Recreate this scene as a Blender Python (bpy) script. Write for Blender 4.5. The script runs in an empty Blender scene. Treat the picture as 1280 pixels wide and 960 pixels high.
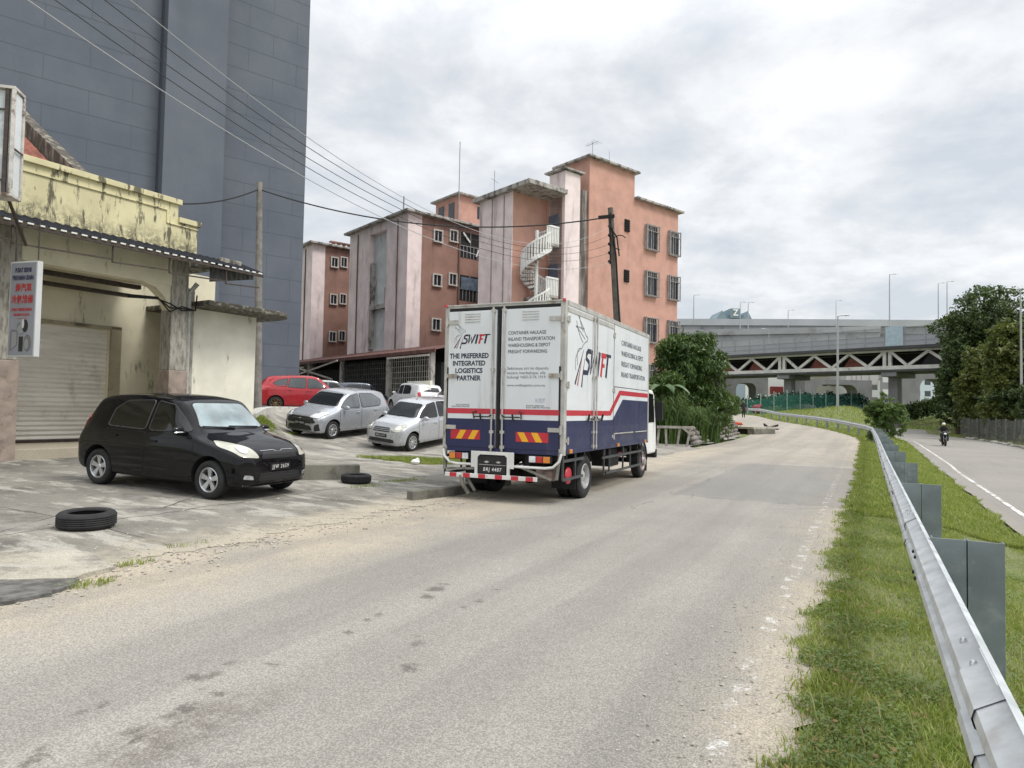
import bpy, bmesh, math, random
import numpy as np
from mathutils import Vector, Matrix
from mathutils.bvhtree import BVHTree

SC = bpy.context.scene
COL = SC.collection
R = math.radians
random.seed(7)
rng = np.random.default_rng(11)

# ------------------------------------------------------------------ camera
EYE = 1.55
FPX = 850.0                       # focal length in photo pixels (photo is 1280 wide)
PITCH, ROLL = R(2.09), R(1.09)
cam_data = bpy.data.cameras.new('camera')
cam = bpy.data.objects.new('camera', cam_data)
COL.objects.link(cam)
cam.location = (0, 0, EYE)
CAMROT = Matrix.Rotation(R(90) + PITCH, 3, 'X') @ Matrix.Rotation(ROLL, 3, 'Z')
cam.rotation_euler = CAMROT.to_euler()
cam_data.sensor_width = 36.0
cam_data.lens = 36.0 * FPX / 1280.0
cam_data.clip_start = 0.1
cam_data.clip_end = 3000
SC.camera = cam

# ------------------------------------------------------------------ light
SUN_EL, SUN_AZ = R(56), R(112)     # azimuth clockwise from +Y
world = bpy.data.worlds.new('World')
SC.world = world
world.use_nodes = True
def build_world():
    nt = world.node_tree; N = nt.nodes; L = nt.links
    N.clear()
    out = N.new('ShaderNodeOutputWorld'); bg = N.new('ShaderNodeBackground')
    L.new(bg.outputs[0], out.inputs[0])
    sky = N.new('ShaderNodeTexSky'); sky.sky_type = 'NISHITA'; sky.sun_disc = False
    sky.sun_elevation = SUN_EL; sky.sun_rotation = SUN_AZ
    sky.air_density = 1.0; sky.dust_density = 2.0
    tc = N.new('ShaderNodeTexCoord')
    sep = N.new('ShaderNodeSeparateXYZ'); L.new(tc.outputs['Generated'], sep.inputs[0])
    def math_(op, a, b=None):
        n = N.new('ShaderNodeMath'); n.operation = op
        for i, q in enumerate((a, b)):
            if q is None: continue
            if isinstance(q, (int, float)): n.inputs[i].default_value = q
            else: L.new(q, n.inputs[i])
        return n.outputs[0]
    zz = math_('MAXIMUM', sep.outputs[2], 0.0)
    den = math_('ADD', zz, 0.27)
    cx = math_('DIVIDE', sep.outputs[0], den); cy = math_('DIVIDE', sep.outputs[1], den)
    comb = N.new('ShaderNodeCombineXYZ'); L.new(cx, comb.inputs[0]); L.new(cy, comb.inputs[1])
    n1 = N.new('ShaderNodeTexNoise'); n1.inputs['Scale'].default_value = 2.6; n1.inputs['Detail'].default_value = 9
    n1.inputs['Roughness'].default_value = 0.60; n1.inputs['Distortion'].default_value = 0.15
    L.new(comb.outputs[0], n1.inputs['Vector'])
    n2 = N.new('ShaderNodeTexNoise'); n2.inputs['Scale'].default_value = 0.8; n2.inputs['Detail'].default_value = 4
    L.new(comb.outputs[0], n2.inputs['Vector'])
    s = math_('ADD', math_('MULTIPLY', n1.outputs[0], 0.62), math_('MULTIPLY', n2.outputs[0], 0.38))
    ramp = N.new('ShaderNodeValToRGB'); L.new(s, ramp.inputs[0])
    e = ramp.color_ramp.elements
    e[0].position = 0.40; e[0].color = (0.47, 0.50, 0.535, 1)
    e[1].position = 0.585; e[1].color = (0.735, 0.735, 0.73, 1)
    e2 = ramp.color_ramp.elements.new(0.475); e2.color = (0.565, 0.582, 0.60, 1)
    e3 = ramp.color_ramp.elements.new(0.52); e3.color = (0.645, 0.655, 0.665, 1)
    # an overcast sky is brighter overhead than at the horizon
    up = N.new('ShaderNodeMapRange'); up.inputs['From Min'].default_value = 0.45; up.inputs['From Max'].default_value = 0.95
    up.inputs['To Min'].default_value = 1.0; up.inputs['To Max'].default_value = 2.5
    L.new(sep.outputs[2], up.inputs['Value'])
    vm = N.new('ShaderNodeVectorMath'); vm.operation = 'SCALE'
    L.new(ramp.outputs[0], vm.inputs[0]); L.new(up.outputs[0], vm.inputs['Scale'])
    sk = N.new('ShaderNodeVectorMath'); sk.operation = 'SCALE'; sk.inputs['Scale'].default_value = 0.10
    L.new(sky.outputs[0], sk.inputs[0])
    mix = N.new('ShaderNodeMix'); mix.data_type = 'RGBA'; mix.inputs[0].default_value = 0.88
    L.new(sk.outputs[0], mix.inputs[6]); L.new(vm.outputs[0], mix.inputs[7])
    L.new(mix.outputs[2], bg.inputs[0]); bg.inputs[1].default_value = 1.0
build_world()
sun_data = bpy.data.lights.new('sun', 'SUN'); sun = bpy.data.objects.new('sun', sun_data); COL.objects.link(sun)
sun_data.energy = 1.5; sun_data.angle = R(18); sun_data.color = (1.0, 0.955, 0.89)
d_ = Vector((math.sin(SUN_AZ) * math.cos(SUN_EL), math.cos(SUN_AZ) * math.cos(SUN_EL), math.sin(SUN_EL)))
sun.rotation_euler = d_.to_track_quat('Z', 'Y').to_euler()
SC.view_settings.view_transform = 'Standard'
SC.view_settings.look = 'None'
SC.view_settings.gamma = 1.0
SC.view_settings.use_curve_mapping = False
SC.view_settings.exposure = 0.58
SC.render.engine = 'CYCLES'
SC.cycles.use_denoising = True
SC.cycles.max_bounces = 6
SC.cycles.transparent_max_bounces = 8

# ------------------------------------------------------------------ coordinates
TH = R(27.5)                       # heading of the road, clockwise from +Y
CT, ST = math.cos(TH), math.sin(TH)
def st(x, y): return x * ST + y * CT, x * CT - y * ST       # world -> (s along road, t right of camera)
def xy(s, t): return t * CT + s * ST, -t * ST + s * CT
def W(px, py, d):                  # photo pixel at depth d (metres along +Y) -> world
    v = CAMROT @ Vector(((px - 640) / FPX, (480 - py) / FPX, -1))
    k = d / v.y
    return Vector((v.x * k, d, EYE + v.z * k))
def WX(px, d): return W(px, 515, d).x

def ss(x, a, b):
    q = np.clip((x - a) / (b - a), 0, 1)
    return q * q * (3 - 2 * q)
E_S = [-20, 38, 44, 49, 53, 58, 64, 73, 80, 90, 105, 130]        # right edge of the near road
E_T = [-.3, -.3, -.32, -.6, -1.3, -2.6, -4.4, -7.6, -10.2, -14.4, -22, -36]
F_S = [-20, 0, 30, 46, 60, 70, 80, 90, 103, 115, 130]          # left edge of the far road
F_T = [1.85, 1.95, 2.4, 2.8, 3.0, 2.9, 2.2, .9, -1.2, -4.5, -9]
G_T = [8.6, 8.8, 9.3, 9.7, 9.8, 9.6, 8.6, 6.6, 3.2, -.5, -5]   # right edge of the far road
def edgeE(s): return np.interp(s, E_S, E_T)
def edgeF(s): return np.interp(s, F_S, F_T)
def edgeG(s): return np.interp(s, F_S, G_T)
f0t = [-200, -16, -12, -9, -6.3]; f0z = [.32, .3, .2, .1, 0]
f1t = [-200, -60, -22, -18, -15.4, -12.9, -9, -6.3]; f1z = [1.0, .95, .76, .72, .52, .2, .05, 0]
def Hst(s, t):
    s = np.asarray(s, float); t = np.asarray(t, float)
    base = 0.95 * ss(s, 35, 88) * ss(-t, -3.0, 3.0)
    a = np.interp(t, f0t, f0z); bk_ = ss(-(t + np.clip(.87 * (s - 14.5), 0, 4)), 15.2, 16.2); b = np.interp(t, f1t, f1z) + .5 * bk_ + .38 * ss(s, 17.0, 21.5) * ss(-t, 8, 12) * (1 - bk_)
    w = ss(s, 11.5, 15.0)
    left = a * (1 - w) + b * w
    right = -(.3 + .25 * ss(s, 15, 55) - .15 * ss(s, 70, 100)) * ss(t, .5, edgeF(s) - .1)
    v = .355 * s + .934 * t
    bank = 1.7 * ss(v, 20.3, 31) * ss(-t, -2.2, 1.0) * ss(s, 50, 60)
    far = 2.1 * ss(t - edgeG(s), .8, 14) * ss(s, 72, 100)
    return base + left * (1 - .35 * ss(s, 60, 90)) + right + bank + far
def H(x, y):
    s, t = st(x, y)
    return float(Hst(s, t))

# ------------------------------------------------------------------ mesh helpers
class MB:
    def __init__(self): self.v = []; self.f = []; self.m = []
    def add(self, vs, fs, mi=0):
        o = len(self.v); self.v.extend([tuple(p) for p in vs])
        for q in fs: self.f.append(tuple(i + o for i in q)); self.m.append(mi)
        return self
    def mm(self, x0, x1, y0, y1, z0, z1, mi=0):
        vs = [(x, y, z) for z in (z0, z1) for y in (y0, y1) for x in (x0, x1)]
        return self.add(vs, [(0, 2, 3, 1), (4, 5, 7, 6), (0, 1, 5, 4), (2, 6, 7, 3), (0, 4, 6, 2), (1, 3, 7, 5)], mi)
    def box(self, c, s, rot=None, mi=0):
        hx, hy, hz = s[0] / 2, s[1] / 2, s[2] / 2
        vs = [Vector((x, y, z)) for z in (-hz, hz) for y in (-hy, hy) for x in (-hx, hx)]
        if rot is not None: vs = [rot @ q for q in vs]
        c = Vector(c)
        return self.add([q + c for q in vs], [(0, 2, 3, 1), (4, 5, 7, 6), (0, 1, 5, 4), (2, 6, 7, 3), (0, 4, 6, 2), (1, 3, 7, 5)], mi)
    def bar(self, p0, p1, w, h, up=(0, 0, 1), mi=0):          # rectangular bar between two points
        p0 = Vector(p0); p1 = Vector(p1); d = (p1 - p0); L = d.length; d.normalize()
        u = Vector(up); sd = d.cross(u)
        if sd.length < 1e-4: sd = d.cross(Vector((1, 0, 0)))
        sd.normalize(); u = sd.cross(d)
        M = Matrix((d, sd, u)).transposed()
        return self.box((p0 + p1) / 2, (L, w, h), M, mi)
    def tube(self, pts, r, n=8, mi=0, caps=True):
        pts = [Vector(p) for p in pts]; k = len(pts)
        rs = r if isinstance(r, (list, tuple)) else [r] * k
        vs = []; prev = None
        for i, p in enumerate(pts):
            d = (pts[min(i + 1, k - 1)] - pts[max(i - 1, 0)])
            if d.length < 1e-9: d = Vector((0, 0, 1))
            d.normalize()
            if prev is None:
                a = Vector((0, 0, 1)) if abs(d.z) < .9 else Vector((1, 0, 0))
                u = d.cross(a).normalized()
            else:
                u = (prev - d * prev.dot(d))
                u = u.normalized() if u.length > 1e-6 else d.orthogonal().normalized()
            prev = u; w = d.cross(u)
            for j in range(n):
                a = 2 * math.pi * j / n
                vs.append(p + (u * math.cos(a) + w * math.sin(a)) * rs[i])
        fs = []
        for i in range(k - 1):
            for j in range(n):
                j2 = (j + 1) % n
                fs.append((i * n + j, i * n + j2, (i + 1) * n + j2, (i + 1) * n + j))
        if caps: fs.append(tuple(range(n - 1, -1, -1))); fs.append(tuple((k - 1) * n + j for j in range(n)))
        return self.add(vs, fs, mi)
    def lathe(self, prof, n=32, c=(0, 0, 0), axis='Y', closed=False, mi=0):   # prof [(radius, along)]
        vs = []; k = len(prof)
        for j in range(n):
            a = 2 * math.pi * j / n; ca, sa = math.cos(a), math.sin(a)
            for (r, h) in prof:
                if axis == 'Y': q = (r * ca, h, r * sa)
                elif axis == 'X': q = (h, r * ca, r * sa)
                else: q = (r * ca, r * sa, h)
                vs.append((q[0] + c[0], q[1] + c[1], q[2] + c[2]))
        fs = []
        kk = k if closed else k - 1
        for j in range(n):
            j2 = (j + 1) % n
            for i in range(kk):
                i2 = (i + 1) % k
                fs.append((j * k + i, j2 * k + i, j2 * k + i2, j * k + i2))
        return self.add(vs, fs, mi)
    def prism(self, poly, fn, w0, w1, mi=0):                   # poly of (u,v); fn(u,v,w)->xyz
        k = len(poly)
        vs = [fn(u, v, w0) for u, v in poly] + [fn(u, v, w1) for u, v in poly]
        fs = [tuple(range(k - 1, -1, -1)), tuple(range(k, 2 * k))]
        for i in range(k):
            j = (i + 1) % k
            fs.append((i, j, k + j, k + i))
        return self.add(vs, fs, mi)
    def grid(self, fn, us, vs_, mi=0):
        nu, nv = len(us), len(vs_)
        pts = [fn(u, v) for u in us for v in vs_]
        fs = [(i * nv + j, (i + 1) * nv + j, (i + 1) * nv + j + 1, i * nv + j + 1) for i in range(nu - 1) for j in range(nv - 1)]
        return self.add(pts, fs, mi)
    def ball(self, c, r, nu=14, nv=9, mi=0):
        rx, ry, rz = r if isinstance(r, (tuple, list)) else (r, r, r)
        vs = [(c[0], c[1], c[2] - rz)]
        for j in range(1, nv):
            a = -math.pi / 2 + math.pi * j / nv
            for i in range(nu):
                b = 2 * math.pi * i / nu
                vs.append((c[0] + rx * math.cos(a) * math.cos(b), c[1] + ry * math.cos(a) * math.sin(b), c[2] + rz * math.sin(a)))
        vs.append((c[0], c[1], c[2] + rz)); fs = []
        for i in range(nu):
            fs.append((0, 1 + (i + 1) % nu, 1 + i))
            for j in range(nv - 2):
                a = 1 + j * nu; fs.append((a + i, a + (i + 1) % nu, a + nu + (i + 1) % nu, a + nu + i))
            a = 1 + (nv - 2) * nu; fs.append((a + i, a + (i + 1) % nu, len(vs) - 1))
        return self.add(vs, fs, mi)
    def mesh(self, name):
        me = bpy.data.meshes.new(name); me.from_pydata(self.v, [], self.f)
        me.polygons.foreach_set('material_index', np.array(self.m, dtype=np.int32))
        return me
    def build(self, name, mat, parent=None, smooth=False, bevel=0, seg=2, fix=False, angle=35):
        me = self.mesh(name)
        if fix:
            bm = bmesh.new(); bm.from_mesh(me); bmesh.ops.recalc_face_normals(bm, faces=bm.faces); bm.to_mesh(me); bm.free()
        return link(name, me, mat, parent, smooth, bevel, seg, angle)
def link(name, me, mat, parent=None, smooth=False, bevel=0, seg=2, angle=35):
    for m in (mat if isinstance(mat, (list, tuple)) else [mat]): me.materials.append(m)
    if smooth:
        me.polygons.foreach_set('use_smooth', np.ones(len(me.polygons), dtype=bool))
        me.set_sharp_from_angle(angle=R(angle))
    me.update()
    o = bpy.data.objects.new(name, me); COL.objects.link(o)
    if parent is not None: o.parent = parent
    if bevel:
        b = o.modifiers.new('bevel', 'BEVEL'); b.width = bevel; b.segments = seg; b.limit_method = 'ANGLE'; b.angle_limit = R(40)
    return o
def tag(o, label, cat, group=None, kind=None):
    if label: o['label'] = label
    if cat: o['category'] = cat
    if group: o['group'] = group
    if kind: o['kind'] = kind
    return o
def thing(name, label, cat, loc=(0, 0, 0), rz=0, group=None):
    o = bpy.data.objects.new(name, None); COL.objects.link(o)
    o.location = loc; o.rotation_euler = (0, 0, rz); o.empty_display_size = .2
    return tag(o, label, cat, group)
def part_empty(name, parent, loc=(0, 0, 0), rz=0):
    o = bpy.data.objects.new(name, None); COL.objects.link(o); o.parent = parent
    o.location = loc; o.rotation_euler = (0, 0, rz); return o
def structure(o): o['kind'] = 'structure'; return o
def dup_tree(o, parent=None):
    c = o.copy(); COL.objects.link(c)
    if parent is not None: c.parent = parent
    for ch in list(o.children): dup_tree(ch, c)
    return c
def in_road(o): o.rotation_euler = (0, 0, -TH); return o      # a mesh drawn in (t, s, z)
def text_mesh(body, size, bold=0.0, shear=0.0, align='LEFT', spacing=1.0, line=1.0, extrude=0.0008):
    cu = bpy.data.curves.new('lettering', 'FONT'); cu.body = body; cu.size = size; cu.offset = bold; cu.shear = shear
    cu.align_x = align; cu.align_y = 'CENTER'; cu.space_character = spacing; cu.space_line = line; cu.extrude = extrude
    cu.resolution_u = 3
    ob = bpy.data.objects.new('lettering_curve', cu)
    COL.objects.link(ob); bpy.context.view_layer.update()
    me = bpy.data.meshes.new_from_object(ob.evaluated_get(bpy.context.evaluated_depsgraph_get()))
    bpy.data.objects.remove(ob); bpy.data.curves.remove(cu)
    return me
BASIS = {'rear': ((0, -1, 0), (0, 0, 1), (-1, 0, 0)), 'side': ((1, 0, 0), (0, 0, 1), (0, -1, 0)), 'front': ((0, 1, 0), (0, 0, 1), (1, 0, 0))}
def lettering(name, body, size, mat, parent, loc, face, width=None, height=None, **kw):
    me = text_mesh(body, size, **kw)
    B = Matrix(BASIS[face]).transposed().to_4x4()
    sx = sy = 1.0
    xs = [v.co.x for v in me.vertices]; ys = [v.co.y for v in me.vertices]
    if xs and width: sx = width / max(1e-6, (max(xs) - min(xs)))
    if ys and height: sy = height / max(1e-6, (max(ys) - min(ys)))
    me.transform(Matrix.Translation(loc) @ B @ Matrix.Diagonal((sx, sy, 1, 1)))
    me.materials.clear()
    return link(name, me, mat, parent)

# ------------------------------------------------------------------ materials
class NT:
    def __init__(self, name):
        self.m = bpy.data.materials.new(name); self.m.use_nodes = True
        self.t = self.m.node_tree; self.N = self.t.nodes; self.L = self.t.links
        self.p = self.N['Principled BSDF']; self.out = self.N['Material Output']
        self.tc = self.N.new('ShaderNodeTexCoord'); self.obj = self.tc.outputs['Object']
    def node(self, ty, **kw):
        n = self.N.new(ty)
        for k, v in kw.items(): setattr(n, k, v)
        return n
    def set(self, n, key, val):
        if hasattr(val, 'is_output') or isinstance(val, bpy.types.NodeSocket): self.L.new(val, n.inputs[key])
        else: n.inputs[key].default_value = val
    def noise(self, scale, detail=4, rough=.55, vec=None, dist=0):
        n = self.node('ShaderNodeTexNoise'); n.inputs['Scale'].default_value = scale; n.inputs['Detail'].default_value = detail
        n.inputs['Roughness'].default_value = rough; n.inputs['Distortion'].default_value = dist
        self.L.new(vec if vec is not None else self.obj, n.inputs['Vector']); return n.outputs[0]
    def voro(self, scale, vec=None, feature='F1', out=0, rnd=1):
        n = self.node('ShaderNodeTexVoronoi', feature=feature); n.inputs['Scale'].default_value = scale; n.inputs['Randomness'].default_value = rnd
        self.L.new(vec if vec is not None else self.obj, n.inputs['Vector']); return n.outputs[out]
    def math(self, op, a, b=None, c=None, clamp=False):
        n = self.node('ShaderNodeMath', operation=op, use_clamp=clamp)
        for i, q in enumerate((a, b, c)):
            if q is not None: self.set(n, i, q)
        return n.outputs[0]
    def rng(self, v, a, b, c=0, d=1, smooth=True):
        n = self.node('ShaderNodeMapRange'); n.interpolation_type = 'SMOOTHSTEP' if smooth else 'LINEAR'
        self.set(n, 'Value', v); n.inputs['From Min'].default_value = a; n.inputs['From Max'].default_value = b
        n.inputs['To Min'].default_value = c; n.inputs['To Max'].default_value = d; return n.outputs[0]
    def mix(self, f, a, b, mode='MIX'):
        n = self.node('ShaderNodeMix', data_type='RGBA', blend_type=mode)
        self.set(n, 0, f)
        for i, q in ((6, a), (7, b)):
            if isinstance(q, tuple): q = q + (1,) if len(q) == 3 else q
            self.set(n, i, q)
        return n.outputs[2]
    def map(self, scale=(1, 1, 1), loc=(0, 0, 0), rot=(0, 0, 0), vec=None):
        n = self.node('ShaderNodeMapping'); n.inputs['Scale'].default_value = scale; n.inputs['Location'].default_value = loc; n.inputs['Rotation'].default_value = rot
        self.L.new(vec if vec is not None else self.obj, n.inputs['Vector']); return n.outputs[0]
    def sep(self, vec=None):
        n = self.node('ShaderNodeSeparateXYZ'); self.L.new(vec if vec is not None else self.obj, n.inputs[0]); return n.outputs
    def col(self, c):
        self.set(self.p, 'Base Color', c + (1,) if isinstance(c, tuple) and len(c) == 3 else c)
    def bump(self, h, strength=.3, dist=.02):
        n = self.node('ShaderNodeBump'); n.inputs['Strength'].default_value = strength; n.inputs['Distance'].default_value = dist
        self.L.new(h, n.inputs['Height']); self.L.new(n.outputs[0], self.p.inputs['Normal'])
def sc(c, k): return tuple(min(1, q * k) for q in c)
def M(name, c, rough=.6, metal=0, var=.12, vs=2.0, bump=0, bs=60, coat=0, spec=None, stain=None):
    k = NT(name); p = k.p
    p.inputs['Roughness'].default_value = rough; p.inputs['Metallic'].default_value = metal
    if coat: p.inputs['Coat Weight'].default_value = coat; p.inputs['Coat Roughness'].default_value = .04
    if spec is not None: p.inputs['Specular IOR Level'].default_value = spec
    base = c
    if var:
        base = k.mix(k.rng(k.noise(vs, 6), .3, .7), sc(c, 1 - var), sc(c, 1 + var))
        k.set(p, 'Roughness', k.rng(k.noise(vs * 2.3, 4), .3, .7, max(0.02, rough - .08), min(1, rough + .08)))
    if stain:                                     # (colour, scale, low, high[, stretch])
        st_ = stain[4] if len(stain) > 4 else (1, 1, 1)
        f = k.rng(k.noise(stain[1], 8, .65, k.map(st_)), stain[2], stain[3])
        base = k.mix(f, base, stain[0])
    k.col(base)
    if bump: k.bump(k.noise(bs, 5, .65), bump)
    return k.m
def PX(px, py, z=0.0):                                        # where the view ray of a photo pixel meets height z
    v = CAMROT @ Vector(((px - 640) / FPX, (480 - py) / FPX, -1)); k = (z - EYE) / v.z
    return (v.x * k, v.y * k)
# ================================================================== GROUND, ROADS, FORECOURT
def mat_ground():
    k = NT('ground_soil'); n = k.rng(k.noise(.25, 8, .6), .42, .6)
    g = k.mix(k.noise(3, 8, .7), (.09, .125, .03), (.16, .19, .06))
    d = k.mix(k.noise(9, 6), (.16, .13, .09), (.26, .22, .16))
    k.col(k.mix(k.math('MULTIPLY', n, .35), g, d)); k.p.inputs['Roughness'].default_value = .95
    k.bump(k.noise(14, 8, .7), .6, .05); return k.m
def mat_road(near=True):
    k = NT('worn_asphalt'); s3 = k.sep()                        # object x = t (across), y = s (along)
    wob = k.math('MULTIPLY', k.math('SUBTRACT', k.noise(.35, 5), .5), 1.7)
    t = k.math('ADD', s3[0], wob); s = s3[1]
    fine = k.noise(95, 3, .7); agg = k.voro(85)
    base = k.mix(k.rng(k.noise(.22, 6, .6), .35, .65), (.30, .283, .252), (.39, .368, .328))
    base = k.mix(k.rng(k.noise(1.6, 5), .35, .7, 0, .35), base, (.36, .34, .305))
    streak = k.noise(1.0, 5, .55, k.map((2.2, .09, 1)))
    base = k.mix(k.rng(streak, .5, .72, 0, .45), base, (.215, .205, .19))
    dustc = k.mix(k.noise(2.5, 5), (.47, .40, .30), (.56, .49, .385))
    if near:
        dl = k.math('MULTIPLY', k.rng(t, -3.9, -5.6, 0, 1), k.rng(s, 26, 40, 1, .35))
        dl2 = k.math('MULTIPLY', k.rng(t, -4.9, -3.2, 0, .0), 1)
        dr = k.rng(t, -1.15, -.30, 0, 1.0)
        far = k.rng(s, 14, 30, 0, .5)
        d = k.math('MAXIMUM', k.math('MAXIMUM', dl, dr), far)
        d = k.math('MULTIPLY', d, k.rng(k.noise(1.1, 7, .65), .3, .62, .3, 1))
        base = k.mix(d, base, dustc)
        # patched strip further up
        pat = k.math('MULTIPLY', k.rng(k.math('ADD', s, k.math('MULTIPLY', k.noise(2, 3), .5)), 12.9, 13.0), k.rng(s, 22.0, 22.3, 1, 0))
        pat = k.math('MULTIPLY', pat, k.rng(s3[0], -3.3, -3.2))
        base = k.mix(k.math('MULTIPLY', pat, .55), base, (.215, .213, .205))
        ce = k.math('ABSOLUTE', k.math('SUBTRACT', k.math('ADD', s, k.math('MULTIPLY', k.noise(2, 5, .7), .7)), 13.0)); ce = k.math('MULTIPLY', k.rng(ce, .015, .05, 1, 0), k.rng(k.noise(1.3, 5), .42, .52))
        base = k.mix(k.math('MULTIPLY', ce, .7), base, (.07, .066, .06))
        lc = k.math('ABSOLUTE', k.math('SUBTRACT', k.math('ADD', s3[0], k.math('MULTIPLY', k.noise(.8, 7, .7), .8)), -2.9)); lc = k.math('MULTIPLY', k.math('MULTIPLY', k.rng(lc, .006, .02, 1, 0), k.rng(k.noise(.6, 4), .48, .56)), k.rng(s, 6, 9))
        base = k.mix(k.math('MULTIPLY', lc, .6), base, (.08, .075, .07))
        # oil drips along the lane
        spots = ((245, 848, .085), (265, 845, .045), (247, 865, .03), (270, 869, .06), (235, 886, .075), (215, 896, .05), (222, 905, .03), (165, 916, .04), (172, 926, .045), (200, 918, .03), (125, 882, .035), (100, 892, .035), (57, 935, .04), (52, 945, .035), (40, 955, .035), (545, 737, .10), (536, 746, .08), (556, 731, .05), (522, 805, .05), (515, 835, .075), (524, 795, .03), (435, 791, .05), (460, 775, .04), (473, 768, .03), (342, 830, .04), (285, 830, .035), (600, 752, .05), (620, 738, .04), (580, 760, .03), (245, 952, .03))
        warp = k.node('ShaderNodeTexNoise'); warp.inputs['Scale'].default_value = 9; warp.inputs['Detail'].default_value = 6; warp.inputs['Roughness'].default_value = .7; k.L.new(k.obj, warp.inputs['Vector'])
        off = k.node('ShaderNodeVectorMath', operation='MULTIPLY_ADD'); k.L.new(warp.outputs[1], off.inputs[0]); off.inputs[1].default_value = (.20, .30, 0); k.L.new(k.obj, off.inputs[2])
        acc = None
        for (px, py, r) in spots:
            x, y = PX(px, py, 0.0); ss_, tt_ = st(x, y)
            dn = k.node('ShaderNodeVectorMath', operation='DISTANCE'); k.L.new(off.outputs[0], dn.inputs[0]); dn.inputs[1].default_value = (tt_ + .10, ss_ + .15, 0)
            q = k.math('SUBTRACT', dn.outputs[1], r * .72)
            acc = q if acc is None else k.math('MINIMUM', acc, q)
        base = k.mix(k.rng(acc, -.03, .03, .66, 0), base, (.055, .045, .036))
        x, y = PX(282, 905, 0.0); ss_, tt_ = st(x, y)
        sm = k.node('ShaderNodeVectorMath', operation='DISTANCE'); k.L.new(k.map((1.6, .55, 0), (-tt_ * 1.6, -ss_ * .55, 0), vec=off.outputs[0]), sm.inputs[0])
        base = k.mix(k.math('MULTIPLY', k.rng(sm.outputs[1], .08, .5, .65, 0), k.rng(k.noise(6, 8, .7), .35, .6)), base, (.12, .095, .075))
        tracks = k.rng(k.noise(.7, 4, .5, k.map((1.6, .05, 1), (9, 2, 0))), .42, .62)
        base = k.mix(k.math('MULTIPLY', tracks, .28), base, (.17, .165, .155))
        # worn white edge line
        ln = k.rng(k.math('ABSOLUTE', k.math('ADD', s3[0], .62)), .045, .06, 1, 0)
        wear = k.rng(k.noise(5, 9, .75), .52, .60)
        ln = k.math('MULTIPLY', k.math('MULTIPLY', ln, wear), k.rng(s, 9, 30, 1, .4))
        base = k.mix(k.math('MULTIPLY', ln, .8), base, (.66, .65, .62))
    else:
        base = k.mix(.45, base, (.23, .215, .20))
        br = k.rng(k.math('SINE', k.math('MULTIPLY', s, 18)), .3, .9)
        e = k.math('MULTIPLY', k.rng(s3[0], 2.7, 2.1, 0, 1), k.rng(s, 18, 26, 1, 0))
        base = k.mix(k.math('MULTIPLY', e, .6), base, (.33, .30, .25))
    cr = k.voro(.22, k.map((1, .7, 1), vec=k.mix(.12, k.obj, k.node('ShaderNodeTexNoise').outputs[1])), 'DISTANCE_TO_EDGE')
    base = k.mix(k.math('MULTIPLY', k.math('MULTIPLY', k.rng(cr, .002, .006, 1, 0), k.rng(k.noise(.3, 3), .5, .62)), .35), base, (.10, .095, .085))
    base = k.mix(k.rng(agg, .12, .42, .55, 0), base, (.52, .50, .46))
    base = k.mix(k.rng(fine, .40, .60, .50, 0), base, (.075, .073, .068))
    k.col(base); k.p.inputs['Roughness'].default_value = .88; k.p.inputs['Specular IOR Level'].default_value = .3
    k.bump(k.math('ADD', agg, fine), .55, .006); return k.m
def mat_concrete(name, c1, c2, joint=True, dark=(.10, .095, .085), white=True, edge=False):
    k = NT(name); s3 = k.sep()
    base = k.mix(k.rng(k.noise(.5, 8, .62), .36, .64), c1, c2)
    base = k.mix(k.rng(k.noise(1.7, 9, .72), .46, .68, 0, .8), base, dark)
    if white:
        base = k.mix(k.rng(k.noise(1.1, 9, .72, k.map((.7, 2.0, 1), (4, 3, 0))), .50, .60, 0, .75), base, (.48, .455, .40))
    if joint:
        warp = k.node('ShaderNodeTexNoise'); warp.inputs['Scale'].default_value = 1.3; warp.inputs['Detail'].default_value = 6
        k.L.new(k.obj, warp.inputs['Vector'])
        cr = k.voro(.30, k.mix(.22, k.obj, warp.outputs[1]), 'DISTANCE_TO_EDGE')
        for (ax, vals) in ((1, (4.9, 8.3)), (0, (-8.3, -12.1))):
            for vv in vals:
                dd = k.math('ABSOLUTE', k.math('SUBTRACT', k.math('ADD', s3[ax], k.math('MULTIPLY', k.math('SUBTRACT', warp.outputs[0], .5), .35)), vv - .0))
                base = k.mix(k.rng(dd, .006, .022, .85, 0), base, (.05, .046, .038))
        base = k.mix(k.math('MULTIPLY', k.rng(cr, .001, .006, .9, 0), k.rng(k.noise(.8, 4), .38, .55)), base, (.045, .042, .036))
    if edge:
        dz = k.rng(k.math('ADD', s3[0], k.math('MULTIPLY', k.math('SUBTRACT', k.noise(1.6, 9, .7), .5), 2.2)), -7.3, -6.25)
        base = k.mix(k.math('MULTIPLY', dz, .9), base, k.mix(k.noise(3, 5), (.40, .36, .28), (.52, .46, .36)))
    base = k.mix(k.rng(k.noise(70, 3, .6), .4, .6, .35, 0), base, (.09, .085, .075))
    k.col(base); k.p.inputs['Roughness'].default_value = .9; k.p.inputs['Specular IOR Level'].default_value = .3
    k.bump(k.math('ADD', k.noise(45, 6, .7), k.math('MULTIPLY', k.noise(4, 4), 1.5)), .5, .012); return k.m
MAT_GROUND = mat_ground(); MAT_ROAD = mat_road(); MAT_ROAD2 = mat_road(False)
MAT_FORE = mat_concrete('stained_concrete', (.20, .19, .165), (.30, .285, .25), edge=True)
MAT_LOT = mat_concrete('gravelly_concrete', (.22, .21, .185), (.34, .32, .285), joint=False)
MAT_PALE = mat_concrete('pale_broken_concrete', (.40, .37, .30), (.52, .49, .41), joint=False)
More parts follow.
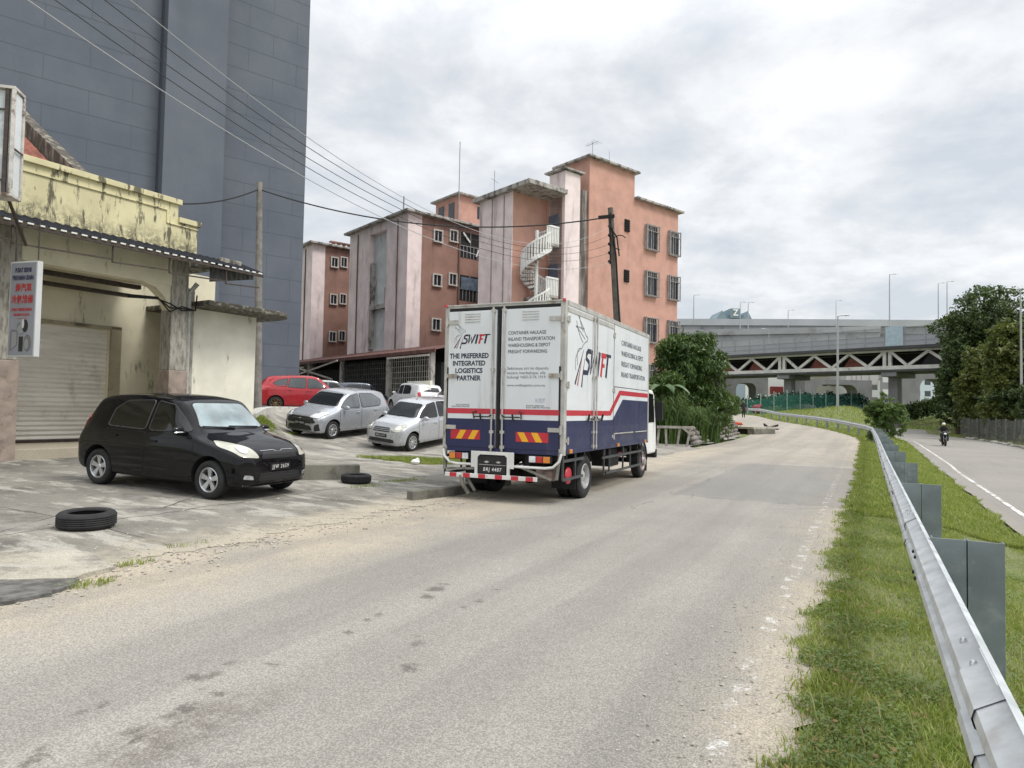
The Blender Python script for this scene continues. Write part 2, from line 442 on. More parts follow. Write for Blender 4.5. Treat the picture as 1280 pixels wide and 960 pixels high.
MAT_TAR = M('tar_patch', (.13, .127, .12), .95, var=.4, vs=9, spec=.2, bump=.6, bs=40)
MAT_KERB = mat_concrete('mossy_kerb', (.13, .125, .105), (.26, .25, .215), joint=False, white=False, dark=(.05, .055, .035))
MAT_LINE = M('road_paint', (.62, .61, .58), .7, var=.1, vs=8, stain=((.27, .25, .225), 3, .46, .56))

def nonuniform(a, b, fine_lo, fine_hi, step_f, step_c):
    out = [a]
    while out[-1] < b:
        q = out[-1]; d = 0 if fine_lo <= q <= fine_hi else min(abs(q - fine_lo), abs(q - fine_hi))
        out.append(q + step_f + d * step_c)
    return out
def np_grid(name, tt, s_, Z, mat):
    nt_, ns = len(tt), len(s_)
    T, S = np.meshgrid(tt, s_, indexing='ij')
    co = np.stack([T, S, Z(S, T)], -1).reshape(-1, 3)
    i = np.arange(nt_ - 1)[:, None] * ns + np.arange(ns - 1)[None]
    f = np.stack([i, i + ns, i + ns + 1, i + 1], -1).reshape(-1, 4)
    me = bpy.data.meshes.new(name); me.from_pydata(co.tolist(), [], f.tolist())
    return in_road(link(name, me, mat, smooth=True, angle=60))
def Zground(S, T):
    z = Hst(S, T)
    onroad = (T < edgeE(S) - .95) & (T > edgeE(S) - 6.5) & (S < 100)
    onroad2 = (T > edgeF(S) + .1) & (T < edgeG(S) - .1)
    fore = (T < -6.2) & (T > -19) & (S > -3) & (S < 13.2)
    lot = (T < -6.3) & (T > -46) & (S > 13) & (S < 47)
    return z - .02 - .05 * onroad - .05 * onroad2 - .06 * (fore | lot)
structure(np_grid('ground', nonuniform(-900, 900, -24, 14, .6, .09), nonuniform(-60, 1400, -4, 90, .8, .09), Zground, MAT_GROUND))
def strip(name, s0, s1, ds, left, right, nt_, off, mat, kind=True):
    s_ = np.arange(s0, s1 + ds * .5, ds); fr = np.linspace(0, 1, nt_)
    S = np.repeat(s_[:, None], nt_, 1); lo = np.array([left(q) for q in s_])[:, None]; hi = np.array([right(q) for q in s_])[:, None]
    T = lo + (hi - lo) * fr[None]
    Z = Hst(S, T) + off
    co = np.stack([T, S, Z], -1).reshape(-1, 3)
    i = np.arange(len(s_) - 1)[:, None] * nt_ + np.arange(nt_ - 1)[None]
    f = np.stack([i, i + 1, i + nt_ + 1, i + nt_], -1).reshape(-1, 4)
    me = bpy.data.meshes.new(name); me.from_pydata(co.tolist(), [], f.tolist())
    o = in_road(link(name, me, mat, smooth=True, angle=60))
    return structure(o) if kind else o
def jag(s, a=.12, f=1.0, ph=0): return a * (math.sin(s * 2.1 * f + ph) + .6 * math.sin(s * 5.3 * f + ph * 2) + .4 * math.sin(s * 11.7 * f)) * .5
strip('road', -12, 104, .14, lambda s: edgeE(s) - 6.3 - .0 * s, lambda s: edgeE(s) + .08 + jag(s, .14, 1.3) + .04 * math.sin(s * 13.1) + .015 * math.sin(s * 23.3 + 1), 28, .004, MAT_ROAD)
strip('side_road', -12, 128, 1.0, lambda s: edgeF(s) + jag(s, .08, .5), lambda s: edgeG(s), 14, .006, MAT_ROAD2)
strip('edge_line', 3, 66, .5, lambda s: edgeF(s) + .42 + .12 * ss(s, 26, 34), lambda s: edgeF(s) + .52 + .12 * ss(s, 26, 34), 2, .012, MAT_LINE)
strip('forecourt', -3, 13.4, .1, lambda s: -18.5, lambda s: -6.22 + jag(s, .16, 1.7, 1) + .05 * math.sin(s * 23) + .04 * math.sin(s * 41), 42, .010, MAT_FORE)
strip('parking_lot', 13.3, 46, .6, lambda s: -45, lambda s: -6.35 + jag(s, .25, .5, 2) + (0 if s < 30 else -.6), 60, .008, MAT_LOT)

def slab(name, pts, h, mat, z=None, bevel=.02):                # irregular slab lying on the ground, world xy outline
    mb = MB()
    cx = sum(p[0] for p in pts) / len(pts); cy = sum(p[1] for p in pts) / len(pts)
    k = len(pts); vs = []
    for q in (0, 1):
        for p in pts:
            hz = (H(*p) if z is None else z)
            vs.append((p[0] * (1 - .0 * q) + .0, p[1], hz - .12 if q == 0 else hz + h))
    vs.append((cx, cy, (H(cx, cy) if z is None else z) + h))
    fs = [(i, (i + 1) % k, k + (i + 1) % k, k + i) for i in range(k)] + [(k + i, k + (i + 1) % k, 2 * k) for i in range(k)]
    mb.add(vs, fs)
    return structure(mb.build(name, mat))
def ring(pts, n, amp, seed):
    rr = random.Random(seed); out = []
    k = len(pts)
    for i in range(k):
        a, b = pts[i], pts[(i + 1) % k]
        for j in range(n):
            q = j / n
            out.append((a[0] + (b[0] - a[0]) * q + rr.uniform(-amp, amp), a[1] + (b[1] - a[1]) * q + rr.uniform(-amp, amp)))
    return out
slab('broken_concrete', ring([PX(-60, 690, .1), PX(95, 683, .1), PX(148, 698, .1), PX(92, 719, .06), PX(-60, 724, .06)], 6, .045, 3), .045, MAT_PALE)
slab('asphalt_patch', ring([PX(-60, 722, 0), PX(30, 716, 0), PX(96, 721, 0), PX(92, 734, 0), PX(58, 748, 0), PX(-40, 764, 0)], 6, .03, 4), .035, MAT_TAR)

# kerb pieces by the lorry and along the parking lot
def kerb_run(name, pts, w, h, mat=None):
    mb = MB()
    for i in range(len(pts) - 1):
        a, b = Vector(pts[i]), Vector(pts[i + 1])
        mb.bar(a + Vector((0, 0, h / 2 - .06)), b + Vector((0, 0, h / 2 - .06)), w, h + .12)
    return structure(mb.build(name, mat or MAT_KERB, bevel=.018))
def G3(x, y, dz=0): return (x, y, H(x, y) + dz)
def PG(px, py, it=6):                                        # where the view ray meets the terrain
    z = 0.0
    for _ in range(it):
        x, y = PX(px, py, z); z = .5 * z + .5 * H(x, y)
    x, y = PX(px, py, z); return (x, y)
kerb_run('kerb', [G3(*xy(q, -6.55 - .15 * math.sin(q * 3))) for q in (9.2, 10.2, 11.4, 12.3)], .16, .16)
kerb_run('kerb', [G3(*xy(8.7, -12.3)), G3(*xy(9.2, -10.8)), G3(*xy(9.7, -9.6)), G3(*xy(10.6, -8.9))], .22, .30)
strip('drain_slab', 9.3, 15.5, .4, lambda s: -17.5 if s < 13 else -15.4, lambda s: -10.4 - (s - 9.3) * .10, 12, .30 , MAT_LOT) if False else None
kerb_run('lot_kerb', [G3(*xy(q, -16.35 - .87 * max(0, min(q - 14.5, 4.6)))) for q in (13.6, 14.5, 16, 17.5, 19, 21, 24)], .3, .22, M('painted_kerb', (.55, .54, .50), .8, stain=((.2, .19, .16), 3, .5, .7)))

# culvert slab over the drain and rubble wall are built further down
# ------------------------------------------------------------------ grass
def mat_leaf(name, c1, c2, c3, scale=.9, trans=.35, rough=.55):
    k = NT(name)
    a = k.mix(k.rng(k.noise(scale, 4), .35, .65), c1, c2)
    a = k.mix(k.rng(k.noise(scale * 7, 3), .45, .7), a, c3)
    k.col(a); k.p.inputs['Roughness'].default_value = rough; k.p.inputs['Specular IOR Level'].default_value = .35
    tr = k.node('ShaderNodeBsdfTranslucent'); k.L.new(k.mix(.5, a, (.20, .26, .03)), tr.inputs[0])
    mx = k.node('ShaderNodeMixShader'); mx.inputs[0].default_value = trans
    k.L.new(k.p.outputs[0], mx.inputs[1]); k.L.new(tr.outputs[0], mx.inputs[2]); k.L.new(mx.outputs[0], k.out.inputs[0]); return k.m
MAT_GRASS = mat_leaf('grass_blades', (.22, .30, .055), (.31, .37, .085), (.40, .40, .15), 1.6)
MAT_WEED = mat_leaf('weed_leaves', (.10, .165, .045), (.15, .215, .06), (.21, .25, .10), 3.0)
def grass_patch(name, P, hgt, wid, mat, lean=.5, label=None):
    n = len(P); a = rng.uniform(0, 2 * np.pi, n); b = rng.uniform(0, 2 * np.pi, n)
    h = hgt * rng.uniform(.45, 1.25, n); w = wid * rng.uniform(.6, 1.3, n)
    ln = lean * rng.uniform(.1, 1.3, n)
    dx, dy = np.cos(a), np.sin(a); ex, ey = np.cos(b), np.sin(b)
    z0 = np.zeros(n)
    p0 = P + np.stack([dx * w / 2, dy * w / 2, z0 - .01], 1); p1 = P - np.stack([dx * w / 2, dy * w / 2, z0 + .01], 1)
    m_ = P + np.stack([ex * h * ln * .4, ey * h * ln * .4, h * .62], 1)
    p2 = m_ - np.stack([dx * w * .4, dy * w * .4, z0], 1); p3 = m_ + np.stack([dx * w * .4, dy * w * .4, z0], 1)
    tp = P + np.stack([ex * h * ln, ey * h * ln, h], 1)
    co = np.stack([p0, p1, p2, p3, tp], 1).reshape(-1, 3)
    i = np.arange(n)[:, None] * 5
    quads = (i + np.array([0, 1, 2, 3])); tris = (i + np.array([3, 2, 4]))
    me = bpy.data.meshes.new(name)
    me.vertices.add(len(co)); me.vertices.foreach_set('co', co.astype(np.float32).ravel())
    loops = np.concatenate([quads, tris], 1).ravel(); me.loops.add(len(loops)); me.loops.foreach_set('vertex_index', loops.astype(np.int32))
    st_ = np.stack([np.arange(n) * 7, np.arange(n) * 7 + 4], 1).ravel()
    me.polygons.add(2 * n); me.polygons.foreach_set('loop_start', st_.astype(np.int32))
    me.update(calc_edges=True); me.validate()
    o = link(name, me, mat); return tag(o, label, 'grass', kind='stuff')
def verge_points(n, s0, s1, tl, tr, power=2.2):
    s = s0 + (s1 - s0) * rng.uniform(0, 1, n) ** power
    lo, hi = tl(s), tr(s); t = lo + (hi - lo) * rng.uniform(0, 1, n)
    keep = rng.uniform(0, 1, n) < np.clip(1.6 * np.sin(t * 2.3 + np.sin(s * 1.7) * 1.3) * np.sin(s * 1.9 + np.sin(t * 3.1)) + .95, .32, 1)
    s, t = s[keep], t[keep]
    z = Hst(s, t) - .03 * (t > edgeE(s) + .25)
    x, y = xy(s, t); return np.stack([x, y, z], 1)
jn = lambda s: .05 * np.sin(s * 2.1) + .04 * np.sin(s * 7.3) + .03 * np.sin(s * 17.1)
grass_patch('grass', verge_points(260000, 1.2, 14, lambda s: edgeE(s) - .02 + jn(s) + .12 * rng.uniform(-1, .2, len(s)) ** 3, lambda s: edgeF(s) - .05 + jn(s)), .042, .007, MAT_GRASS, 1.1, 'short green grass on the near stretch of verge beside the guardrail')
grass_patch('grass', verge_points(120000, 12, 62, lambda s: edgeE(s) + .05 + jn(s), lambda s: edgeF(s) - .02 + jn(s), 1.6), .085, .016, MAT_GRASS, .8, 'green grass on the far stretch of verge towards the bend')
def weed_patch(name, P, size, mat, label):
    n = len(P); a = rng.uniform(0, 2 * np.pi, n); tilt = rng.uniform(-.5, .5, n); L_ = size * rng.uniform(.5, 1.3, n); w = L_ * .5
    u = np.stack([np.cos(a), np.sin(a), tilt], 1) * L_[:, None] / 2
    q = np.stack([-np.sin(a), np.cos(a), rng.uniform(-.5, .5, n)], 1) * w[:, None] / 2
    co = np.stack([P - u, P + q, P + u, P - q], 1).reshape(-1, 3)
    f = (np.arange(n)[:, None] * 4 + np.arange(4))
    me = bpy.data.meshes.new(name); me.vertices.add(4 * n); me.vertices.foreach_set('co', co.astype(np.float32).ravel())
    me.loops.add(4 * n); me.loops.foreach_set('vertex_index', f.ravel().astype(np.int32)); me.polygons.add(n)
    me.polygons.foreach_set('loop_start', (np.arange(n) * 4).astype(np.int32)); me.update(calc_edges=True); me.validate()
    return tag(link(name, me, mat), label, 'weeds', kind='stuff')
P_ = verge_points(90000, 1.2, 12, lambda s: edgeE(s) + jn(s) - .03, lambda s: edgeF(s) - .05 + jn(s)); cl = np.sin(P_[:, 0] * 5.1 + 1.3 * np.sin(P_[:, 1] * 3)) * np.sin(P_[:, 1] * 4.2) > .0
P_ = P_[cl]; P_[:, 2] += rng.uniform(.015, .06, len(P_))
weed_patch('weeds', P_, .028, MAT_WEED, 'low creeping weeds among the verge grass')
P_ = verge_points(1500, 1.2, 14, lambda s: edgeE(s) - .1, lambda s: edgeF(s) - .05); P_[:, 2] += .035
weed_patch('dead_leaves', P_, .035, M('dry_brown_leaf', (.20, .13, .06), .9, var=.4, vs=12), 'dry brown leaves caught in the verge grass')
grass_patch('grass', verge_points(2600, 1.2, 14, lambda s: edgeE(s) + .0, lambda s: edgeF(s) - .05), .15, .007, mat_leaf('straw', (.26, .25, .09), (.34, .31, .13), (.40, .36, .2), 2.0), .7, 'taller straw coloured stems among the verge grass')
def blob_points(n, cx, cy, rx, ry, rot=0):
    a = rng.uniform(0, 2 * np.pi, n); r = np.sqrt(rng.uniform(0, 1, n)) * (1 + .25 * np.sin(3 * a) + .15 * np.sin(7 * a + 1)); c, s = math.cos(rot), math.sin(rot)
    u, v = r * np.cos(a) * rx, r * np.sin(a) * ry
    x, y = cx + u * c - v * s, cy + u * s + v * c
    s_, t_ = x * ST + y * CT, x * CT - y * ST
    return np.stack([x, y, Hst(s_, t_)], 1)
c_ = PG(535, 577); grass_patch('grass', blob_points(9000, c_[0], c_[1], 1.5, .7, .15), .09, .012, MAT_GRASS, .8, 'tuft of grass by the kerb behind the lorry')
c_ = PG(350, 528); grass_patch('grass', blob_points(9000, c_[0] - .75, c_[1], .5, 1.6, -.35), .10, .016, MAT_GRASS, .8, 'grass strip below the pale kerb of the car park')
def far_points(n, s0, s1, t0, t1, cond):
    s = rng.uniform(s0, s1, n); t = rng.uniform(t0, t1, n); k = cond(s, t); s, t = s[k], t[k]; x, y = xy(s, t)
    return np.stack([x, y, Hst(s, t) - .03], 1)
grass_patch('grass', far_points(60000, 44, 120, -40, 6, lambda s, t: (t > edgeE(s) + .2) & (t < edgeF(s) - .1)), .2, .06, MAT_GRASS, .7, 'green grass bank beyond the bend of the road')
grass_patch('grass', far_points(40000, 60, 135, -6, 40, lambda s, t: (t > edgeG(s) + .4) & (t < edgeG(s) + 22)), .2, .07, MAT_GRASS, .7, 'green grass slope beyond the far side road')

# loose stones along the ragged road edges
def stones(name, P, size, mat, label):
    n = len(P); V = np.array([(1, 0, 0), (-1, 0, 0), (0, 1, 0), (0, -1, 0), (0, 0, 1), (0, 0, -.4)], float); F = np.array([(0, 2, 4), (2, 1, 4), (1, 3, 4), (3, 0, 4), (2, 0, 5), (1, 2, 5), (3, 1, 5), (0, 3, 5)])
    sz = size * rng.uniform(.3, 1, n) ** 2.2; a = rng.uniform(0, 6.28, n); sx = rng.uniform(.7, 1.3, (n, 1, 3)) * np.array([1, 1, .6])
    v = V[None] * sx * sz[:, None, None] + rng.normal(0, .12, (n, 6, 3)) * sz[:, None, None]
    c, s_ = np.cos(a)[:, None], np.sin(a)[:, None]; co = np.stack([v[..., 0] * c - v[..., 1] * s_, v[..., 0] * s_ + v[..., 1] * c, v[..., 2]], -1) + P[:, None]
    f = (np.arange(n)[:, None, None] * 6 + F[None]).reshape(-1, 3)
    me = bpy.data.meshes.new(name); me.from_pydata(co.reshape(-1, 3).tolist(), [], f.tolist()); return tag(link(name, me, mat), label, 'gravel', kind='stuff')
def edge_stones(n, s0, s1, tc, spread):
    s = s0 + (s1 - s0) * rng.uniform(0, 1, n) ** 1.6; t = tc + rng.normal(0, spread, n); x, y = xy(s, t); return np.stack([x, y, Hst(s, t) + .012], 1)
MAT_GRAVEL = M('pale_gravel', (.36, .33, .28), .9, var=.4, vs=9)
stones('gravel', np.concatenate([edge_stones(2600, 2.5, 13, -6.15, .28), edge_stones(500, 2.5, 13, -7.2, .7)]), .022, MAT_GRAVEL, 'loose gravel along the ragged edge of the forecourt')
stones('gravel', edge_stones(1500, 1.2, 16, -.62, .22), .012, MAT_GRAVEL, 'fine gravel on the sandy strip beside the grass verge')
for (px, py, n_, rx, ry) in ((112, 728, 170, .22, .10), (165, 703, 110, .26, .07), (235, 680, 40, .3, .06), (455, 612, 120, .35, .1), (505, 604, 260, .5, .14), (35, 585, 120, .25, .06)):
    c_ = PX(px, py, .03); grass_patch('grass', blob_points(n_, c_[0], c_[1], rx, ry, .9) + np.array([0, 0, .01]), .05, .007, MAT_GRASS, .9, 'weedy grass tufts growing at the forecourt edge')['group'] = 'weed tufts at the forecourt edge'
# ================================================================== SHOPHOUSE ON THE LEFT
def mat_paint(name, c, mould=(.05, .048, .04), top=None, amount=(.52, .68), stretch=(3, 3, .7), sc_=1.6, rough=.85, peel=None):
    k = NT(name)
    base = k.mix(k.rng(k.noise(1.2, 6), .3, .7), sc(c, .88), sc(c, 1.08))
    f = k.rng(k.noise(sc_, 10, .68, k.map(stretch)), *amount)
    if top is not None:                                        # weathering grows towards a given height
        f2 = k.rng(k.math('ADD', k.sep()[2], k.math('MULTIPLY', k.noise(2.2, 8, .7, k.map((2.5, 2.5, .6))), top[2])), top[0], top[1])
        f = k.math('MAXIMUM', f, k.math('MULTIPLY', f2, k.rng(k.noise(9, 9, .75), .44, .52)))
    base = k.mix(k.math('MULTIPLY', f, .85), base, mould)
    if peel: base = k.mix(k.rng(k.noise(2.6, 9, .7, k.map((1, 1, .6), (5, 2, 1))), .60, .66), base, peel)
    k.col(base); k.p.inputs['Roughness'].default_value = rough; k.p.inputs['Specular IOR Level'].default_value = .25
    k.bump(k.noise(25, 6, .7), .25, .01); return k.m
MAT_YEL = mat_paint('faded_yellow_paint', (.70, .655, .50), amount=(.58, .74))
MAT_YEL2 = mat_paint('pale_cream_paint', (.76, .74, .63), amount=(.60, .76))
MAT_PARA = mat_paint('mouldy_yellow_paint', (.64, .59, .37), amount=(.52, .60), top=(6.6, 5.75, 1.3), mould=(.055, .05, .042))
MAT_PIL = mat_paint('peeling_pillar', (.40, .38, .33), amount=(.42, .62), mould=(.17, .155, .13), sc_=4)
MAT_TILE = M('brown_pillar_tile', (.20, .155, .13), .5, var=.2, vs=5)
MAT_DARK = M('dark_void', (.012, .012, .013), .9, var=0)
MAT_BLACKP = M('weathered_black_sheet', (.016, .018, .024), .85, spec=.15, var=.25, vs=4)
MAT_RUST = M('rusty_dark_steel', (.055, .04, .033), .7, var=.3, vs=8)
MAT_WHITEP = M('white_paint', (.74, .74, .72), .55, var=.06)
MAT_ROOFT = M('red_roof_tile', (.22, .075, .05), .8, var=.3, vs=5, bump=.3)
def mat_shutter():
    k = NT('roller_shutter_steel'); b = k.mix(k.rng(k.noise(.8, 5, .6, k.map((1, 1, 5))), .35, .7), (.70, .67, .61), (.80, .77, .71))
    b = k.mix(k.rng(k.noise(1.5, 9, .7, k.map((1, 1, .5))), .55, .75, 0, .6), b, (.30, .25, .19))
    k.col(b); k.p.inputs['Metallic'].default_value = .25; k.p.inputs['Roughness'].default_value = .5; return k.m
MAT_SHUT = mat_shutter()
HS = R(31)
shop = thing('shophouse', 'low yellow shophouse with roller shutter and mouldy stepped parapet', 'shop', (-10.2, 14.0, 0), math.pi / 2 - HS)
FZ = .52
# local frame: x along the front (away from camera), y into the building, z world height
MB().mm(-9, 4.6, 0.03, 2.2, -.3, FZ).build('porch_floor', MAT_FORE, shop, bevel=.02)
w = MB()
w.mm(-9, .95, 2.2, 2.45, FZ - .3, 5.3); w.mm(3.02, 6.05, 2.2, 2.45, FZ - .3, 5.3); w.mm(.95, 3.02, 2.2, 2.45, 3.42, 5.3)
w.mm(-1.9, -1.7, 2.0, 2.2, FZ, 3.4)
w.build('wall', MAT_YEL, shop)
sh = MB()
n = 25
def shf(u, v): return (u, 2.33 + .024 * math.cos(v * 2 * math.pi * n), FZ + .03 + v * 2.9)
sh.grid(shf, [.95, 3.02], np.linspace(0, 1, n * 6 + 1).tolist())
shut = sh.build('roller_shutter', MAT_SHUT, shop, smooth=True, angle=80)
MB().mm(.97, 3.0, 2.30, 2.36, FZ + .0, FZ + .07).build('bottom_rail', MAT_RUST, shut, bevel=.008)
jb = MB(); jb.mm(3.02, 3.28, 2.12, 2.2, FZ, 3.5); jb.mm(.95, 3.28, 2.12, 2.2, 3.42, 3.5); jb.build('door_jamb', M('olive_trim', (.33, .29, .20), .7, stain=((.1, .09, .06), 2, .5, .7)), shop)
# side wing: wall flush with the pillars, rounded canopy slab above
wing = MB(); wing.mm(3.75, 6.1, .35, .6, .3, 4.02); wing.mm(5.85, 6.1, .6, 6.5, .3, 4.02); wing.build('wing_wall', MAT_YEL2, shop)
cp = []
x0, x1, y0, rr = 3.95, 6.95, -.55, .95
for a in range(0, 10): q = R(-90 + a * 10); cp.append((x1 - rr + rr * math.cos(q), y0 + rr + rr * math.sin(q)))
cp = [(x0, y0)] + cp + [(x1, 6.5), (x0, 6.5)]
MB().prism(cp, lambda u, v, q: (u, v, q), 4.03, 4.16).build('canopy_slab', mat_paint('mossy_canopy', (.30, .285, .23), amount=(.36, .52), mould=(.04, .037, .03), sc_=4, stretch=(2, 2, 2)), shop, bevel=.02)
# pillars
for px0, px1 in ((-.95, 0.0), (3.3, 3.75)):
    p = MB(); p.mm(px0, px1, 0, .45, 2.35, 5.1); p.mm(px0 - .02, px1 + .02, -.03, .48, .1, 2.35, 1)
    p.build('pillar', [MAT_PIL, M('pillar_tile_base', (.30, .24, .20), .55, var=.2, vs=4, stain=((.15, .12, .1), 3, .5, .7))], shop, bevel=.02)
MB().mm(3.86, 4.06, .2, .36, .3, 4.5).build('side_pilaster', MAT_PIL, shop, bevel=.01)
MB().tube([(3.84, .12, .3), (3.84, .12, 4.35), (3.95, -.05, 4.6)], .06, 10).build('downpipe', M('grey_pipe', (.45, .45, .43), .6, var=.2, vs=4), shop, smooth=True)
# front beam with a corbel at the right pillar
bm_ = MB(); bm_.mm(-9, 3.75, .02, .40, 4.45, 5.25)
bm_.prism([(3.3, 3.85), (3.3, 4.45), (2.55, 4.45), (2.9, 4.36), (3.15, 4.15)], lambda u, v, q: (u, q, v), .05, .38)
bm_.mm(-9, 3.3, 0.40, 2.2, 5.0, 5.1)
bm_.mm(-9, 3.3, 1.0, 1.25, 4.55, 5.0); bm_.build('beam', MAT_YEL, shop)
cj = MB(); cj.bar((.2, .9, 4.42), (3.0, .9, 4.42), .16, .10); cj.bar((0.6, 1.7, 4.30), (3.2, 1.7, 4.30), .22, .08); cj.build('ceiling_batten', MAT_RUST, shop)
# parapet, stepped at both ends, with a raised moulding
pp = [(-9, 5.25), (3.92, 5.25), (3.92, 6.18), (3.38, 6.18), (3.38, 6.62), (-.55, 6.62), (-.55, 6.32), (-9, 6.32)]
par = MB().prism(pp, lambda u, v, q: (u, q, v), -.02, .28)
o = par.build('parapet', MAT_PARA, shop, bevel=.012)
mo = MB()
for (a, b) in (((-.55, 6.56), (3.44, 6.56)), ((3.38, 6.12), (3.98, 6.12)), ((-9, 6.26), (-.6, 6.26))): mo.bar((a[0], -.05, a[1]), (b[0], -.05, b[1]), .08, .13)
for (a, b) in (((-.30, 6.30), (3.08, 6.30)), ((3.08, 6.30), (3.08, 5.98)), ((3.08, 5.98), (3.92, 5.98)), ((-.30, 6.30), (-.30, 6.05)), ((-.30, 6.05), (-9, 6.05))): mo.bar((a[0], -.035, a[1]), (b[0], -.035, b[1]), .035, .035, up=(0, 1, 0))
mo.build('moulding', MAT_PARA, o, bevel=.008)
# sheet awning: corrugated, hung from the beam, with steel brackets
aw = MB()
us = np.linspace(-9, 5.2, 420).tolist()
def awf(u, v): return (u, -.03 - 1.0 * v, 5.36 - .36 * v + .022 * math.cos(u * 2 * math.pi / .2))
aw.grid(awf, us, [0, .33, .66, 1.0])
awn = aw.build('awning', MAT_BLACKP, shop, smooth=True, angle=80)
ft = MB()
for i in range(-44, 26): ft.mm(i * .2 + .02, i * .2 + .13, -1.055, -1.035, 4.975, 5.005)
ft.build('trim_strip', MAT_WHITEP, awn)
fas = MB(); fas.mm(-9, 5.2, -1.03, -.99, 4.90, 4.965); fas.build('edge_batten', MAT_RUST, awn)
vl = MB()
us = np.linspace(0, 1, 60).tolist()
vl.grid(lambda u, v: (3.9 + 1.3 * u, -.12 - .85 * u * 0 - .5 + .02 * math.cos(u * 60), (5.12 - .10 * u) - (.52 - .38 * u) * v), us, [0, 1])
vl.build('side_valance', M('striped_sheet', (.10, .10, .10), .6, var=.4, vs=9), awn)
for x, x2 in ((-6, -3.2), (-3.2, -.6), (-.6, 1.3), (1.3, 2.6), (2.6, 4.1), (4.1, 5.1)):
    br = MB(); br.bar((x, .0, 5.2), (x, -1.0, 4.93), .03, .03); br.bar((x, -.98, 4.55), (x, -.98, 4.93), .03, .03); br.bar((x, -.98, 4.56), (x2, -.98, 4.62), .03, .03); br.build('awning_bracket', MAT_RUST, awn)
# flat roof edge, tiled roof and rough gable wall behind the parapet
MB().mm(4.36, 5.0, -.4, 2.4, 5.20, 5.34).build('roof_ledge', mat_paint('ledge_concrete', (.3, .29, .25), amount=(.45, .55)), shop, bevel=.02)
rf = MB()
us = np.linspace(-9, 1.42, 300).tolist()
def rff(u, v):
    y = .4 + v * 6.4; return (u, y, 6.12 + v * 4.35 + .04 * math.cos(u * 2 * math.pi / .22) + .03 * ((v * 22) % 1.0))
rf.grid(rff, us, np.linspace(0, 1, 90).tolist())
rf.build('tiled_roof', MAT_ROOFT, shop, smooth=True, angle=50)
gw = MB().prism([(.3, 5.6), (7.5, 5.6), (7.5, 11.3), (6.9, 11.0), (3.5, 8.62), (.3, 6.5)], lambda u, v, q: (q, u, v), 1.42, 1.74)
gw.build('gable_wall', mat_paint('black_gable', (.26, .24, .20), amount=(.40, .52), mould=(.05, .045, .038)), shop)
ww = MB(); ww.mm(-9, 5.0, 2.45, 6.5, .2, 5.25); ww.build('back_block', MAT_YEL, shop)
cbm = MB()
for q in range(3): cbm.tube([(2.2, -.02, 4.0 + .03 * q), (2.9, -.05, 4.06 + .02 * q), (3.2, -.1, 3.98 - .1 * q), (3.5, -.12, 3.85 + .05 * q), (3.9, -.08, 3.9), (3.95, -.05, 4.3)], .018, 6)
cbm.build('cable_bundle', MAT_DARK, shop, smooth=True)

# hanging shop sign
def shop_pt(x, y, z): return shop.matrix_basis @ Vector((x, y, z))
p0 = W(26, 383, 12.7)
sg = thing('hanging_sign', 'shaded shop sign with red Chinese lettering hanging under the awning', 'sign', W(25, 446, 12.7), R(-16))
MB().mm(-.335, .335, 0, .11, 0, 1.80).build('sign_box', [M('sign_white_frame', (.55, .57, .57), .45, var=.06)], sg, bevel=.008)
MB().mm(-.305, .305, -.006, -.001, .03, 1.77).build('sign_face', M('sign_shaded_face', (.27, .28, .32), .4, var=.08, vs=1.5), sg)  # face greyed, and frame dulled, for the shade the sign hangs in
SF = 'side'
ink = M('sign_navy_ink', (.025, .03, .08), .5, var=0); redi = M('sign_red_ink', (.42, .03, .03), .5, var=0)
lettering('lettering', 'PUSAT SERVIS', .1, ink, sg, (0, -.009, 1.63), SF, width=.40, height=.09, align='CENTER', bold=.004)
lettering('lettering', 'PENYAMAN UDARA', .1, ink, sg, (0, -.009, 1.485), SF, width=.52, height=.09, align='CENTER', bold=.004)
lettering('lettering', '崇汽車', .16, redi, sg, (.02, -.009, 1.29), SF, width=.40, height=.165, align='CENTER', bold=.004)
lettering('lettering', '冷氣維修', .16, redi, sg, (0, -.009, 1.07), SF, width=.54, height=.17, align='CENTER', bold=.004)
lettering('lettering', 'PUSAT SERVIS HAWA', .07, redi, sg, (0, -.009, .885), SF, width=.50, height=.06, align='CENTER', bold=.003)
lettering('lettering', 'DINGIN S/ JAYA', .07, redi, sg, (0, -.009, .79), SF, width=.40, height=.06, align='CENTER', bold=.003)
MB().mm(-.12, .12, -.009, -.007, .715, .722).build('underline', redi, sg)
pic = MB()
fn = lambda u, v, q: (u, q, v)
pic.prism([(-.26, .10), (-.08, .22), (-.08, .50), (-.22, .52), (-.26, .48)], fn, -.009, -.0065, 0)
pic.prism([(-.22, .14), (-.10, .23), (-.10, .47), (-.22, .47)], fn, -.0105, -.009, 1)
pic.prism([(-.04, .10), (.06, .10), (.06, .38), (-.04, .38)], fn, -.0105, -.0085, 2)
for cx_, cy_, rx_, ry_, mi in ((.10, .58, .07, .12, 2), (.0, .52, .09, .09, 1), (.17, .26, .09, .16, 0), (.15, .24, .05, .1, 1), (-.05, .55, .05, .1, 0), (.05, .62, .03, .09, 3)):
    pic.prism([(cx_ + rx_ * math.cos(a * math.pi / 8), cy_ + ry_ * math.sin(a * math.pi / 8)) for a in range(16)], fn, -.0115 - .0006 * mi, -.0085, mi)
pic.build('printed_picture', [M('ink_grey', (.16, .16, .17), .5, var=0), M('ink_pale', (.28, .28, .29), .5, var=0), M('ink_black', (.02, .02, .02), .5, var=0), M('ink_white', (.6, .6, .6), .5, var=0)], sg)
for q in (-.28, .28): MB().tube([(q, .05, 1.8), (q, .05, 2.6)], .012, 6).build('hanger', MAT_RUST, sg)

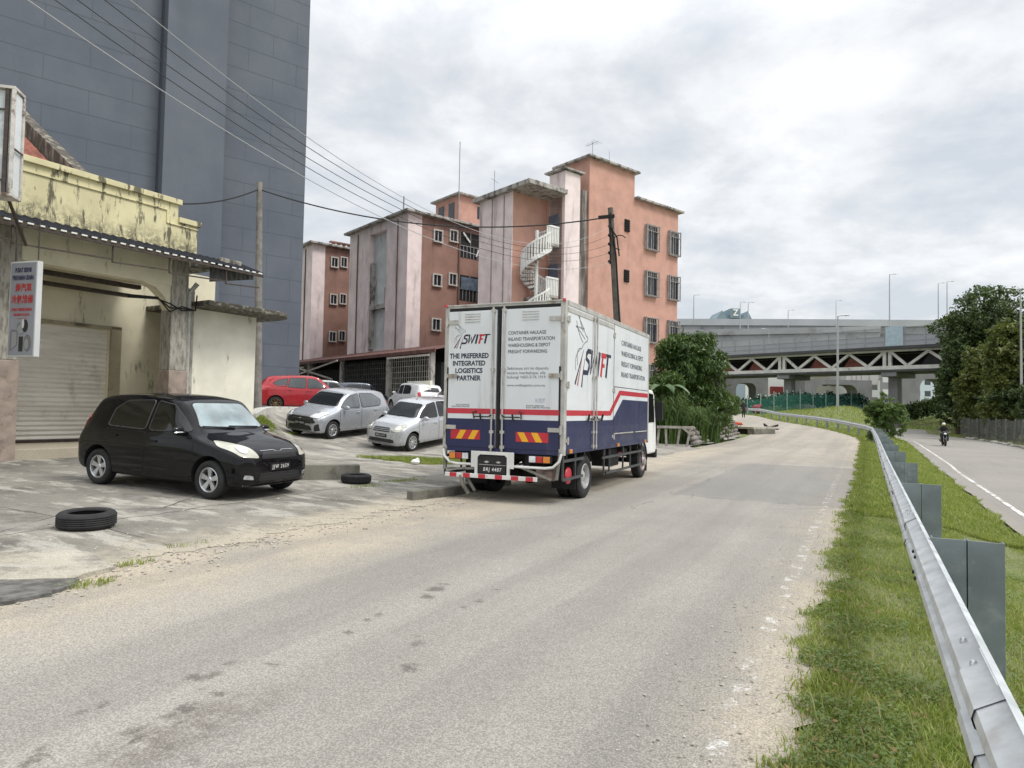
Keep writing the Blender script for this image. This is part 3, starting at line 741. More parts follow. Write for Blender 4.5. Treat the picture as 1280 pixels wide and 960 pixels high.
# projecting light-box sign above the awning
d0 = 11.2
lb = thing('light_box_sign', 'empty white framed light box sign above the shop awning', 'sign', W(-27, 238, d0), R(14))
Hh = 138 * d0 / FPX
fr = MB()
ww_ = .48
fr.mm(-2.2, ww_, -.03, .36, Hh - .05, Hh); fr.mm(-2.2, ww_, -.03, .36, -.05, 0); fr.mm(ww_ - .05, ww_, -.03, .03, 0, Hh - .05); fr.mm(ww_ - .05, ww_, .33, .38, 0, Hh - .05)
fr.build('frame', M('light_box_frame', (.55, .52, .48), .5, var=.2, vs=6, stain=((.12, .07, .05), 4, .5, .65)), lb, bevel=.006)
MB().mm(-2.2, ww_ - .07, .03, .05, .02, Hh - .07).build('front_panel', M('dirty_acrylic', (.50, .54, .56), .25, var=.2, vs=1.5, stain=((.78, .79, .80), .9, .52, .6)), lb)
MB().mm(ww_ - .06, ww_ - .03, .04, .32, .02, Hh - .07).build('side_panel', M('white_acrylic', (.66, .70, .72), .3, var=.05), lb)
rr_ = MB()
rr_.bar((-2.2, .01, Hh * .78), (ww_ - .1, .01, Hh * .78), .02, .025); rr_.bar((-2.2, .01, Hh * .12), (ww_ - .1, .01, Hh * .12), .02, .025); rr_.bar((ww_ - .12, .0, 0.0), (ww_ - .12, .0, Hh - .05), .04, .06); rr_.bar((ww_, .03, Hh * .42), (ww_, .33, Hh * .42), .02, .025)
rr_.build('rail', MAT_RUST, lb)
for q in (-.3, .3): MB().tube([(q, .3, 0), (q - .3, 1.8, -.5)], .03, 6).build('bracket', MAT_RUST, lb)

# ================================================================== TALL GREY BLOCK
def mat_grey():
    k = NT('slate_grey_render')
    b = k.mix(k.rng(k.noise(.25, 6, .6), .35, .65), (.094, .110, .140), (.122, .139, .169))
    b = k.mix(k.rng(k.noise(1.0, 8, .7, k.map((1, 1, .25))), .5, .75, 0, .4), b, (.085, .098, .122))
    k.col(b); k.p.inputs['Roughness'].default_value = .8
    k.bump(k.noise(6, 6, .7), .2, .02); return k.m
MAT_GREY = mat_grey(); MAT_GROOVE = M('render_groove', (.080, .094, .119), .9, var=0)
HG = R(50)
gb = thing('tower_block', 'huge windowless slate grey block towering behind the shophouse', 'building', (W(379, 300, 36).x, 36, 0), math.pi / 2 - HG)
GZ = 46
def gpx(px):            # facade coordinate (x, negative towards camera) of a photo column
    r = (px - 640) / FPX; ox, oy = gb.location.x, gb.location.y
    return (r * oy - ox) / (math.sin(HG) - r * math.cos(HG))
xa, xb, xc = gpx(-120), gpx(188), gpx(264)
MB().mm(xc, 0, 0, 14, -2, GZ).build('wall', MAT_GREY, gb)
MB().mm(xa - 8, xb - .12, .0, 14, -2, GZ).build('wall', MAT_GREY, gb)
MB().mm(xb, xc, -.75, 13, -2, GZ).build('pilaster', MAT_GREY, gb)
MB().mm(xb - .12, xb, .1, 13, -2, GZ).build('recess', MAT_GREY, gb)
def grooves(x0, x1, y, zstep, lens, seed):
    g = MB(); rr = random.Random(seed); row = 0; z = 1.2
    while z < 42:
        g.mm(x0, x1, y - .004, y + .01, z - .010, z + .010)
        x = x0 + (lens * .5 if row % 2 else lens)
        while x < x1 - .4:
            g.mm(x - .009, x + .009, y - .004, y + .01, z + .010, z + zstep - .010); x += lens
        z += zstep; row += 1
    return g
g = grooves(xa - 8, xb - .12, 0, 1.08, 3.4, 1); g.build('joint_lines', MAT_GROOVE, gb)
g = grooves(xc, 0, 0, 1.15, 2.5, 2); g.build('joint_lines', MAT_GROOVE, gb)
# ================================================================== PINK AND TERRACOTTA FLATS
MAT_ORANGE = mat_paint('terracotta_paint', (.56, .325, .26), amount=(.52, .76), mould=(.34, .20, .16), sc_=.8, stretch=(1, 1, .35))
MAT_BROWN = mat_paint('shaded_weathered_terracotta', (.31, .185, .15), amount=(.50, .72), mould=(.14, .085, .07), sc_=.6, stretch=(1.2, 1.2, .3))  # brown darkened for shade beside the stair block; mould streaks on top
MAT_PINK = mat_paint('pale_pink_paint', (.80, .69, .68), amount=(.52, .72), mould=(.30, .25, .24), sc_=1.0, stretch=(1.5, 1.5, .22))
MAT_STAIN = mat_paint('black_streaked_render', (.34, .30, .27), amount=(.42, .58), mould=(.055, .05, .045), sc_=.8, stretch=(2, 2, .3))
MAT_SLAB = mat_paint('stained_concrete_slab', (.42, .40, .37), amount=(.46, .62), mould=(.08, .075, .07), sc_=1.2, stretch=(2, 2, 1))
MAT_WGLASS = M('dark_window_glass', (.02, .025, .035), .12, var=.2, vs=.8)
MAT_FRAME = M('weathered_white_frame', (.50, .48, .45), .6, var=.15, vs=6)
MAT_GREYM = M('galvanised_grey', (.33, .34, .35), .5, metal=.3, var=.15, vs=4)
HF = R(50)
MAT_CFRAME = M('grimy_window_steel', (.33, .31, .295), .6, var=.25, vs=5)
def facepx(o, px):
    r = (px - 640) / FPX; ox, oy = o.location.x, o.location.y
    return (r * oy - ox) / (math.sin(HF) - r * math.cos(HF))
def zpx(o, x, px, py):                     # height seen at photo pixel (px, py) on the long face at x
    return W(px, py, o.location.y + x * math.cos(HF)).z
def flats_window(parent, x0, x1, z0, z1, y=0.0, cage=False, frame=.07, mat=None):
    f = MB()
    f.mm(x0 - frame, x1 + frame, y - .10, y + .05, z1, z1 + frame); f.mm(x0 - frame, x1 + frame, y - .16, y + .05, z0 - frame, z0)
    f.mm(x0 - frame, x0, y - .10, y + .05, z0, z1); f.mm(x1, x1 + frame, y - .10, y + .05, z0, z1)
    xm = (x0 + x1) / 2; f.mm(xm - .025, xm + .025, y - .05, y + .02, z0, z1)
    w_ = f.build('window', mat or MAT_FRAME, parent)
    p = MB(); p.mm(x0, x1, y - .018, y - .005, z0, z1); p.build('pane', MAT_WGLASS, w_)
    if cage:
        c = MB(); k = 7
        for i in range(k): q = x0 + (x1 - x0) * i / (k - 1); c.mm(q - .012, q + .012, y - .24, y - .22, (z0 + .02) if i % 3 == 0 else z0 + (z1 - z0) * .75, z1)
        for zz_ in (z0, z0 + (z1 - z0) * .75, z1):
            c.mm(x0 - .05, x1 + .05, y - .25, y - .21, zz_, zz_ + .03); c.mm(x0 - .05, x0 - .02, y - .22, y - .10, zz_, zz_ + .03); c.mm(x1 + .02, x1 + .05, y - .22, y - .10, zz_, zz_ + .03)
        for q in (x0 - .09, x1 + .04): c.mm(q, q + .05, y - .26, y - .21, z0 - .06, z1 + .06)
        c.build('grille', MAT_CFRAME, w_)
    return w_
# ---- block with the spiral stair
fc = thing('apartment_block', 'terracotta flats with white spiral stair and tall stair tower', 'building', (W(661, 300, 37).x, 37, 0), math.pi / 2 - HF)
GB = .2
b = MB(); b.mm(4.78, 13.4, 0, 7, GB, 15.0); b.build('wall', MAT_ORANGE, fc)
b = MB(); b.mm(4.72, 8.84, -.003, 2.75, 15.0, 16.6); b.mm(4.725, 4.78, -.003, 2.75, GB, 15.0); b.build('stair_tower', MAT_ORANGE, fc)
b = MB(); b.mm(4.45, 9.1, -.28, 3.0, 16.6, 16.74); b.mm(8.85, 13.75, -.28, 7.2, 15.0, 15.14); b.build('roof', MAT_SLAB, fc, bevel=.02)
b = MB(); b.mm(0, 2.6, 1.42, 4.45, GB, 13.85); b.mm(2.6, 3.0, 0.10, 4.45, GB, 13.85); b.build('alcove_wall', MAT_ORANGE, fc)
b = MB(); b.mm(-.05, 0.0, 1.40, 4.47, GB, 13.85); b.build('end_wall', MAT_PINK, fc)
b = MB(); b.mm(2.6, 3.83, -.12, 1.2, GB, 15.3); b.build('pink_shaft', MAT_PINK, fc)
b = MB(); b.mm(2.35, 4.05, -.3, 1.4, 15.36, 15.46)
for q in range(5): b.mm(2.65 + q * .27, 2.72 + q * .27, -.13, -.06, 15.3, 15.36)
b.build('shaft_cap', MAT_SLAB, fc)
b = MB(); b.mm(3.83, 4.725, .12, 4, GB, 14.6); b.build('streaked_strip', MAT_STAIN, fc)
b = MB(); b.mm(-.35, 2.6, -.35, 4.8, 13.85, 14.12); b.build('roof_slab', MAT_SLAB, fc, bevel=.02)
b = MB()
for q in (2.1, 3.2): b.tube([(-.08, q, GB), (-.08, q, 13.8)], .035, 6)
b.build('drainpipe', M('dirty_pipe', (.3, .25, .23), .7), fc)
for z in (10.85, 7.95, 5.05):
    d = MB(); d.mm(2.52, 2.60, .35, 1.15, z, z + 2.0); d.build('door', M('blue_grey_door', (.10, .13, .18), .5), fc)
# spiral stair
SCX, SCY, SR = .95, .40, .86
stair = MB(); stair.tube([(SCX, SCY, GB), (SCX, SCY, 11.6)], .11, 12)
sp = stair.build('spiral_stair', MAT_WHITEP, fc, smooth=True)
tr = MB(); rl = MB(); bl = MB()
top, turns = 10.8, 2.0
npz = 13
fl_h = 2.9
def stair_ang(z): return R(-30) + (z - top) / fl_h * 2 * math.pi * .92
zz_ = 5.0; prev = None
while zz_ < top - .01:
    a = stair_ang(zz_); a2 = stair_ang(zz_ + .19)
    poly = [(.1 * math.cos(a), .1 * math.sin(a)), (SR * math.cos(a), SR * math.sin(a)), (SR * math.cos(a2), SR * math.sin(a2)), (.1 * math.cos(a2), .1 * math.sin(a2))]
    tr.prism(poly, lambda u, v, q: (SCX + u, SCY + v, q), zz_ - .05, zz_)
    for f_ in (0, .5):
        q = a + (a2 - a) * f_; X, Y = SCX + SR * math.cos(q), SCY + SR * math.sin(q); zb = zz_ + f_ * .19
        bl.mm(X - .035, X + .035, Y - .035, Y + .035, zb, zb + .95)
    p1 = (SCX + SR * math.cos(a), SCY + SR * math.sin(a), zz_ + .95); p2 = (SCX + SR * math.cos(a2), SCY + SR * math.sin(a2), zz_ + 1.14)
    rl.bar(p1, p2, .10, .10); rl.bar((p1[0], p1[1], p1[2] - .95), (p2[0], p2[1], p2[2] - .95), .07, .22)
    zz_ += .19
for z in (top, top - fl_h):                                    # landings
    tr.mm(SCX - .05, 1.85, SCY - .86, 1.42, z - .14, z)
    for i in range(8):
        q = SCX + .03 + i * .12; bl.mm(q - .035, q + .035, SCY - .86, SCY - .79, z, z + .9)
    for i in range(12): q = SCY - .8 + i * .18; bl.mm(1.78, 1.85, q - .035, q + .035, z, z + .9)
    rl.mm(SCX, 1.85, SCY - .88, SCY - .77, z + .9, z + 1.0); rl.mm(1.76, 1.87, SCY - .77, 1.40, z + .9, z + 1.0)
tr.build('tread', MAT_SLAB, sp); rl.build('handrail', MAT_WHITEP, sp); bl.build('baluster', MAT_WHITEP, sp)
x803, x820, x832, x847 = [facepx(fc, q) for q in (804.5, 818.5, 833.5, 845)]
for (a, c_) in ((x803, x820), (x832, x847)):
    zt = zpx(fc, a, 811 if a == x803 else 838, 280 if a == x803 else 288)
    for k_ in range(4): flats_window(fc, a, c_, zt - 1.62 - 3.0 * k_, zt - .06 - 3.0 * k_, cage=True, frame=.05, mat=MAT_CFRAME)
for py in (282, 345):
    x = facepx(fc, 781); z = zpx(fc, x, 781, py); v = MB(); v.mm(x - .22, x + .22, -.06, .02, z - .38, z + .38)
    for q in range(5): v.mm(x - .22, x + .22, -.10, -.06, z - .34 + q * .15, z - .28 + q * .15)
    v.build('louvre_vent', MAT_DARK, fc)
an = MB(); an.tube([(6, 1, 16.7), (6, 1, 18.2)], .02, 5)
for q in range(5): an.tube([(5.6 + .05 * q, .6 + q * .2, 18.1), (6.4 - .05 * q, .6 + q * .2, 18.1)], .012, 4)
an.tube([(6, .5, 18.1), (6, 1.6, 18.1)], .014, 4); an.tube([(.2, 3.4, 14.1), (.2, 3.4, 15.6)], .02, 5); an.tube([(-.2, 3.2, 15.0), (.8, 3.8, 15.1)], .014, 4); an.tube([(7.6, 1, 16.7), (7.3, .8, 17.9)], .015, 4); an.build('antenna', MAT_GREYM, fc)

# ---- the two blocks behind, repeats with their own details
def wing(px_corner, d, label, end_w, px_w, py_w, px_open, pent, recess):
    o = thing('apartment_block', label, 'building', (W(px_corner, 300, d).x, d, 0), math.pi / 2 - HF)
    RZ = 14.05
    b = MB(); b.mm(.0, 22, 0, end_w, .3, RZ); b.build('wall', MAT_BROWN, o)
    e = MB(); y0, y1 = recess if recess else (end_w, end_w)
    e.mm(-1.05, 0.0, -.02, y0, .3, RZ)
    if recess:
        e.mm(-1.05, 0, y1, end_w + .02, .3, RZ); e.mm(-.75, 0, y0, y1, .3, 5.5); e.mm(-1.05, 0, y0, y1, RZ - .55, RZ)
    e.build('end_wall', MAT_PINK, o)
    if recess:
        MB().mm(-.70, -.02, y0, y1, 5.5, RZ - .55).build('recess_panel', mat_paint('bluish_raw_render', (.62, .64, .64), amount=(.56, .74), mould=(.16, .155, .15), sc_=.8, stretch=(2, 2, .4)), o)
        p_ = MB(); p_.mm(-1.0, -.7, y0 + .1, y1 - .1, 8.2, 8.5); p_.mm(-.9, -.7, y0 + .05, y0 + .4, 8.5, 9.6); p_.mm(-.95, -.7, y1 - .35, y1 - .01, 5.5, 11.5); p_.build('broken_ledge', MAT_SLAB, o)
    r_ = MB(); r_.mm(-1.4, 22.3, -.4, end_w + .4, RZ, RZ + .16); r_.build('roof', MAT_SLAB, o, bevel=.02)
    if not recess:
        t_ = MB()
        for q in range(9): t_.mm(.8 + q * .45, 1.0 + q * .45, .4, .6, RZ + .16, RZ + .5)
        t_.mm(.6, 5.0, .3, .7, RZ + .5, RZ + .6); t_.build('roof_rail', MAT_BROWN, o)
    dp = MB()
    for q in (1.2, end_w - 1.3): dp.tube([(-1.09, q, .3), (-1.09, q, RZ - .2)], .04, 6)
    x_ = facepx(o, px_open[0] - 1.2); dp.tube([(x_, -.06, 1), (x_, -.06, RZ)], .06, 6); dp.build('drainpipe', M('rusty_pipe', (.16, .09, .07), .8), o)
    for (a, c_) in px_w:
        xa_, xb_ = facepx(o, a), facepx(o, c_); zt = zpx(o, xa_, (a + c_) / 2, py_w[0]); zb = zpx(o, xa_, (a + c_) / 2, py_w[1])
        for k_ in range(3): flats_window(o, xa_, xb_, zb - 2.95 * k_, zt - 2.95 * k_, frame=.09)
    xa_, xb_ = facepx(o, px_open[0]), facepx(o, px_open[1])
    for k_ in range(3):
        z0 = zpx(o, xa_, px_open[0], px_open[2]) - 2.95 * k_; h_ = 1.75
        w_ = MB(); w_.mm(xa_, xb_, -.012, .02, z0, z0 + h_); w_ = w_.build('balcony_opening', MAT_DARK, o)
        g_ = MB()
        for i in range(8): q = xa_ + (xb_ - xa_) * i / 7; g_.mm(q - .02, q + .02, -.05, -.02, z0, z0 + h_ * (1 if i % 3 == 0 else .45))
        g_.mm(xa_, xb_, -.055, -.02, z0 + h_ * .45, z0 + h_ * .45 + .05)
        g_.build('railing', MAT_GREYM, w_)
        if k_ == 1: MB().mm(xa_ + .1, xb_ - .1, -.09, -.07, z0 + .75, z0 + 1.6).build('blue_screen', M('blue_grey_screen', (.10, .14, .19), .7, var=.3, vs=3), w_)
        if k_ == 0:
            lm = MB(); lm.bar((xa_ + .2, -.1, z0 + 1.7), (xa_ + .8, -.1, z0 + 1.1), .02, .12); lm.bar((xb_ - .7, -.1, z0 + .2), (xb_ - .5, -.1, z0 + .7), .02, .1); lm.build('hanging_cloth', MAT_WHITEP, w_)
    px_, py_, pw = pent
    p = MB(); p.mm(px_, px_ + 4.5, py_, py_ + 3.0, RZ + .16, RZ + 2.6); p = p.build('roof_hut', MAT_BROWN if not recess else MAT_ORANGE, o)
    MB().mm(px_ - .3, px_ + 4.8, py_ - .3, py_ + 3.3, RZ + 2.6, RZ + 2.72).build('hut_roof', MAT_SLAB, p)
    for q in (.6, 1.9):
        h_ = MB(); h_.mm(px_ - .03, px_, py_ + q, py_ + q + .7, RZ + 1.0, RZ + 2.2); h_.build('hut_window', MAT_WGLASS, p)
    MB().mm(px_ + 1.6, px_ + 2.6, py_ - .02, py_, RZ + 1.2, RZ + 2.1).build('hut_window', MAT_WGLASS, p)
    return o
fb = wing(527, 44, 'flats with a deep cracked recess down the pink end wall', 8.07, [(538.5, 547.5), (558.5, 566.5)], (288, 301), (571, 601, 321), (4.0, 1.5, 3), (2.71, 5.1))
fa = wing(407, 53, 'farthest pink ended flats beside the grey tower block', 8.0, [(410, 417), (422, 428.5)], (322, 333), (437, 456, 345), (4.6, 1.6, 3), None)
pl = MB(); pl.tube([(-1.1, .5, 14.2), (-1.1, .5, 15.2)], .05, 5); pl.tube([(3.6, 1.0, 14.2), (3.6, 1.0, 20.2)], .03, 5); pl.build('mast', MAT_GREYM, fb)

# ---- lean-to workshop in front of the pink end walls
sd = thing('lean_to_shed', 'dark lean to workshop along the foot of the pink flats', 'shed', (fb.location.x, fb.location.y, 0), math.pi / 2 - HF)
r_ = MB(); r_.bar((-1.1, -9, 5.25), (-1.1, 20, 5.25), .02, .02)
def shr(u, v): return (-1.1 - 3.6 * v, u, 5.25 - .75 * v + .03 * math.cos(u * 22))
r_.grid(shr, np.linspace(-9, 20, 240).tolist(), [0, .5, 1]); r_.mm(-4.72, -4.66, -9, 20, 4.32, 4.50)
r_.build('roof_sheet', M('rusty_red_sheet', (.11, .05, .04), .75, var=.3, vs=2), sd)
MB().mm(-1.45, -1.3, -9, 20, .8, 5.2).build('back_wall', M('dark_interior_wall', (.045, .04, .038), .9, var=.3, vs=1.5), sd)  # near-black wall colour carries the shade inside the shed
for q in (-8.5, -4.2, 1.6, 6.5, 11, 16): MB().mm(-4.6, -4.35, q, q + .25, .9, 4.5).build('post', MAT_SLAB, sd)
for (a, c_, z0, z1) in ((1.8, 9.0, 4.35, 3.5), (2.5, 8.0, 3.2, 4.1), (7, 15, 4.1, 3.7), (-8.6, -4.4, 4.2, 4.2)): MB().bar((-4.8, a, z0), (-4.8, c_, z1), .07, .10).build('loose_beam', M('pale_timber', (.46, .43, .38), .8, var=.2), sd)
for (y0_, y1_, mt_) in ((-8.4, -4.25, M('pale_grille', (.30, .29, .25), .7, var=.25)), (-3.9, 1.5, M('dark_grille', (.07, .068, .062), .8, var=.3))):
    gr = MB()
    for q in np.arange(y0_, y1_, .22): gr.mm(-4.5, -4.47, q, q + .03, 1.2, 4.2)
    for q in np.arange(1.3, 4.2, .3): gr.mm(-4.5, -4.47, y0_, y1_, q, q + .03)
    gr.build('grille', mt_, sd)
cl = MB(); rr = random.Random(4)
for i in range(26):
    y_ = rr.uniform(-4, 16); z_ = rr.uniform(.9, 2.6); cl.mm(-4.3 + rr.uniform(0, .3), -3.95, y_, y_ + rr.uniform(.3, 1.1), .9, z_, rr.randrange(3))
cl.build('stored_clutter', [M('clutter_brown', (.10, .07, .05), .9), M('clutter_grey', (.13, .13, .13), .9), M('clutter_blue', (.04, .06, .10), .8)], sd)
MB().mm(-4.7, -4.55, -8.6, -6.4, .8, 2.9).build('low_wall', MAT_YEL2, sd)
MB().mm(-3.9, -3.7, -8.4, 19, .8, 3.9).build('dark_interior_sheet', MAT_DARK, sd)  # near-black sheet standing in for the shaded inside of the shed

# ================================================================== POLES AND CABLES
MAT_POLE = M('weathered_pole', (.125, .108, .092), .85, var=.3, vs=5, bump=.3, bs=30)
MAT_POLE2 = M('concrete_pole', (.20, .185, .17), .85, var=.25, vs=4, bump=.2)
pt, pb = W(763, 260, 26), W(780, 560, 26)
pole = thing('utility_pole', 'leaning dark utility pole rising behind the lorry', 'pole', (pb.x, pb.y, H(pb.x, pb.y)))
rel = lambda q: tuple(Vector(q) - pole.location)
m = MB(); m.tube([(0, 0, -.3), rel(W(771.5, 400, 26)), rel(pt)], [.16, .14, .105], 12); m.build('shaft', MAT_POLE, pole, smooth=True)
m = MB(); m.tube([rel(W(786, 560, 25.8)), rel(W(774, 395, 25.8)), rel(W(770, 320, 25.8)), rel(W(765, 285, 25.8))], .035, 6)
lp = [rel(W(772 + 9 * math.cos(a) + 3, 303 + 9 * math.sin(a), 25.8)) for a in np.linspace(1.6, 5.6, 12)]; m.tube(lp, .02, 5); m.tube([rel(W(763, 285, 25.8)), rel(W(771, 296, 25.8)), rel(W(774, 320, 25.8))], .03, 5)
m.build('cable_loop', MAT_DARK, pole, smooth=True)
m = MB(); m.bar(rel(W(748, 272, 25.9)), rel(W(768, 270, 25.9)), .10, .12); m.bar(rel(W(763, 266, 25.7)), rel(W(763, 330, 25.7)), .10, .05)
for i in range(5): m.ball(rel(W(762, 283 + i * 11, 25.6)), .07, 8, 6)
m.build('bracket', MAT_DARK, pole)
p2b = W(322, 512, 27)
pole2 = thing('utility_pole', 'grey utility pole standing between the shophouse and tower block', 'pole', (p2b.x, p2b.y, H(p2b.x, p2b.y)))
q2 = Vector(W(324.5, 228, 27)) - pole2.location
m = MB(); m.tube([(0, 0, -.3), tuple(q2)], [.17, .11], 12); m.build('shaft', MAT_POLE2, pole2, smooth=True)
def cable(name, label, pts, r, mat, cat='cable', group=None):
    m = MB(); m.tube(pts, r, 5); return tag(m.build(name, mat, None, smooth=True), label, cat, group)
def catenary(A, B, sag, n=26, u0=0, u1=1):
    A, B = Vector(A), Vector(B); out = []
    for i in range(n):
        u = u0 + (u1 - u0) * i / (n - 1); p = A.lerp(B, u); p.z -= 4 * sag * u * (1 - u); out.append(p)
    return out
MAT_WIRE = M('black_cable', (.02, .02, .022), .7, var=0); MAT_WIRE2 = M('bare_wire', (.40, .41, .42), .5, metal=.3, var=0)
cable('overhead_cable', 'thick black cable strung between the two utility poles', catenary(W(325, 237, 27), W(757, 272, 26), .85), .028, MAT_WIRE)
cable('overhead_cable', 'black cable running from the grey pole behind the yellow parapet', catenary(W(325, 236, 27), W(214, 254, 24), .22, 12), .028, MAT_WIRE)
WL = ['highest of the thin wires slanting across the tower block', 'second highest thin wire slanting across the tower block', 'middle one of five thin wires across the tower block', 'second lowest thin wire slanting across the tower block', 'pale lowest wire slanting across the tower block']
for i, (px, y) in enumerate(((163, 283), (131, 294), (97, 305), (69, 316), (34.5, 328))):
    A = W(px, 0, 8); B = W(762, y, 25.6)
    cable('overhead_wire', WL[i], catenary(A, B, [1.62, 1.5, 1.42, 1.38, 1.34][i], 40, -.3, 1), .0062 if i < 4 else .0075, MAT_WIRE if i in (1, 2, 3) else MAT_WIRE2, 'wire', 'thin wires above the street')
# ================================================================== CARS
def pchip(xs, ys, q):
    xs = np.asarray(xs, float); ys = np.asarray(ys, float); h = np.diff(xs); d = np.diff(ys) / h
    m = np.zeros_like(ys); m[0], m[-1] = d[0], d[-1]
    for i in range(1, len(ys) - 1):
        if d[i - 1] * d[i] > 0:
            w1, w2 = 2 * h[i] + h[i - 1], h[i] + 2 * h[i - 1]; m[i] = (w1 + w2) / (w1 / d[i - 1] + w2 / d[i])
    q = np.asarray(q, float); i = np.clip(np.searchsorted(xs, q) - 1, 0, len(xs) - 2); t = (q - xs[i]) / h[i]
    return (2 * t**3 - 3 * t**2 + 1) * ys[i] + (t**3 - 2 * t**2 + t) * h[i] * m[i] + (-2 * t**3 + 3 * t**2) * ys[i + 1] + (t**3 - t**2) * h[i] * m[i + 1]
def catmull(P, n):                      # P (k,2) -> smooth polyline with n points per span
    P = np.asarray(P, float); k = len(P); Q = np.vstack([2 * P[0] - P[1], P, 2 * P[-1] - P[-2]]); out = []
    for i in range(k - 1):
        p0, p1, p2, p3 = Q[i:i + 4]
        for t in np.linspace(0, 1, n, endpoint=False):
            out.append(.5 * (2 * p1 + (p2 - p0) * t + (2 * p0 - 5 * p1 + 4 * p2 - p3) * t * t + (3 * p1 - p0 - 3 * p2 + p3) * t**3))
    out.append(P[-1]); return np.array(out)
def car_paint(name, c, metal=0, rough=.28, flake=False):
    k = NT(name); p = k.p
    k.col(k.mix(k.rng(k.noise(1.2, 6), .4, .7, 0, .5), c, sc(c, .86) if max(c) > .1 else (.014, .0135, .014)))
    p.inputs['Metallic'].default_value = metal; k.set(p, 'Roughness', k.rng(k.noise(2.5, 7, .7), .3, .75, rough - .06, rough + .14))
    p.inputs['Coat Weight'].default_value = .8 if max(c) > .05 else .7; p.inputs['Coat Roughness'].default_value = .04
    if max(c) < .05: p.inputs['Specular IOR Level'].default_value = .0
    return k.m
MAT_RUBBER = M('tyre_rubber', (.018, .018, .019), .85, var=.25, vs=6, bump=.3, bs=90)
MAT_TRIM = M('black_plastic_trim', (.018, .018, .02), .5, var=.1)
MAT_ALLOY = M('alloy_rim', (.52, .53, .54), .35, metal=.75, var=.1, vs=6)
MAT_RIMD = M('dark_bronze_rim', (.16, .11, .06), .4, metal=.6, var=.1)
MAT_CHROME = M('chrome', (.7, .7, .7), .15, metal=1, var=0)
MAT_TINT = M('tinted_glass', (.006, .007, .008), .05, var=0, spec=.8)
MAT_WSHADE = M('reflection_tinted_windscreen', (.20, .26, .27), .06, var=.35, vs=2.5, coat=1, spec=.9)  # pale blue base colour holds reflected sky and the sunshade behind the glass
MAT_LAMP = M('headlamp_lens', (.44, .44, .37), .12, var=.15, vs=8, coat=1)
MAT_LAMPC = M('clear_lamp', (.70, .72, .74), .1, var=.2, vs=9, coat=1)
MAT_TAIL = M('tail_lamp', (.45, .015, .02), .15, var=.15, vs=9, coat=1)
MAT_PLATE = M('black_number_plate', (.012, .012, .013), .4, var=0)
MAT_PLTXT = M('plate_characters', (.75, .75, .75), .5, var=0)
MAT_AMBER = M('amber_lens', (.65, .22, .02), .2, var=.1, coat=1)
def resample(poly, n):
    P = [Vector((a[0], a[1], 0)) for a in poly]; k = len(P); L_ = [(P[(i + 1) % k] - P[i]).length for i in range(k)]; T = sum(L_); out = []
    for j in range(n):
        d = T * j / n; i = 0
        while d > L_[i] and i < k - 1: d -= L_[i]; i += 1
        q = P[i].lerp(P[(i + 1) % k], d / L_[i] if L_[i] else 0); out.append((q.x, q.y))
    return out
def rounded(poly, r=.2, n=4):              # soften corners of an outline
    k = len(poly); out = []
    for i in range(k):
        a, b, c = Vector(poly[i - 1]), Vector(poly[i]), Vector(poly[(i + 1) % k])
        p, q = b.lerp(a, r), b.lerp(c, r)
        for j in range(n + 1):
            t = j / n; out.append(tuple((1 - t)**2 * p + 2 * t * (1 - t) * b + t * t * q))
    return out
def patch(name, bvh, poly, view, mat, parent, off=.005, depth=.02, n=64, rings=7, sign=1, smooth=True):
    """a piece that follows the body: outline in the side (x,z), front or rear (y,z) or top (x,y) view, pushed onto the body surface"""
    o = resample(poly, n); cx = sum(p[0] for p in o) / n; cy = sum(p[1] for p in o) / n
    pts = []
    def hit(u, v):
        if view == 'side': org, d = Vector((u, 3 * sign, v)), Vector((0, -sign, 0))
        elif view == 'front': org, d = Vector((4, u, v)), Vector((-1, 0, 0))
        elif view == 'rear': org, d = Vector((-4, u, v)), Vector((1, 0, 0))
        else: org, d = Vector((u, v, 4)), Vector((0, 0, -1))
        h = bvh.ray_cast(org, d)
        if h[0] is None: return None
        nn = h[1]
        if nn.dot(d) > 0: nn = -nn
        return h[0], nn, d
    for r_ in range(rings + 1):
        f = 1 - r_ / (rings + .0)
        for (u, v) in (o if r_ < rings else [(cx, cy)]):
            pts.append(hit(cx + (u - cx) * f, cy + (v - cy) * f))
    good = [q for q in pts if q]
    if not good: return None
    last = good[0]; P = []; Ns = []; D = good[0][2]
    for q in pts:
        last = q or last; P.append(last[0] + last[1] * off); Ns.append(last[1])
    mb = MB(); fs = []
    for r_ in range(rings - 1):
        for i in range(n):
            j = (i + 1) % n; fs.append((r_ * n + i, r_ * n + j, (r_ + 1) * n + j, (r_ + 1) * n + i))
    c = rings * n
    for i in range(n): fs.append(((rings - 1) * n + i, (rings - 1) * n + (i + 1) % n, c))
    vs = list(P); k = len(vs)
    for i in range(n): vs.append(P[i] - Ns[i] * depth)
    for i in range(n): j = (i + 1) % n; fs.append((i, k + i, k + j, j))
    mb.add(vs, fs); return mb.build(name, mat, parent, smooth=smooth, fix=True, angle=50)
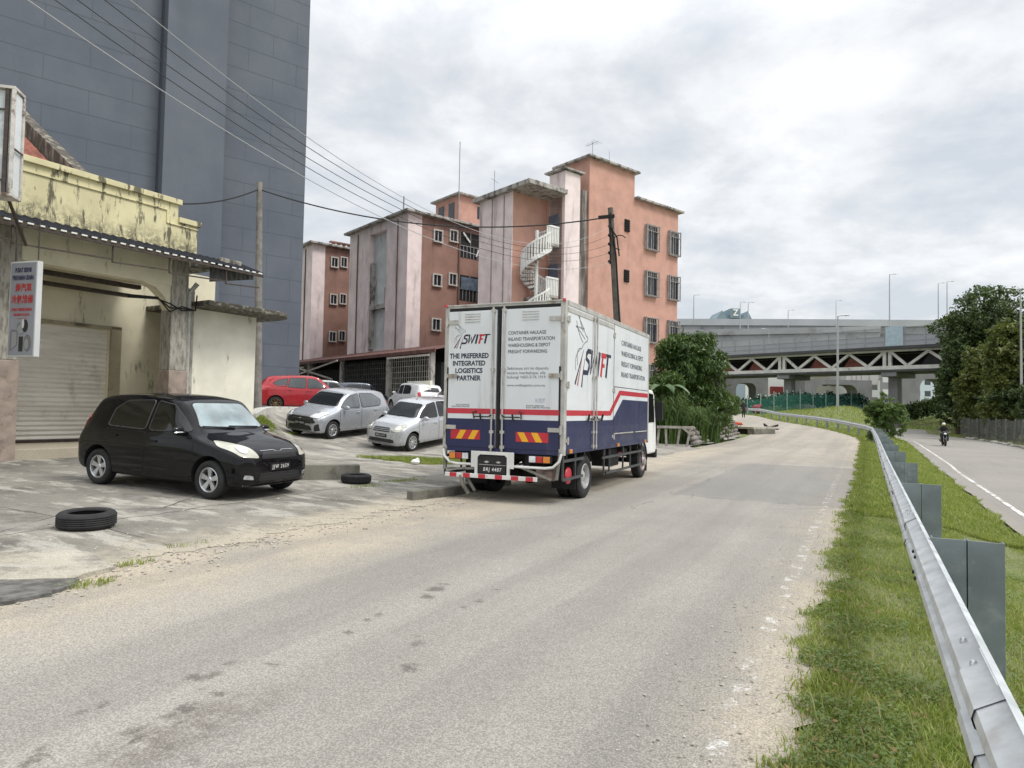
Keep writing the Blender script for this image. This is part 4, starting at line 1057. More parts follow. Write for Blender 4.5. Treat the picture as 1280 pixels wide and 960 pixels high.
def seam(name, bvh, pts, view, mat, parent, w=.007, sign=1, off=.002):
    mb = MB(); P = []
    for i in range(len(pts) - 1):
        for t in np.linspace(0, 1, 9, endpoint=(i == len(pts) - 2)): P.append((pts[i][0] + (pts[i + 1][0] - pts[i][0]) * t, pts[i][1] + (pts[i + 1][1] - pts[i][1]) * t))
    L_ = []
    for (u, v) in P:
        if view == 'side': h = bvh.ray_cast(Vector((u, 3 * sign, v)), Vector((0, -sign, 0)))
        elif view == 'front': h = bvh.ray_cast(Vector((4, u, v)), Vector((-1, 0, 0)))
        elif view == 'rear': h = bvh.ray_cast(Vector((-4, u, v)), Vector((1, 0, 0)))
        else: h = bvh.ray_cast(Vector((u, v, 4)), Vector((0, 0, -1)))
        if h[0] is not None: L_.append(h[0])
    if len(L_) > 2: mb.tube(L_, w, 5); return mb.build(name, mat, parent, smooth=True)
def wheel_at(parent, x, y, r, w, rim_r, side, rimmat, spokes=5, style='spoke'):
    e = part_empty('wheel', parent, (x, y, r), 0 if side < 0 else math.pi)      # outer face points to -y before turning
    t = MB(); h = w / 2
    prof = [(rim_r, -h * .85), (rim_r + .012, -h * .98), ((r + rim_r) / 2, -h * 1.04), (r - .02, -h * .92), (r - .004, -h * .7), (r, -h * .35), (r - .008, -h * .33), (r - .008, -h * .25), (r, -h * .23), (r, h * .23), (r - .008, h * .25), (r - .008, h * .33), (r, h * .35), (r - .004, h * .7), (r - .02, h * .92), ((r + rim_r) / 2, h * 1.04), (rim_r, h * .85)]
    t.lathe(prof, 44); t.build('tyre', MAT_RUBBER, e, smooth=True, angle=50)
    m = MB()
    m.lathe([(rim_r, h * .8), (rim_r, -h * .86), (rim_r - .012, -h * .93), (rim_r - .022, -h * .84), (rim_r - .03, -h * .3), (rim_r - .03, h * .7)], 40)
    hb = -h * .62
    m.lathe([(.0, hb - .012), (.035, hb - .012), (.05, hb + .0), (.06, hb + .04), (0, hb + .04)], 20)
    for i in range(spokes):
        a = 2 * math.pi * i / spokes + .3; ca, sa = math.cos(a), math.sin(a); R2 = rim_r - .015
        wr0, wr1 = .030 * (5 / spokes) ** .6, .044 * (5 / spokes) ** .8
        def q(rad, tt, yy): return (ca * rad - sa * tt, yy, sa * rad + ca * tt)
        vs = [q(.035, -wr0 * .8, hb), q(R2, -wr1, -h * .74), q(R2, wr1, -h * .74), q(.035, wr0 * .8, hb), q(.035, -wr0, hb + .035), q(R2, -wr1, -h * .5), q(R2, wr1, -h * .5), q(.035, wr0, hb + .035)]
        m.add(vs, [(0, 1, 2, 3), (4, 7, 6, 5), (0, 4, 5, 1), (3, 2, 6, 7), (1, 5, 6, 2)])
    m.build('rim', rimmat, e, smooth=True, angle=35)
    d = MB(); d.lathe([(0, h * .2), (rim_r - .03, h * .2), (rim_r - .03, h * .3), (0, h * .3)], 24)
    d.build('brake_disc', MAT_DARK, e)
    return e
def make_car(name, label, spec, loc, heading, z=None, pitch=0.0, group=None, sides=(1, -1)):
    """spec['st']: stations front to back (x, zb, zt, w, zs, ws, zr, wr)"""
    fx_, rx_ = spec['wheels']; dx_, dy_ = math.sin(heading), math.cos(heading); hw0 = spec['half'] - .1
    q = lambda a, b: H(loc[0] + dx_ * a - dy_ * b, loc[1] + dy_ * a + dx_ * b) + .01
    zf, zr_ = (q(fx_, hw0) + q(fx_, -hw0)) / 2, (q(rx_, hw0) + q(rx_, -hw0)) / 2
    zl_, zq_ = (q(fx_, hw0) + q(rx_, hw0)) / 2, (q(fx_, -hw0) + q(rx_, -hw0)) / 2
    z0_ = zr_ + (zf - zr_) * (0 - rx_) / (fx_ - rx_)
    root = thing(name, label, 'car', (loc[0], loc[1], z0_), 0, group)
    root.rotation_euler = (math.atan2(zl_ - zq_, 2 * hw0), math.atan2(zr_ - zf, fx_ - rx_), math.pi / 2 - heading)
    S_ = np.array(sorted(spec['st'])); xs = S_[:, 0]; x0, x1 = xs[0], xs[-1]
    dense = np.unique(np.concatenate([np.linspace(x0, x1, 90), x0 + (x1 - x0) * np.linspace(0, .04, 7), x1 - (x1 - x0) * np.linspace(0, .05, 8)]))
    A = [pchip(xs, S_[:, k], dense) for k in range(1, 8)]
    secs = []
    for i in range(len(dense)):
        zb, zt, w, zs, ws, zr, wr = [a[i] for a in A]
        zm = zb + (zs - zb) * .55
        key = [(0, zb), (w * .55, zb), (w * .88, zb + .015), (w * .975, zb + .10), (w, zm), (w * .992, zs - (zs - zm) * .35), (ws, zs), (ws + (wr - ws) * .5 + .012, zs + (zr - zs) * .5), (wr, zr), (wr * .86, zr + (zt - zr) * .55), (wr * .5, zr + (zt - zr) * .9), (0, zt)]
        secs.append(catmull(key, 5))
    nv = len(secs[0]); vs = []; fs = []; full = 2 * nv - 2
    for i, s_ in enumerate(secs):
        for j in range(nv): vs.append((dense[i], -s_[j][0], s_[j][1]))
        for j in range(nv - 2, 0, -1): vs.append((dense[i], s_[j][0], s_[j][1]))
    for i in range(len(dense) - 1):
        for j in range(full):
            j2 = (j + 1) % full; fs.append((i * full + j, (i + 1) * full + j, (i + 1) * full + j2, i * full + j2))
    fs.append(tuple(range(full))); fs.append(tuple((len(dense) - 1) * full + j for j in range(full - 1, -1, -1)))
    mb = MB(); mb.add(vs, fs); me = mb.mesh('body')
    bm = bmesh.new(); bm.from_mesh(me); bmesh.ops.recalc_face_normals(bm, faces=bm.faces)
    bvh = BVHTree.FromBMesh(bm); bm.to_mesh(me); bm.free()
    body = link('body', me, [spec['paint'], MAT_TRIM], root)
    r, tw = spec['r'], spec.get('tw', .175); hw = spec['half']; fx, rx = spec['wheels']
    cut = MB()
    for wx in (fx, rx):
        for sgn in (-1, 1):
            cut.lathe([(0, sgn * (hw - .28)), (r + .055, sgn * (hw - .28)), (r + .06, sgn * (hw + .3)), (0, sgn * (hw + .3))], 40, (wx, 0, r + .015))
    cm = cut.mesh('cutter'); bm = bmesh.new(); bm.from_mesh(cm); bmesh.ops.remove_doubles(bm, verts=bm.verts, dist=1e-5); bmesh.ops.recalc_face_normals(bm, faces=bm.faces)
    for f in bm.faces: f.material_index = 1
    bm.to_mesh(cm); bm.free(); cm.materials.append(spec['paint']); cm.materials.append(MAT_TRIM)
    co = bpy.data.objects.new('cutter', cm); COL.objects.link(co)
    bo = body.modifiers.new('b', 'BOOLEAN'); bo.object = co; bo.operation = 'DIFFERENCE'; bo.solver = 'EXACT'
    saveM = root.matrix_world.copy(); rl = root.location.copy(); rr_ = root.rotation_euler.copy(); root.location = (0, 0, 0); root.rotation_euler = (0, 0, 0)
    bpy.context.view_layer.update()
    nm = bpy.data.meshes.new_from_object(body.evaluated_get(bpy.context.evaluated_depsgraph_get()))
    body.modifiers.clear(); body.data = nm; bpy.data.objects.remove(co)
    root.location = rl; root.rotation_euler = rr_
    nm.polygons.foreach_set('use_smooth', np.ones(len(nm.polygons), dtype=bool)); nm.set_sharp_from_angle(angle=R(32))
    # wheels
    for wx in (fx, rx):
        for sgn in (-1, 1):
            wheel_at(root, wx, sgn * (hw - tw / 2 - .015), r, tw, spec.get('rim', r * .66), sgn, spec.get('rimmat', MAT_ALLOY), spec.get('spokes', 5))
    g = spec.get('glass', MAT_TINT)
    # windscreens
    if 'wind' in spec: patch('windscreen', bvh, rounded(spec['wind'], .12), 'front', spec.get('windmat', g), root, .006, .018, 96, 14); wl_ = list(rounded(spec['wind'], .12)); seam('windscreen_seal', bvh, wl_ + [wl_[0]], 'front', MAT_TRIM, root, .012)
    if 'rearw' in spec: patch('rear_window', bvh, rounded(spec['rearw'], .15), 'rear', g, root, .016, .03, 80, 12)
    for sgn in sides:
        for wpoly in spec['windows']:
            patch('side_window', bvh, rounded(wpoly, .12), 'side', spec.get('sideglass', g), root, .007, .016, 80, 10, sgn); wl_ = list(rounded(wpoly, .12)); seam('window_seal', bvh, wl_ + [wl_[0]], 'side', spec.get('sealmat', MAT_TRIM), root, .012, sgn)
        for dpoly, hx, hz in spec.get('doors', []):
            d = patch('door', bvh, rounded(dpoly, .08), 'side', spec['paint'], root, .006, .02, 120, 18, sgn)
            seam('door_gap', bvh, list(rounded(dpoly, .08)) + [rounded(dpoly, .08)[0]], 'side', MAT_DARK, d, .006, sgn, off=.004)
            hh = bvh.ray_cast(Vector((hx, 3 * sgn, hz)), Vector((0, -sgn, 0)))
            if hh[0]:
                y = hh[0].y; m = MB(); m.mm(hx - .09, hx + .09, min(y, y + sgn * .035), max(y, y + sgn * .035), hz - .016, hz + .016)
                m.build('handle', spec.get('handlemat', spec['paint']), d, bevel=.012, seg=3)
        mx, mz = spec['mirror']
        hh = bvh.ray_cast(Vector((mx, 3 * sgn, mz)), Vector((0, -sgn, 0))); y = hh[0].y if hh[0] else sgn * hw
        m = MB(); m.ball((mx, y + sgn * .125, mz + .03), (.055, .105, .07), 16, 10); m.bar((mx, y - sgn * .02, mz - .02), (mx, y + sgn * .08, mz), .05, .03)
        m = m.build('wing_mirror', spec.get('mirrormat', spec['paint']), root, smooth=True)
        if spec.get('mirrorsig'):
            MB().ball((mx + .03, y + sgn * .125, mz + .005), (.035, .098, .022), 14, 8).build('mirror_trim', MAT_CHROME, m, smooth=True)
        if 'head' in spec: patch('headlight', bvh, rounded(spec['head'] if sgn > 0 else [(-a, b) for a, b in spec['head']][::-1], .22), 'front', spec.get('lamp', MAT_LAMP), root, .008, .02, 64, 8)
        if 'head' in spec:
            hp = [(sgn * a, b) for a, b in rounded(spec['head'], .22)]; seam('headlight_gap', bvh, hp + [hp[0]], 'front', MAT_DARK, root, .009)
            hx_ = sum(a for a, b in hp) / len(hp); hz_ = sum(b for a, b in hp) / len(hp)
            patch('headlight_bowl', bvh, [(hx_ + .055 * math.cos(q), hz_ + .05 * math.sin(q)) for q in np.linspace(0, 6.0, 14)], 'front', MAT_CHROME, root, .022, .03, 24, 4)
        if 'fog' in spec: patch('fog_light', bvh, rounded(spec['fog'] if sgn > 0 else [(-a, b) for a, b in spec['fog']][::-1], .2), 'front', spec.get('fogmat', MAT_LAMP), root, .008, .02, 32, 4)
        if 'tail' in spec: patch('tail_light', bvh, rounded(spec['tail'] if sgn > 0 else [(-a, b) for a, b in spec['tail']][::-1], .2), 'rear', MAT_TAIL, root, .012, .03, 48, 6)
    for nm_, poly, mt in spec.get('front', []): patch(nm_, bvh, rounded(poly, .14), 'front', mt, root, .006, .02, 64, 6)
    for nm_, ln, mt, wd in spec.get('lines', []): seam(nm_, bvh, ln, 'front', mt, root, wd)
    for nm_, ln, vw, mt, wd in spec.get('seams', []): seam(nm_, bvh, ln, vw, mt, body, wd)
    if 'plate' in spec:
        tx, pz, end = spec['plate']
        if end == 'front':
            h = bvh.ray_cast(Vector((4, 0, pz)), Vector((-1, 0, 0)))[0]; xx = h.x + .012
            pl = MB(); pl.mm(xx - .02, xx, -.22, .22, pz - .055, pz + .055); pl = pl.build('number_plate', MAT_PLATE, root, bevel=.004)
            lettering('lettering', tx, .09, MAT_PLTXT, pl, (xx + .002, 0, pz), 'front', width=.36, height=.075, align='CENTER', spacing=1.3)
        else:
            h = bvh.ray_cast(Vector((-4, 0, pz)), Vector((1, 0, 0)))[0]; xx = h.x - .012
            pl = MB(); pl.mm(xx, xx + .02, -.22, .22, pz - .055, pz + .055); pl.build('number_plate', MAT_PLATE, root, bevel=.004)
    if spec.get('wipers') is not None:
        m = MB()
        for (a, b_) in spec['wipers']:
            L_ = []
            for t in np.linspace(0, 1, 7):
                q = bvh.ray_cast(Vector((4, a[0] + (b_[0] - a[0]) * t, a[1] + (b_[1] - a[1]) * t)), Vector((-1, 0, 0)))[0]
                if q: L_.append(q + Vector((.012, 0, .012)))
            if len(L_) > 2: m.tube(L_, .009, 5)
        m.build('wiper', MAT_TRIM, root, smooth=True)
    if spec.get('aerial'):
        ax = spec['aerial']; h = bvh.ray_cast(Vector((ax, 0, 4)), Vector((0, 0, -1)))[0]
        m = MB(); m.tube([(ax, 0, h.z), (ax - .16, 0, h.z + .09)], .006, 5); m.ball((ax, 0, h.z), (.03, .02, .015), 8, 5); m.build('aerial', MAT_TRIM, root, smooth=True)
    return root

# x, zb, zt, w, zs, ws, zr, wr          (small five-door hatchback, front at +x)
def hatch(Lf=1.86, Lr=-1.86, hgt=1.55, hw=.83, hood=.98, cowl=.95, roofx=.28, tailx=-1.62, zb=.19, nose=.62, belt=.93, rw=.60):
    k = hw
    return [(Lf, .30, .60, k * .60, .52, k * .58, .57, k * .45), (Lf - .03, .26, .70, k * .70, .60, k * .68, .66, k * .55), (Lf - .12, .21, nose + .16, k * .88, .66, k * .84, .73, k * .68), (Lf - .32, zb, .86, k * .97, .73, k * .93, .81, k * .77), (Lf - .60, zb, .93, k * .99, .79, k * .955, .88, k * .79),
            (cowl, zb, hood + .03, k, belt - .06, k * .965, hood - .02, k * .80), (cowl - .10, zb, hood + .09, k, belt - .03, k * .965, hood + .05, k * .79), ((cowl + roofx) / 2, zb, hood + .33, k, belt, k * .965, hood + .27, k * .76), (roofx + .08, zb, hgt - .07, k, belt + .005, k * .965, hgt - .13, rw + .05), (roofx - .25, zb, hgt - .01, k, belt + .01, k * .965, hgt - .085, rw + .03),
            (-.4, zb, hgt, k, belt + .02, k * .965, hgt - .08, rw + .02), (-1.0, zb, hgt - .03, k, belt + .035, k * .96, hgt - .10, rw + .0), (tailx + .12, zb + .02, hgt - .10, k * .985, belt + .05, k * .94, hgt - .17, rw - .03), (tailx, zb + .03, hgt - .22, k * .97, belt + .03, k * .91, hgt - .30, rw - .02), (Lr + .10, zb + .06, belt + .18, k * .93, belt - .10, k * .85, belt + .10, rw - .03), (Lr + .02, zb + .09, .92, k * .82, .74, k * .76, .87, rw - .1), (Lr, zb + .14, .80, k * .70, .66, k * .62, .76, rw - .18)]
PB = car_paint('black_car_paint', (.004, .004, .006), 0, .22)
PS = car_paint('silver_car_paint', (.42, .44, .47), .42, .26)
PS2 = car_paint('pale_silver_car_paint', (.49, .51, .54), .40, .26)
PRED = car_paint('red_car_paint', (.36, .008, .016), .1, .25)
PW = car_paint('white_car_paint', (.72, .73, .74), 0, .3)
base_win = [[(.80, .99), (.33, 1.38), (-.06, 1.43), (-.10, .96)], [(-.18, .965), (-.14, 1.435), (-.78, 1.40), (-1.00, 1.26), (-1.04, .985)]]
base_doors = [([(.88, .30), (.88, .90), (-.10, .92), (-.13, .28)], .03, .80), ([(-.17, .28), (-.15, .925), (-1.05, .94), (-1.10, .72), (-.86, .45), (-.86, .30)], -.86, .84)]
black = dict(st=hatch(), paint=PB, sealmat=M('satin_window_trim', (.035, .035, .037), .35, var=.1), half=.83, r=.292, wheels=(1.22, -1.22), windows=base_win, doors=base_doors, mirror=(.66, .97), mirrorsig=True, windmat=MAT_WSHADE,
    wind=[(-.66, 1.04), (-.52, 1.42), (.52, 1.42), (.66, 1.04)], rearw=[(-.5, 1.02), (-.46, 1.36), (.46, 1.36), (.5, 1.02)],
    head=[(.43, .64), (.50, .80), (.70, .885), (.775, .79), (.70, .66)], fog=[(.53, .325), (.55, .385), (.66, .40), (.68, .34)], fogmat=M('smoked_fog_lamp', (.35, .36, .36), .15, var=.3, vs=14, coat=1),
    tail=[(.52, .85), (.56, 1.15), (.72, 1.1), (.70, .85)],
    front=[('grille', [(-.40, .63), (-.34, .735), (.34, .735), (.40, .63)], MAT_TRIM), ('lower_grille', [(-.46, .30), (-.42, .42), (.42, .42), (.46, .30)], MAT_TRIM)],
    lines=[('grille_bar', [(-.36, .70), (0, .69), (.36, .70)], MAT_TRIM, .009), ('grille_bar', [(-.37, .665), (0, .66), (.37, .665)], MAT_TRIM, .009), ('bonnet_trim', [(-.36, .75), (-.1, .755), (-.04, .735), (.04, .735), (.1, .755), (.36, .75)], MAT_CHROME, .006), ('lower_bar', [(-.44, .355), (.44, .355)], PB, .009), ('lip', [(-.66, .235), (0, .225), (.66, .235)], PB, .018)],
    seams=[('bonnet_gap', [(1.62, .62), (1.0, .66)], 'top', MAT_DARK, .004), ('bonnet_gap', [(1.62, -.62), (1.0, -.66)], 'top', MAT_DARK, .004)],
    plate=('JJW 2659', .50, 'front'), wipers=[((.50, 1.045), (-.12, 1.06)), ((-.02, 1.035), (-.62, 1.06))], aerial=-.75, tw=.175, rim=.19)
silver_a = dict(st=hatch(1.82, -1.82, 1.51, .81, .97, .98, .22, -1.55, nose=.63, belt=.92), paint=PS, half=.81, r=.285, wheels=(1.16, -1.28), windows=[[(.82, .97), (.36, 1.33), (-.05, 1.40), (-.08, .94)], [(-.16, .945), (-.12, 1.40), (-.78, 1.37), (-1.20, 1.16), (-1.12, .97)]], doors=base_doors, mirror=(.68, .95),
    sideglass=M('clear_side_glass', (.13, .145, .155), .06, var=.2, spec=.9), wind=[(-.65, 1.02), (-.52, 1.38), (.52, 1.38), (.65, 1.02)], head=[(.36, .70), (.44, .80), (.66, .87), (.73, .80), (.66, .68)], lamp=MAT_LAMPC,
    tail=[(.50, .8), (.56, 1.1), (.70, 1.05), (.68, .8)],
    front=[('grille', [(-.62, .55), (-.46, .71), (.46, .71), (.62, .55), (.50, .50), (-.50, .50)], MAT_TRIM), ('lower_grille', [(-.52, .29), (-.44, .44), (.44, .44), (.52, .29)], MAT_TRIM), ('vent_corner', [(.56, .27), (.58, .46), (.70, .52), (.72, .30)], MAT_TRIM), ('vent_corner', [(-.72, .30), (-.70, .52), (-.58, .46), (-.56, .27)], MAT_TRIM)],
    lines=[('grille_bar', [(-.5, .665), (-.08, .63), (.08, .63), (.5, .665)], MAT_CHROME, .010), ('grille_bar', [(-.55, .60), (.55, .60)], MAT_CHROME, .006), ('emblem', [(-.05, .65), (0, .665), (.05, .65), (0, .635), (-.05, .65)], MAT_CHROME, .012)],
    plate=('JXX 7863', .50, 'front'), wipers=[((.45, 1.03), (-.1, 1.04)), ((0, 1.03), (-.55, 1.04))], tw=.17, rim=.19, spokes=8, handlemat=PS)
silver_b = dict(st=hatch(1.79, -1.79, 1.50, .75, .95, .95, .18, -1.55, nose=.60, belt=.90, rw=.55), paint=PS2, half=.75, r=.282, wheels=(1.14, -1.25), windows=base_win, doors=base_doors, mirror=(.66, .95), windmat=M('dark_windscreen', (.035, .038, .04), .08, var=.2, spec=.7),
    wind=[(-.59, 1.0), (-.47, 1.37), (.47, 1.37), (.59, 1.0)], head=[(.38, .64), (.42, .80), (.60, .84), (.68, .76), (.63, .63)], tail=[(.45, .8), (.5, 1.1), (.63, 1.05), (.61, .8)],
    front=[('grille', [(-.32, .61), (-.30, .74), (.30, .74), (.32, .61)], MAT_TRIM), ('lower_grille', [(-.50, .30), (-.46, .41), (.46, .41), (.50, .30)], MAT_TRIM)],
    lines=[('grille_bar', [(-.3, .70), (.3, .70)], PS2, .012), ('grille_bar', [(-.3, .65), (.3, .65)], PS2, .012), ('lip', [(-.6, .23), (0, .22), (.6, .23)], PS2, .016), ('emblem', [(-.04, .68), (.04, .68)], MAT_CHROME, .018)],
    plate=('JMU 2177', .50, 'front'), wipers=[((.42, 1.0), (-.1, 1.02)), ((0, 1.0), (-.5, 1.02))], aerial=.1, tw=.165, rim=.2, spokes=10)
red = dict(st=hatch(2.05, -2.05, 1.62, .84, 1.02, 1.15, .42, -1.75, nose=.64, belt=.98, rw=.62), paint=PRED, half=.84, r=.31, wheels=(1.33, -1.28), rimmat=MAT_RIMD, spokes=8, mirror=(.85, 1.04), rim=.22, tw=.185,
    windows=[[(.95, 1.05), (.45, 1.42), (.08, 1.48), (.05, 1.02)], [(-.03, 1.02), (0, 1.485), (-.70, 1.46), (-.78, 1.05)], [(-.85, 1.06), (-.78, 1.44), (-1.15, 1.38), (-1.42, 1.22), (-1.25, 1.10)]],
    doors=[([(1.0, .32), (1.0, .95), (.03, .98), (0, .30)], .15, .90), ([(-.03, .30), (-.02, .99), (-.85, 1.01), (-.95, .72), (-.80, .45), (-.80, .32)], -.68, .93)], wind=[(-.66, 1.08), (-.52, 1.48), (.52, 1.48), (.66, 1.08)], rearw=[(-.5, 1.1), (-.44, 1.42), (.44, 1.42), (.5, 1.1)], tail=[(.50, .88), (.55, 1.08), (.78, 1.14), (.80, .92)],
    head=[(.40, .70), (.48, .82), (.70, .88), (.78, .78)], sideglass=M('grey_side_glass', (.05, .06, .065), .08, var=.2, spec=.8))
white = dict(st=hatch(1.95, -1.95, 1.58, .82, 1.0, 1.0, .3, -1.72, belt=.96, rw=.62), paint=PW, half=.82, r=.30, wheels=(1.25, -1.25), windows=base_win, doors=base_doors, mirror=(.7, .99), wind=[(-.65, 1.06), (-.52, 1.45), (.52, 1.45), (.65, 1.06)], rearw=[(-.46, 1.12), (-.42, 1.33), (.42, 1.33), (.46, 1.12)], tail=[(.58, .72), (.60, 1.08), (.72, 1.05), (.74, .75)], tw=.175, rim=.19)
def heading_of(v): return math.atan2(v[0], v[1])
# black hatchback on the forecourt: wheels measured at (-6.87, 11.2) and (-4.56, 10.4)
hb_ = heading_of((2.31, -.98)); cxy = (-5.62 + .36 * .74, 10.80 + .93 * .74)
make_car('parked_car', 'black hatchback parked on the forecourt before the roller shutter', black, cxy, hb_, z=.135, pitch=.03, group='cars parked off the road')
make_car('parked_car', 'silver hatchback with dark grille and clear side windows facing the road', silver_a, (W(418, 520, 22.9).x + .15, 23.0), heading_of((-.47, -.88)), z=.62, pitch=.06, group='cars parked off the road')
make_car('parked_car', 'pale silver hatchback half hidden behind the lorry', silver_b, (W(521, 540, 22).x - .02, 22.2), heading_of((-.50, -.87)), z=.20, pitch=.02, group='cars parked off the road')
make_car('parked_car', 'bright red hatchback beside the grey tower block', red, (W(371, 490, 30).x - .05, 31.3), heading_of((.93, .36)), z=1.24, group='cars parked off the road')
make_car('parked_car', 'white wagon seen from behind between the silver cars', white, (W(517, 490, 34).x - .2, 35.8), heading_of((-.55, .83)), z=.55, group='cars parked off the road')
make_car('parked_car', 'white car farthest right, peeping out behind the lorry', dict(white), (W(556, 490, 33).x + .6, 34.0), heading_of((-.8, -.6)), z=.35, group='cars parked off the road')
PBL = car_paint('navy_car_paint', (.03, .045, .075), .3, .25); PGR = car_paint('grey_car_paint', (.14, .15, .16), .4, .28)
for lb_, px, d, p_, hd in (('dark car roof showing just behind the red hatchback', 408, 35, PGR, (.9, .5)), ('navy car roof showing behind the silver hatchback', 450, 38, PBL, (.9, .45))):
    s_ = dict(white); s_['paint'] = p_
    make_car('parked_car', lb_, s_, (W(px, 490, d).x, d), heading_of(hd), z=1.18 if px < 420 else .95, group='cars parked off the road')
# loose tyres
def loose_tyre(label, px, py, r, w, rot=0):
    x, y = PG(px, py)
    o = MB(); h = w / 2; ri = r * .63; prof = [(ri, -h * .7), (ri + .01, -h * .9), (r * .83, -h), (r - .025, -h * .86), (r - .004, -h * .6)]
    for i, q in enumerate(np.linspace(-.5, .5, 9)): prof += [(r if i % 2 == 0 else r - .010, h * q)]
    prof += [(r - .004, h * .6), (r - .025, h * .86), (r * .83, h), (ri + .01, h * .9), (ri, h * .7), (ri + .025, h * .55), (r - .05, h * .5), (r - .04, 0), (r - .05, -h * .5), (ri + .025, -h * .55)]
    o.lathe(prof, 64, (0, 0, h), 'Z', closed=True)
    t = o.build('tyre', MAT_RUBBER, None, smooth=True, fix=True, angle=40); t.location = (x, y, H(x, y) + .012); t.rotation_euler = (.02, .015, rot); return tag(t, label, 'tyre', 'old tyres lying on the forecourt')
loose_tyre('old tyre lying flat nearest the road edge, before the black car', 108, 660, .31, .19)
loose_tyre('smaller old tyre lying flat between black car and lorry', 445, 604, .285, .165, 1)
# ================================================================== BOX LORRY
HT = R(25.3)
TW, TL = 2.25, 5.45
ZB, ZT = .86, 3.32
tk = thing('box_lorry', 'white and navy box lorry with red stripe parked at the kerb', 'lorry', (.846 - .5 * TW * math.cos(HT), 10.9 + .5 * TW * math.sin(HT), 0), math.pi / 2 - HT)
# local: x forward from the rear doors, y left, z up
def mat_box(name, c, dirt):
    k = NT(name)
    b = k.mix(k.rng(k.noise(.9, 6), .3, .7), sc(c, .95), sc(c, 1.03))
    b = k.mix(k.rng(k.noise(1.3, 9, .7, k.map((3, 3, .35))), .55, .8, 0, dirt), b, (.36, .33, .27))
    k.col(b); k.set(k.p, 'Roughness', k.rng(k.noise(3, 6), .3, .7, .28, .5)); k.p.inputs['Coat Weight'].default_value = .15
    k.bump(k.noise(1.6, 3, .5), .25, .03); return k.m
MAT_TWHITE = mat_box('lorry_white_panel', (.70, .73, .75), .55)
MAT_TNAVY = mat_box('lorry_navy_panel', (.014, .019, .078), .10)
MAT_TRED = M('lorry_red_stripe', (.50, .02, .04), .4, var=.08, coat=.3)
MAT_TGREY = M('lorry_frame_grey', (.46, .45, .42), .5, metal=.2, var=.15, vs=5, stain=((.2, .15, .1), 4, .55, .75))
MAT_CHASS = M('chassis_black', (.016, .016, .017), .7, var=.3, vs=5)
MAT_RUBS = M('rubber_seal', (.012, .012, .013), .8, var=0)
MAT_NINK = M('navy_lettering', (.012, .014, .04), .45, var=0)
MAT_GINK = M('thin_grey_lettering', (.10, .11, .13), .5, var=0)
MAT_RINK = M('red_lettering', (.52, .02, .03), .45, var=0)
MAT_YSTR = M('yellow_reflector', (.80, .42, .02), .35, var=.05)
MAT_TRUSTW = M('white_bumper_paint', (.70, .70, .68), .5, var=.08, vs=6, stain=((.3, .22, .15), 5, .58, .75))
Hw = TW / 2
b = MB(); b.mm(.05, TL, -Hw + .02, Hw - .02, ZB + .02, ZT - .02); b.build('cargo_box', [MAT_TWHITE], tk)
fr = MB()
for sg in (-1, 1):
    fr.mm(0, .10, min(sg * Hw, sg * (Hw - .09)), max(sg * Hw, sg * (Hw - .09)), ZB - .05, ZT)
    fr.mm(.10, TL + .02, min(sg * (Hw + .012), sg * (Hw - .04)), max(sg * (Hw + .012), sg * (Hw - .04)), ZT - .07, ZT + .015)
    fr.mm(.10, TL + .02, min(sg * (Hw + .008), sg * (Hw - .04)), max(sg * (Hw + .008), sg * (Hw - .04)), ZB - .03, ZB + .05, 1)
    fr.mm(TL - .06, TL + .02, min(sg * (Hw + .01), sg * (Hw - .05)), max(sg * (Hw + .01), sg * (Hw - .05)), ZB, ZT - .07)
fr.mm(0, .10, -Hw + .09, Hw - .09, ZT - .05, ZT); fr.mm(0, .10, -Hw + .09, Hw - .09, ZB - .05, ZB + .03, 1); fr.mm(TL - .02, TL + .03, -Hw, Hw, ZT - .07, ZT + .015)
fr.mm(-.012, .0, -Hw, Hw, ZT - .015, ZT + .012)
fr.build('box_frame', [MAT_TGREY, MAT_TNAVY], tk, bevel=.006)
b = MB(); b.mm(.0, .05, -Hw + .09, Hw - .09, ZT - .105, ZT - .05); b.build('top_seal', MAT_RUBS, tk)
zr0, zr1, zw0 = 1.455, 1.545, 1.37            # white band bottom, red band, z levels on the rear
b = MB()
for q in ((.19, 1.50), (-.19, 1.50)): pass
b = MB(); b.tube([(-.018, Hw - .02, ZT - .02), (-.018, Hw - .02, ZT + .02)], .03, 8); b.tube([(-.018, -Hw + .02, ZT - .02), (-.018, -Hw + .02, ZT + .02)], .03, 8); b.build('marker_lamp', MAT_TAIL, tk)
CY = .06                                         # the split between the doors (slightly left of centre)
def rear_door(y0, y1):
    d = MB(); d.mm(-.012, .05, y0, y1, ZB + .03, ZT - .105); d = d.build('rear_door', MAT_TWHITE, tk, bevel=.004)
    s_ = MB(); s_.mm(-.0145, -.010, y0, y1, ZB + .03, zw0); s_.build('navy_band', MAT_TNAVY, d)
    s_ = MB(); s_.mm(-.0150, -.010, y0, y1, zr0, zr1); s_.build('red_band', MAT_TRED, d)
    v = MB(); ym = (y0 + y1) / 2
    for q in range(4): v.mm(-.020, -.011, ym - .15, ym + .15, 3.02 + q * .045, 3.03 + q * .045)
    v.build('vent_slots', MAT_TGREY, d); return d
dl = rear_door(CY + .045, Hw - .085); dr = rear_door(-Hw + .085, CY - .045)
b = MB(); b.mm(-.008, .04, CY - .025, CY + .025, ZB + .03, ZT - .10); 
for y in (Hw - .083, -Hw + .083): b.mm(-.014, .02, y - .014, y + .014, ZB + .06, 2.25)
b.build('door_seal', MAT_RUBS, tk)
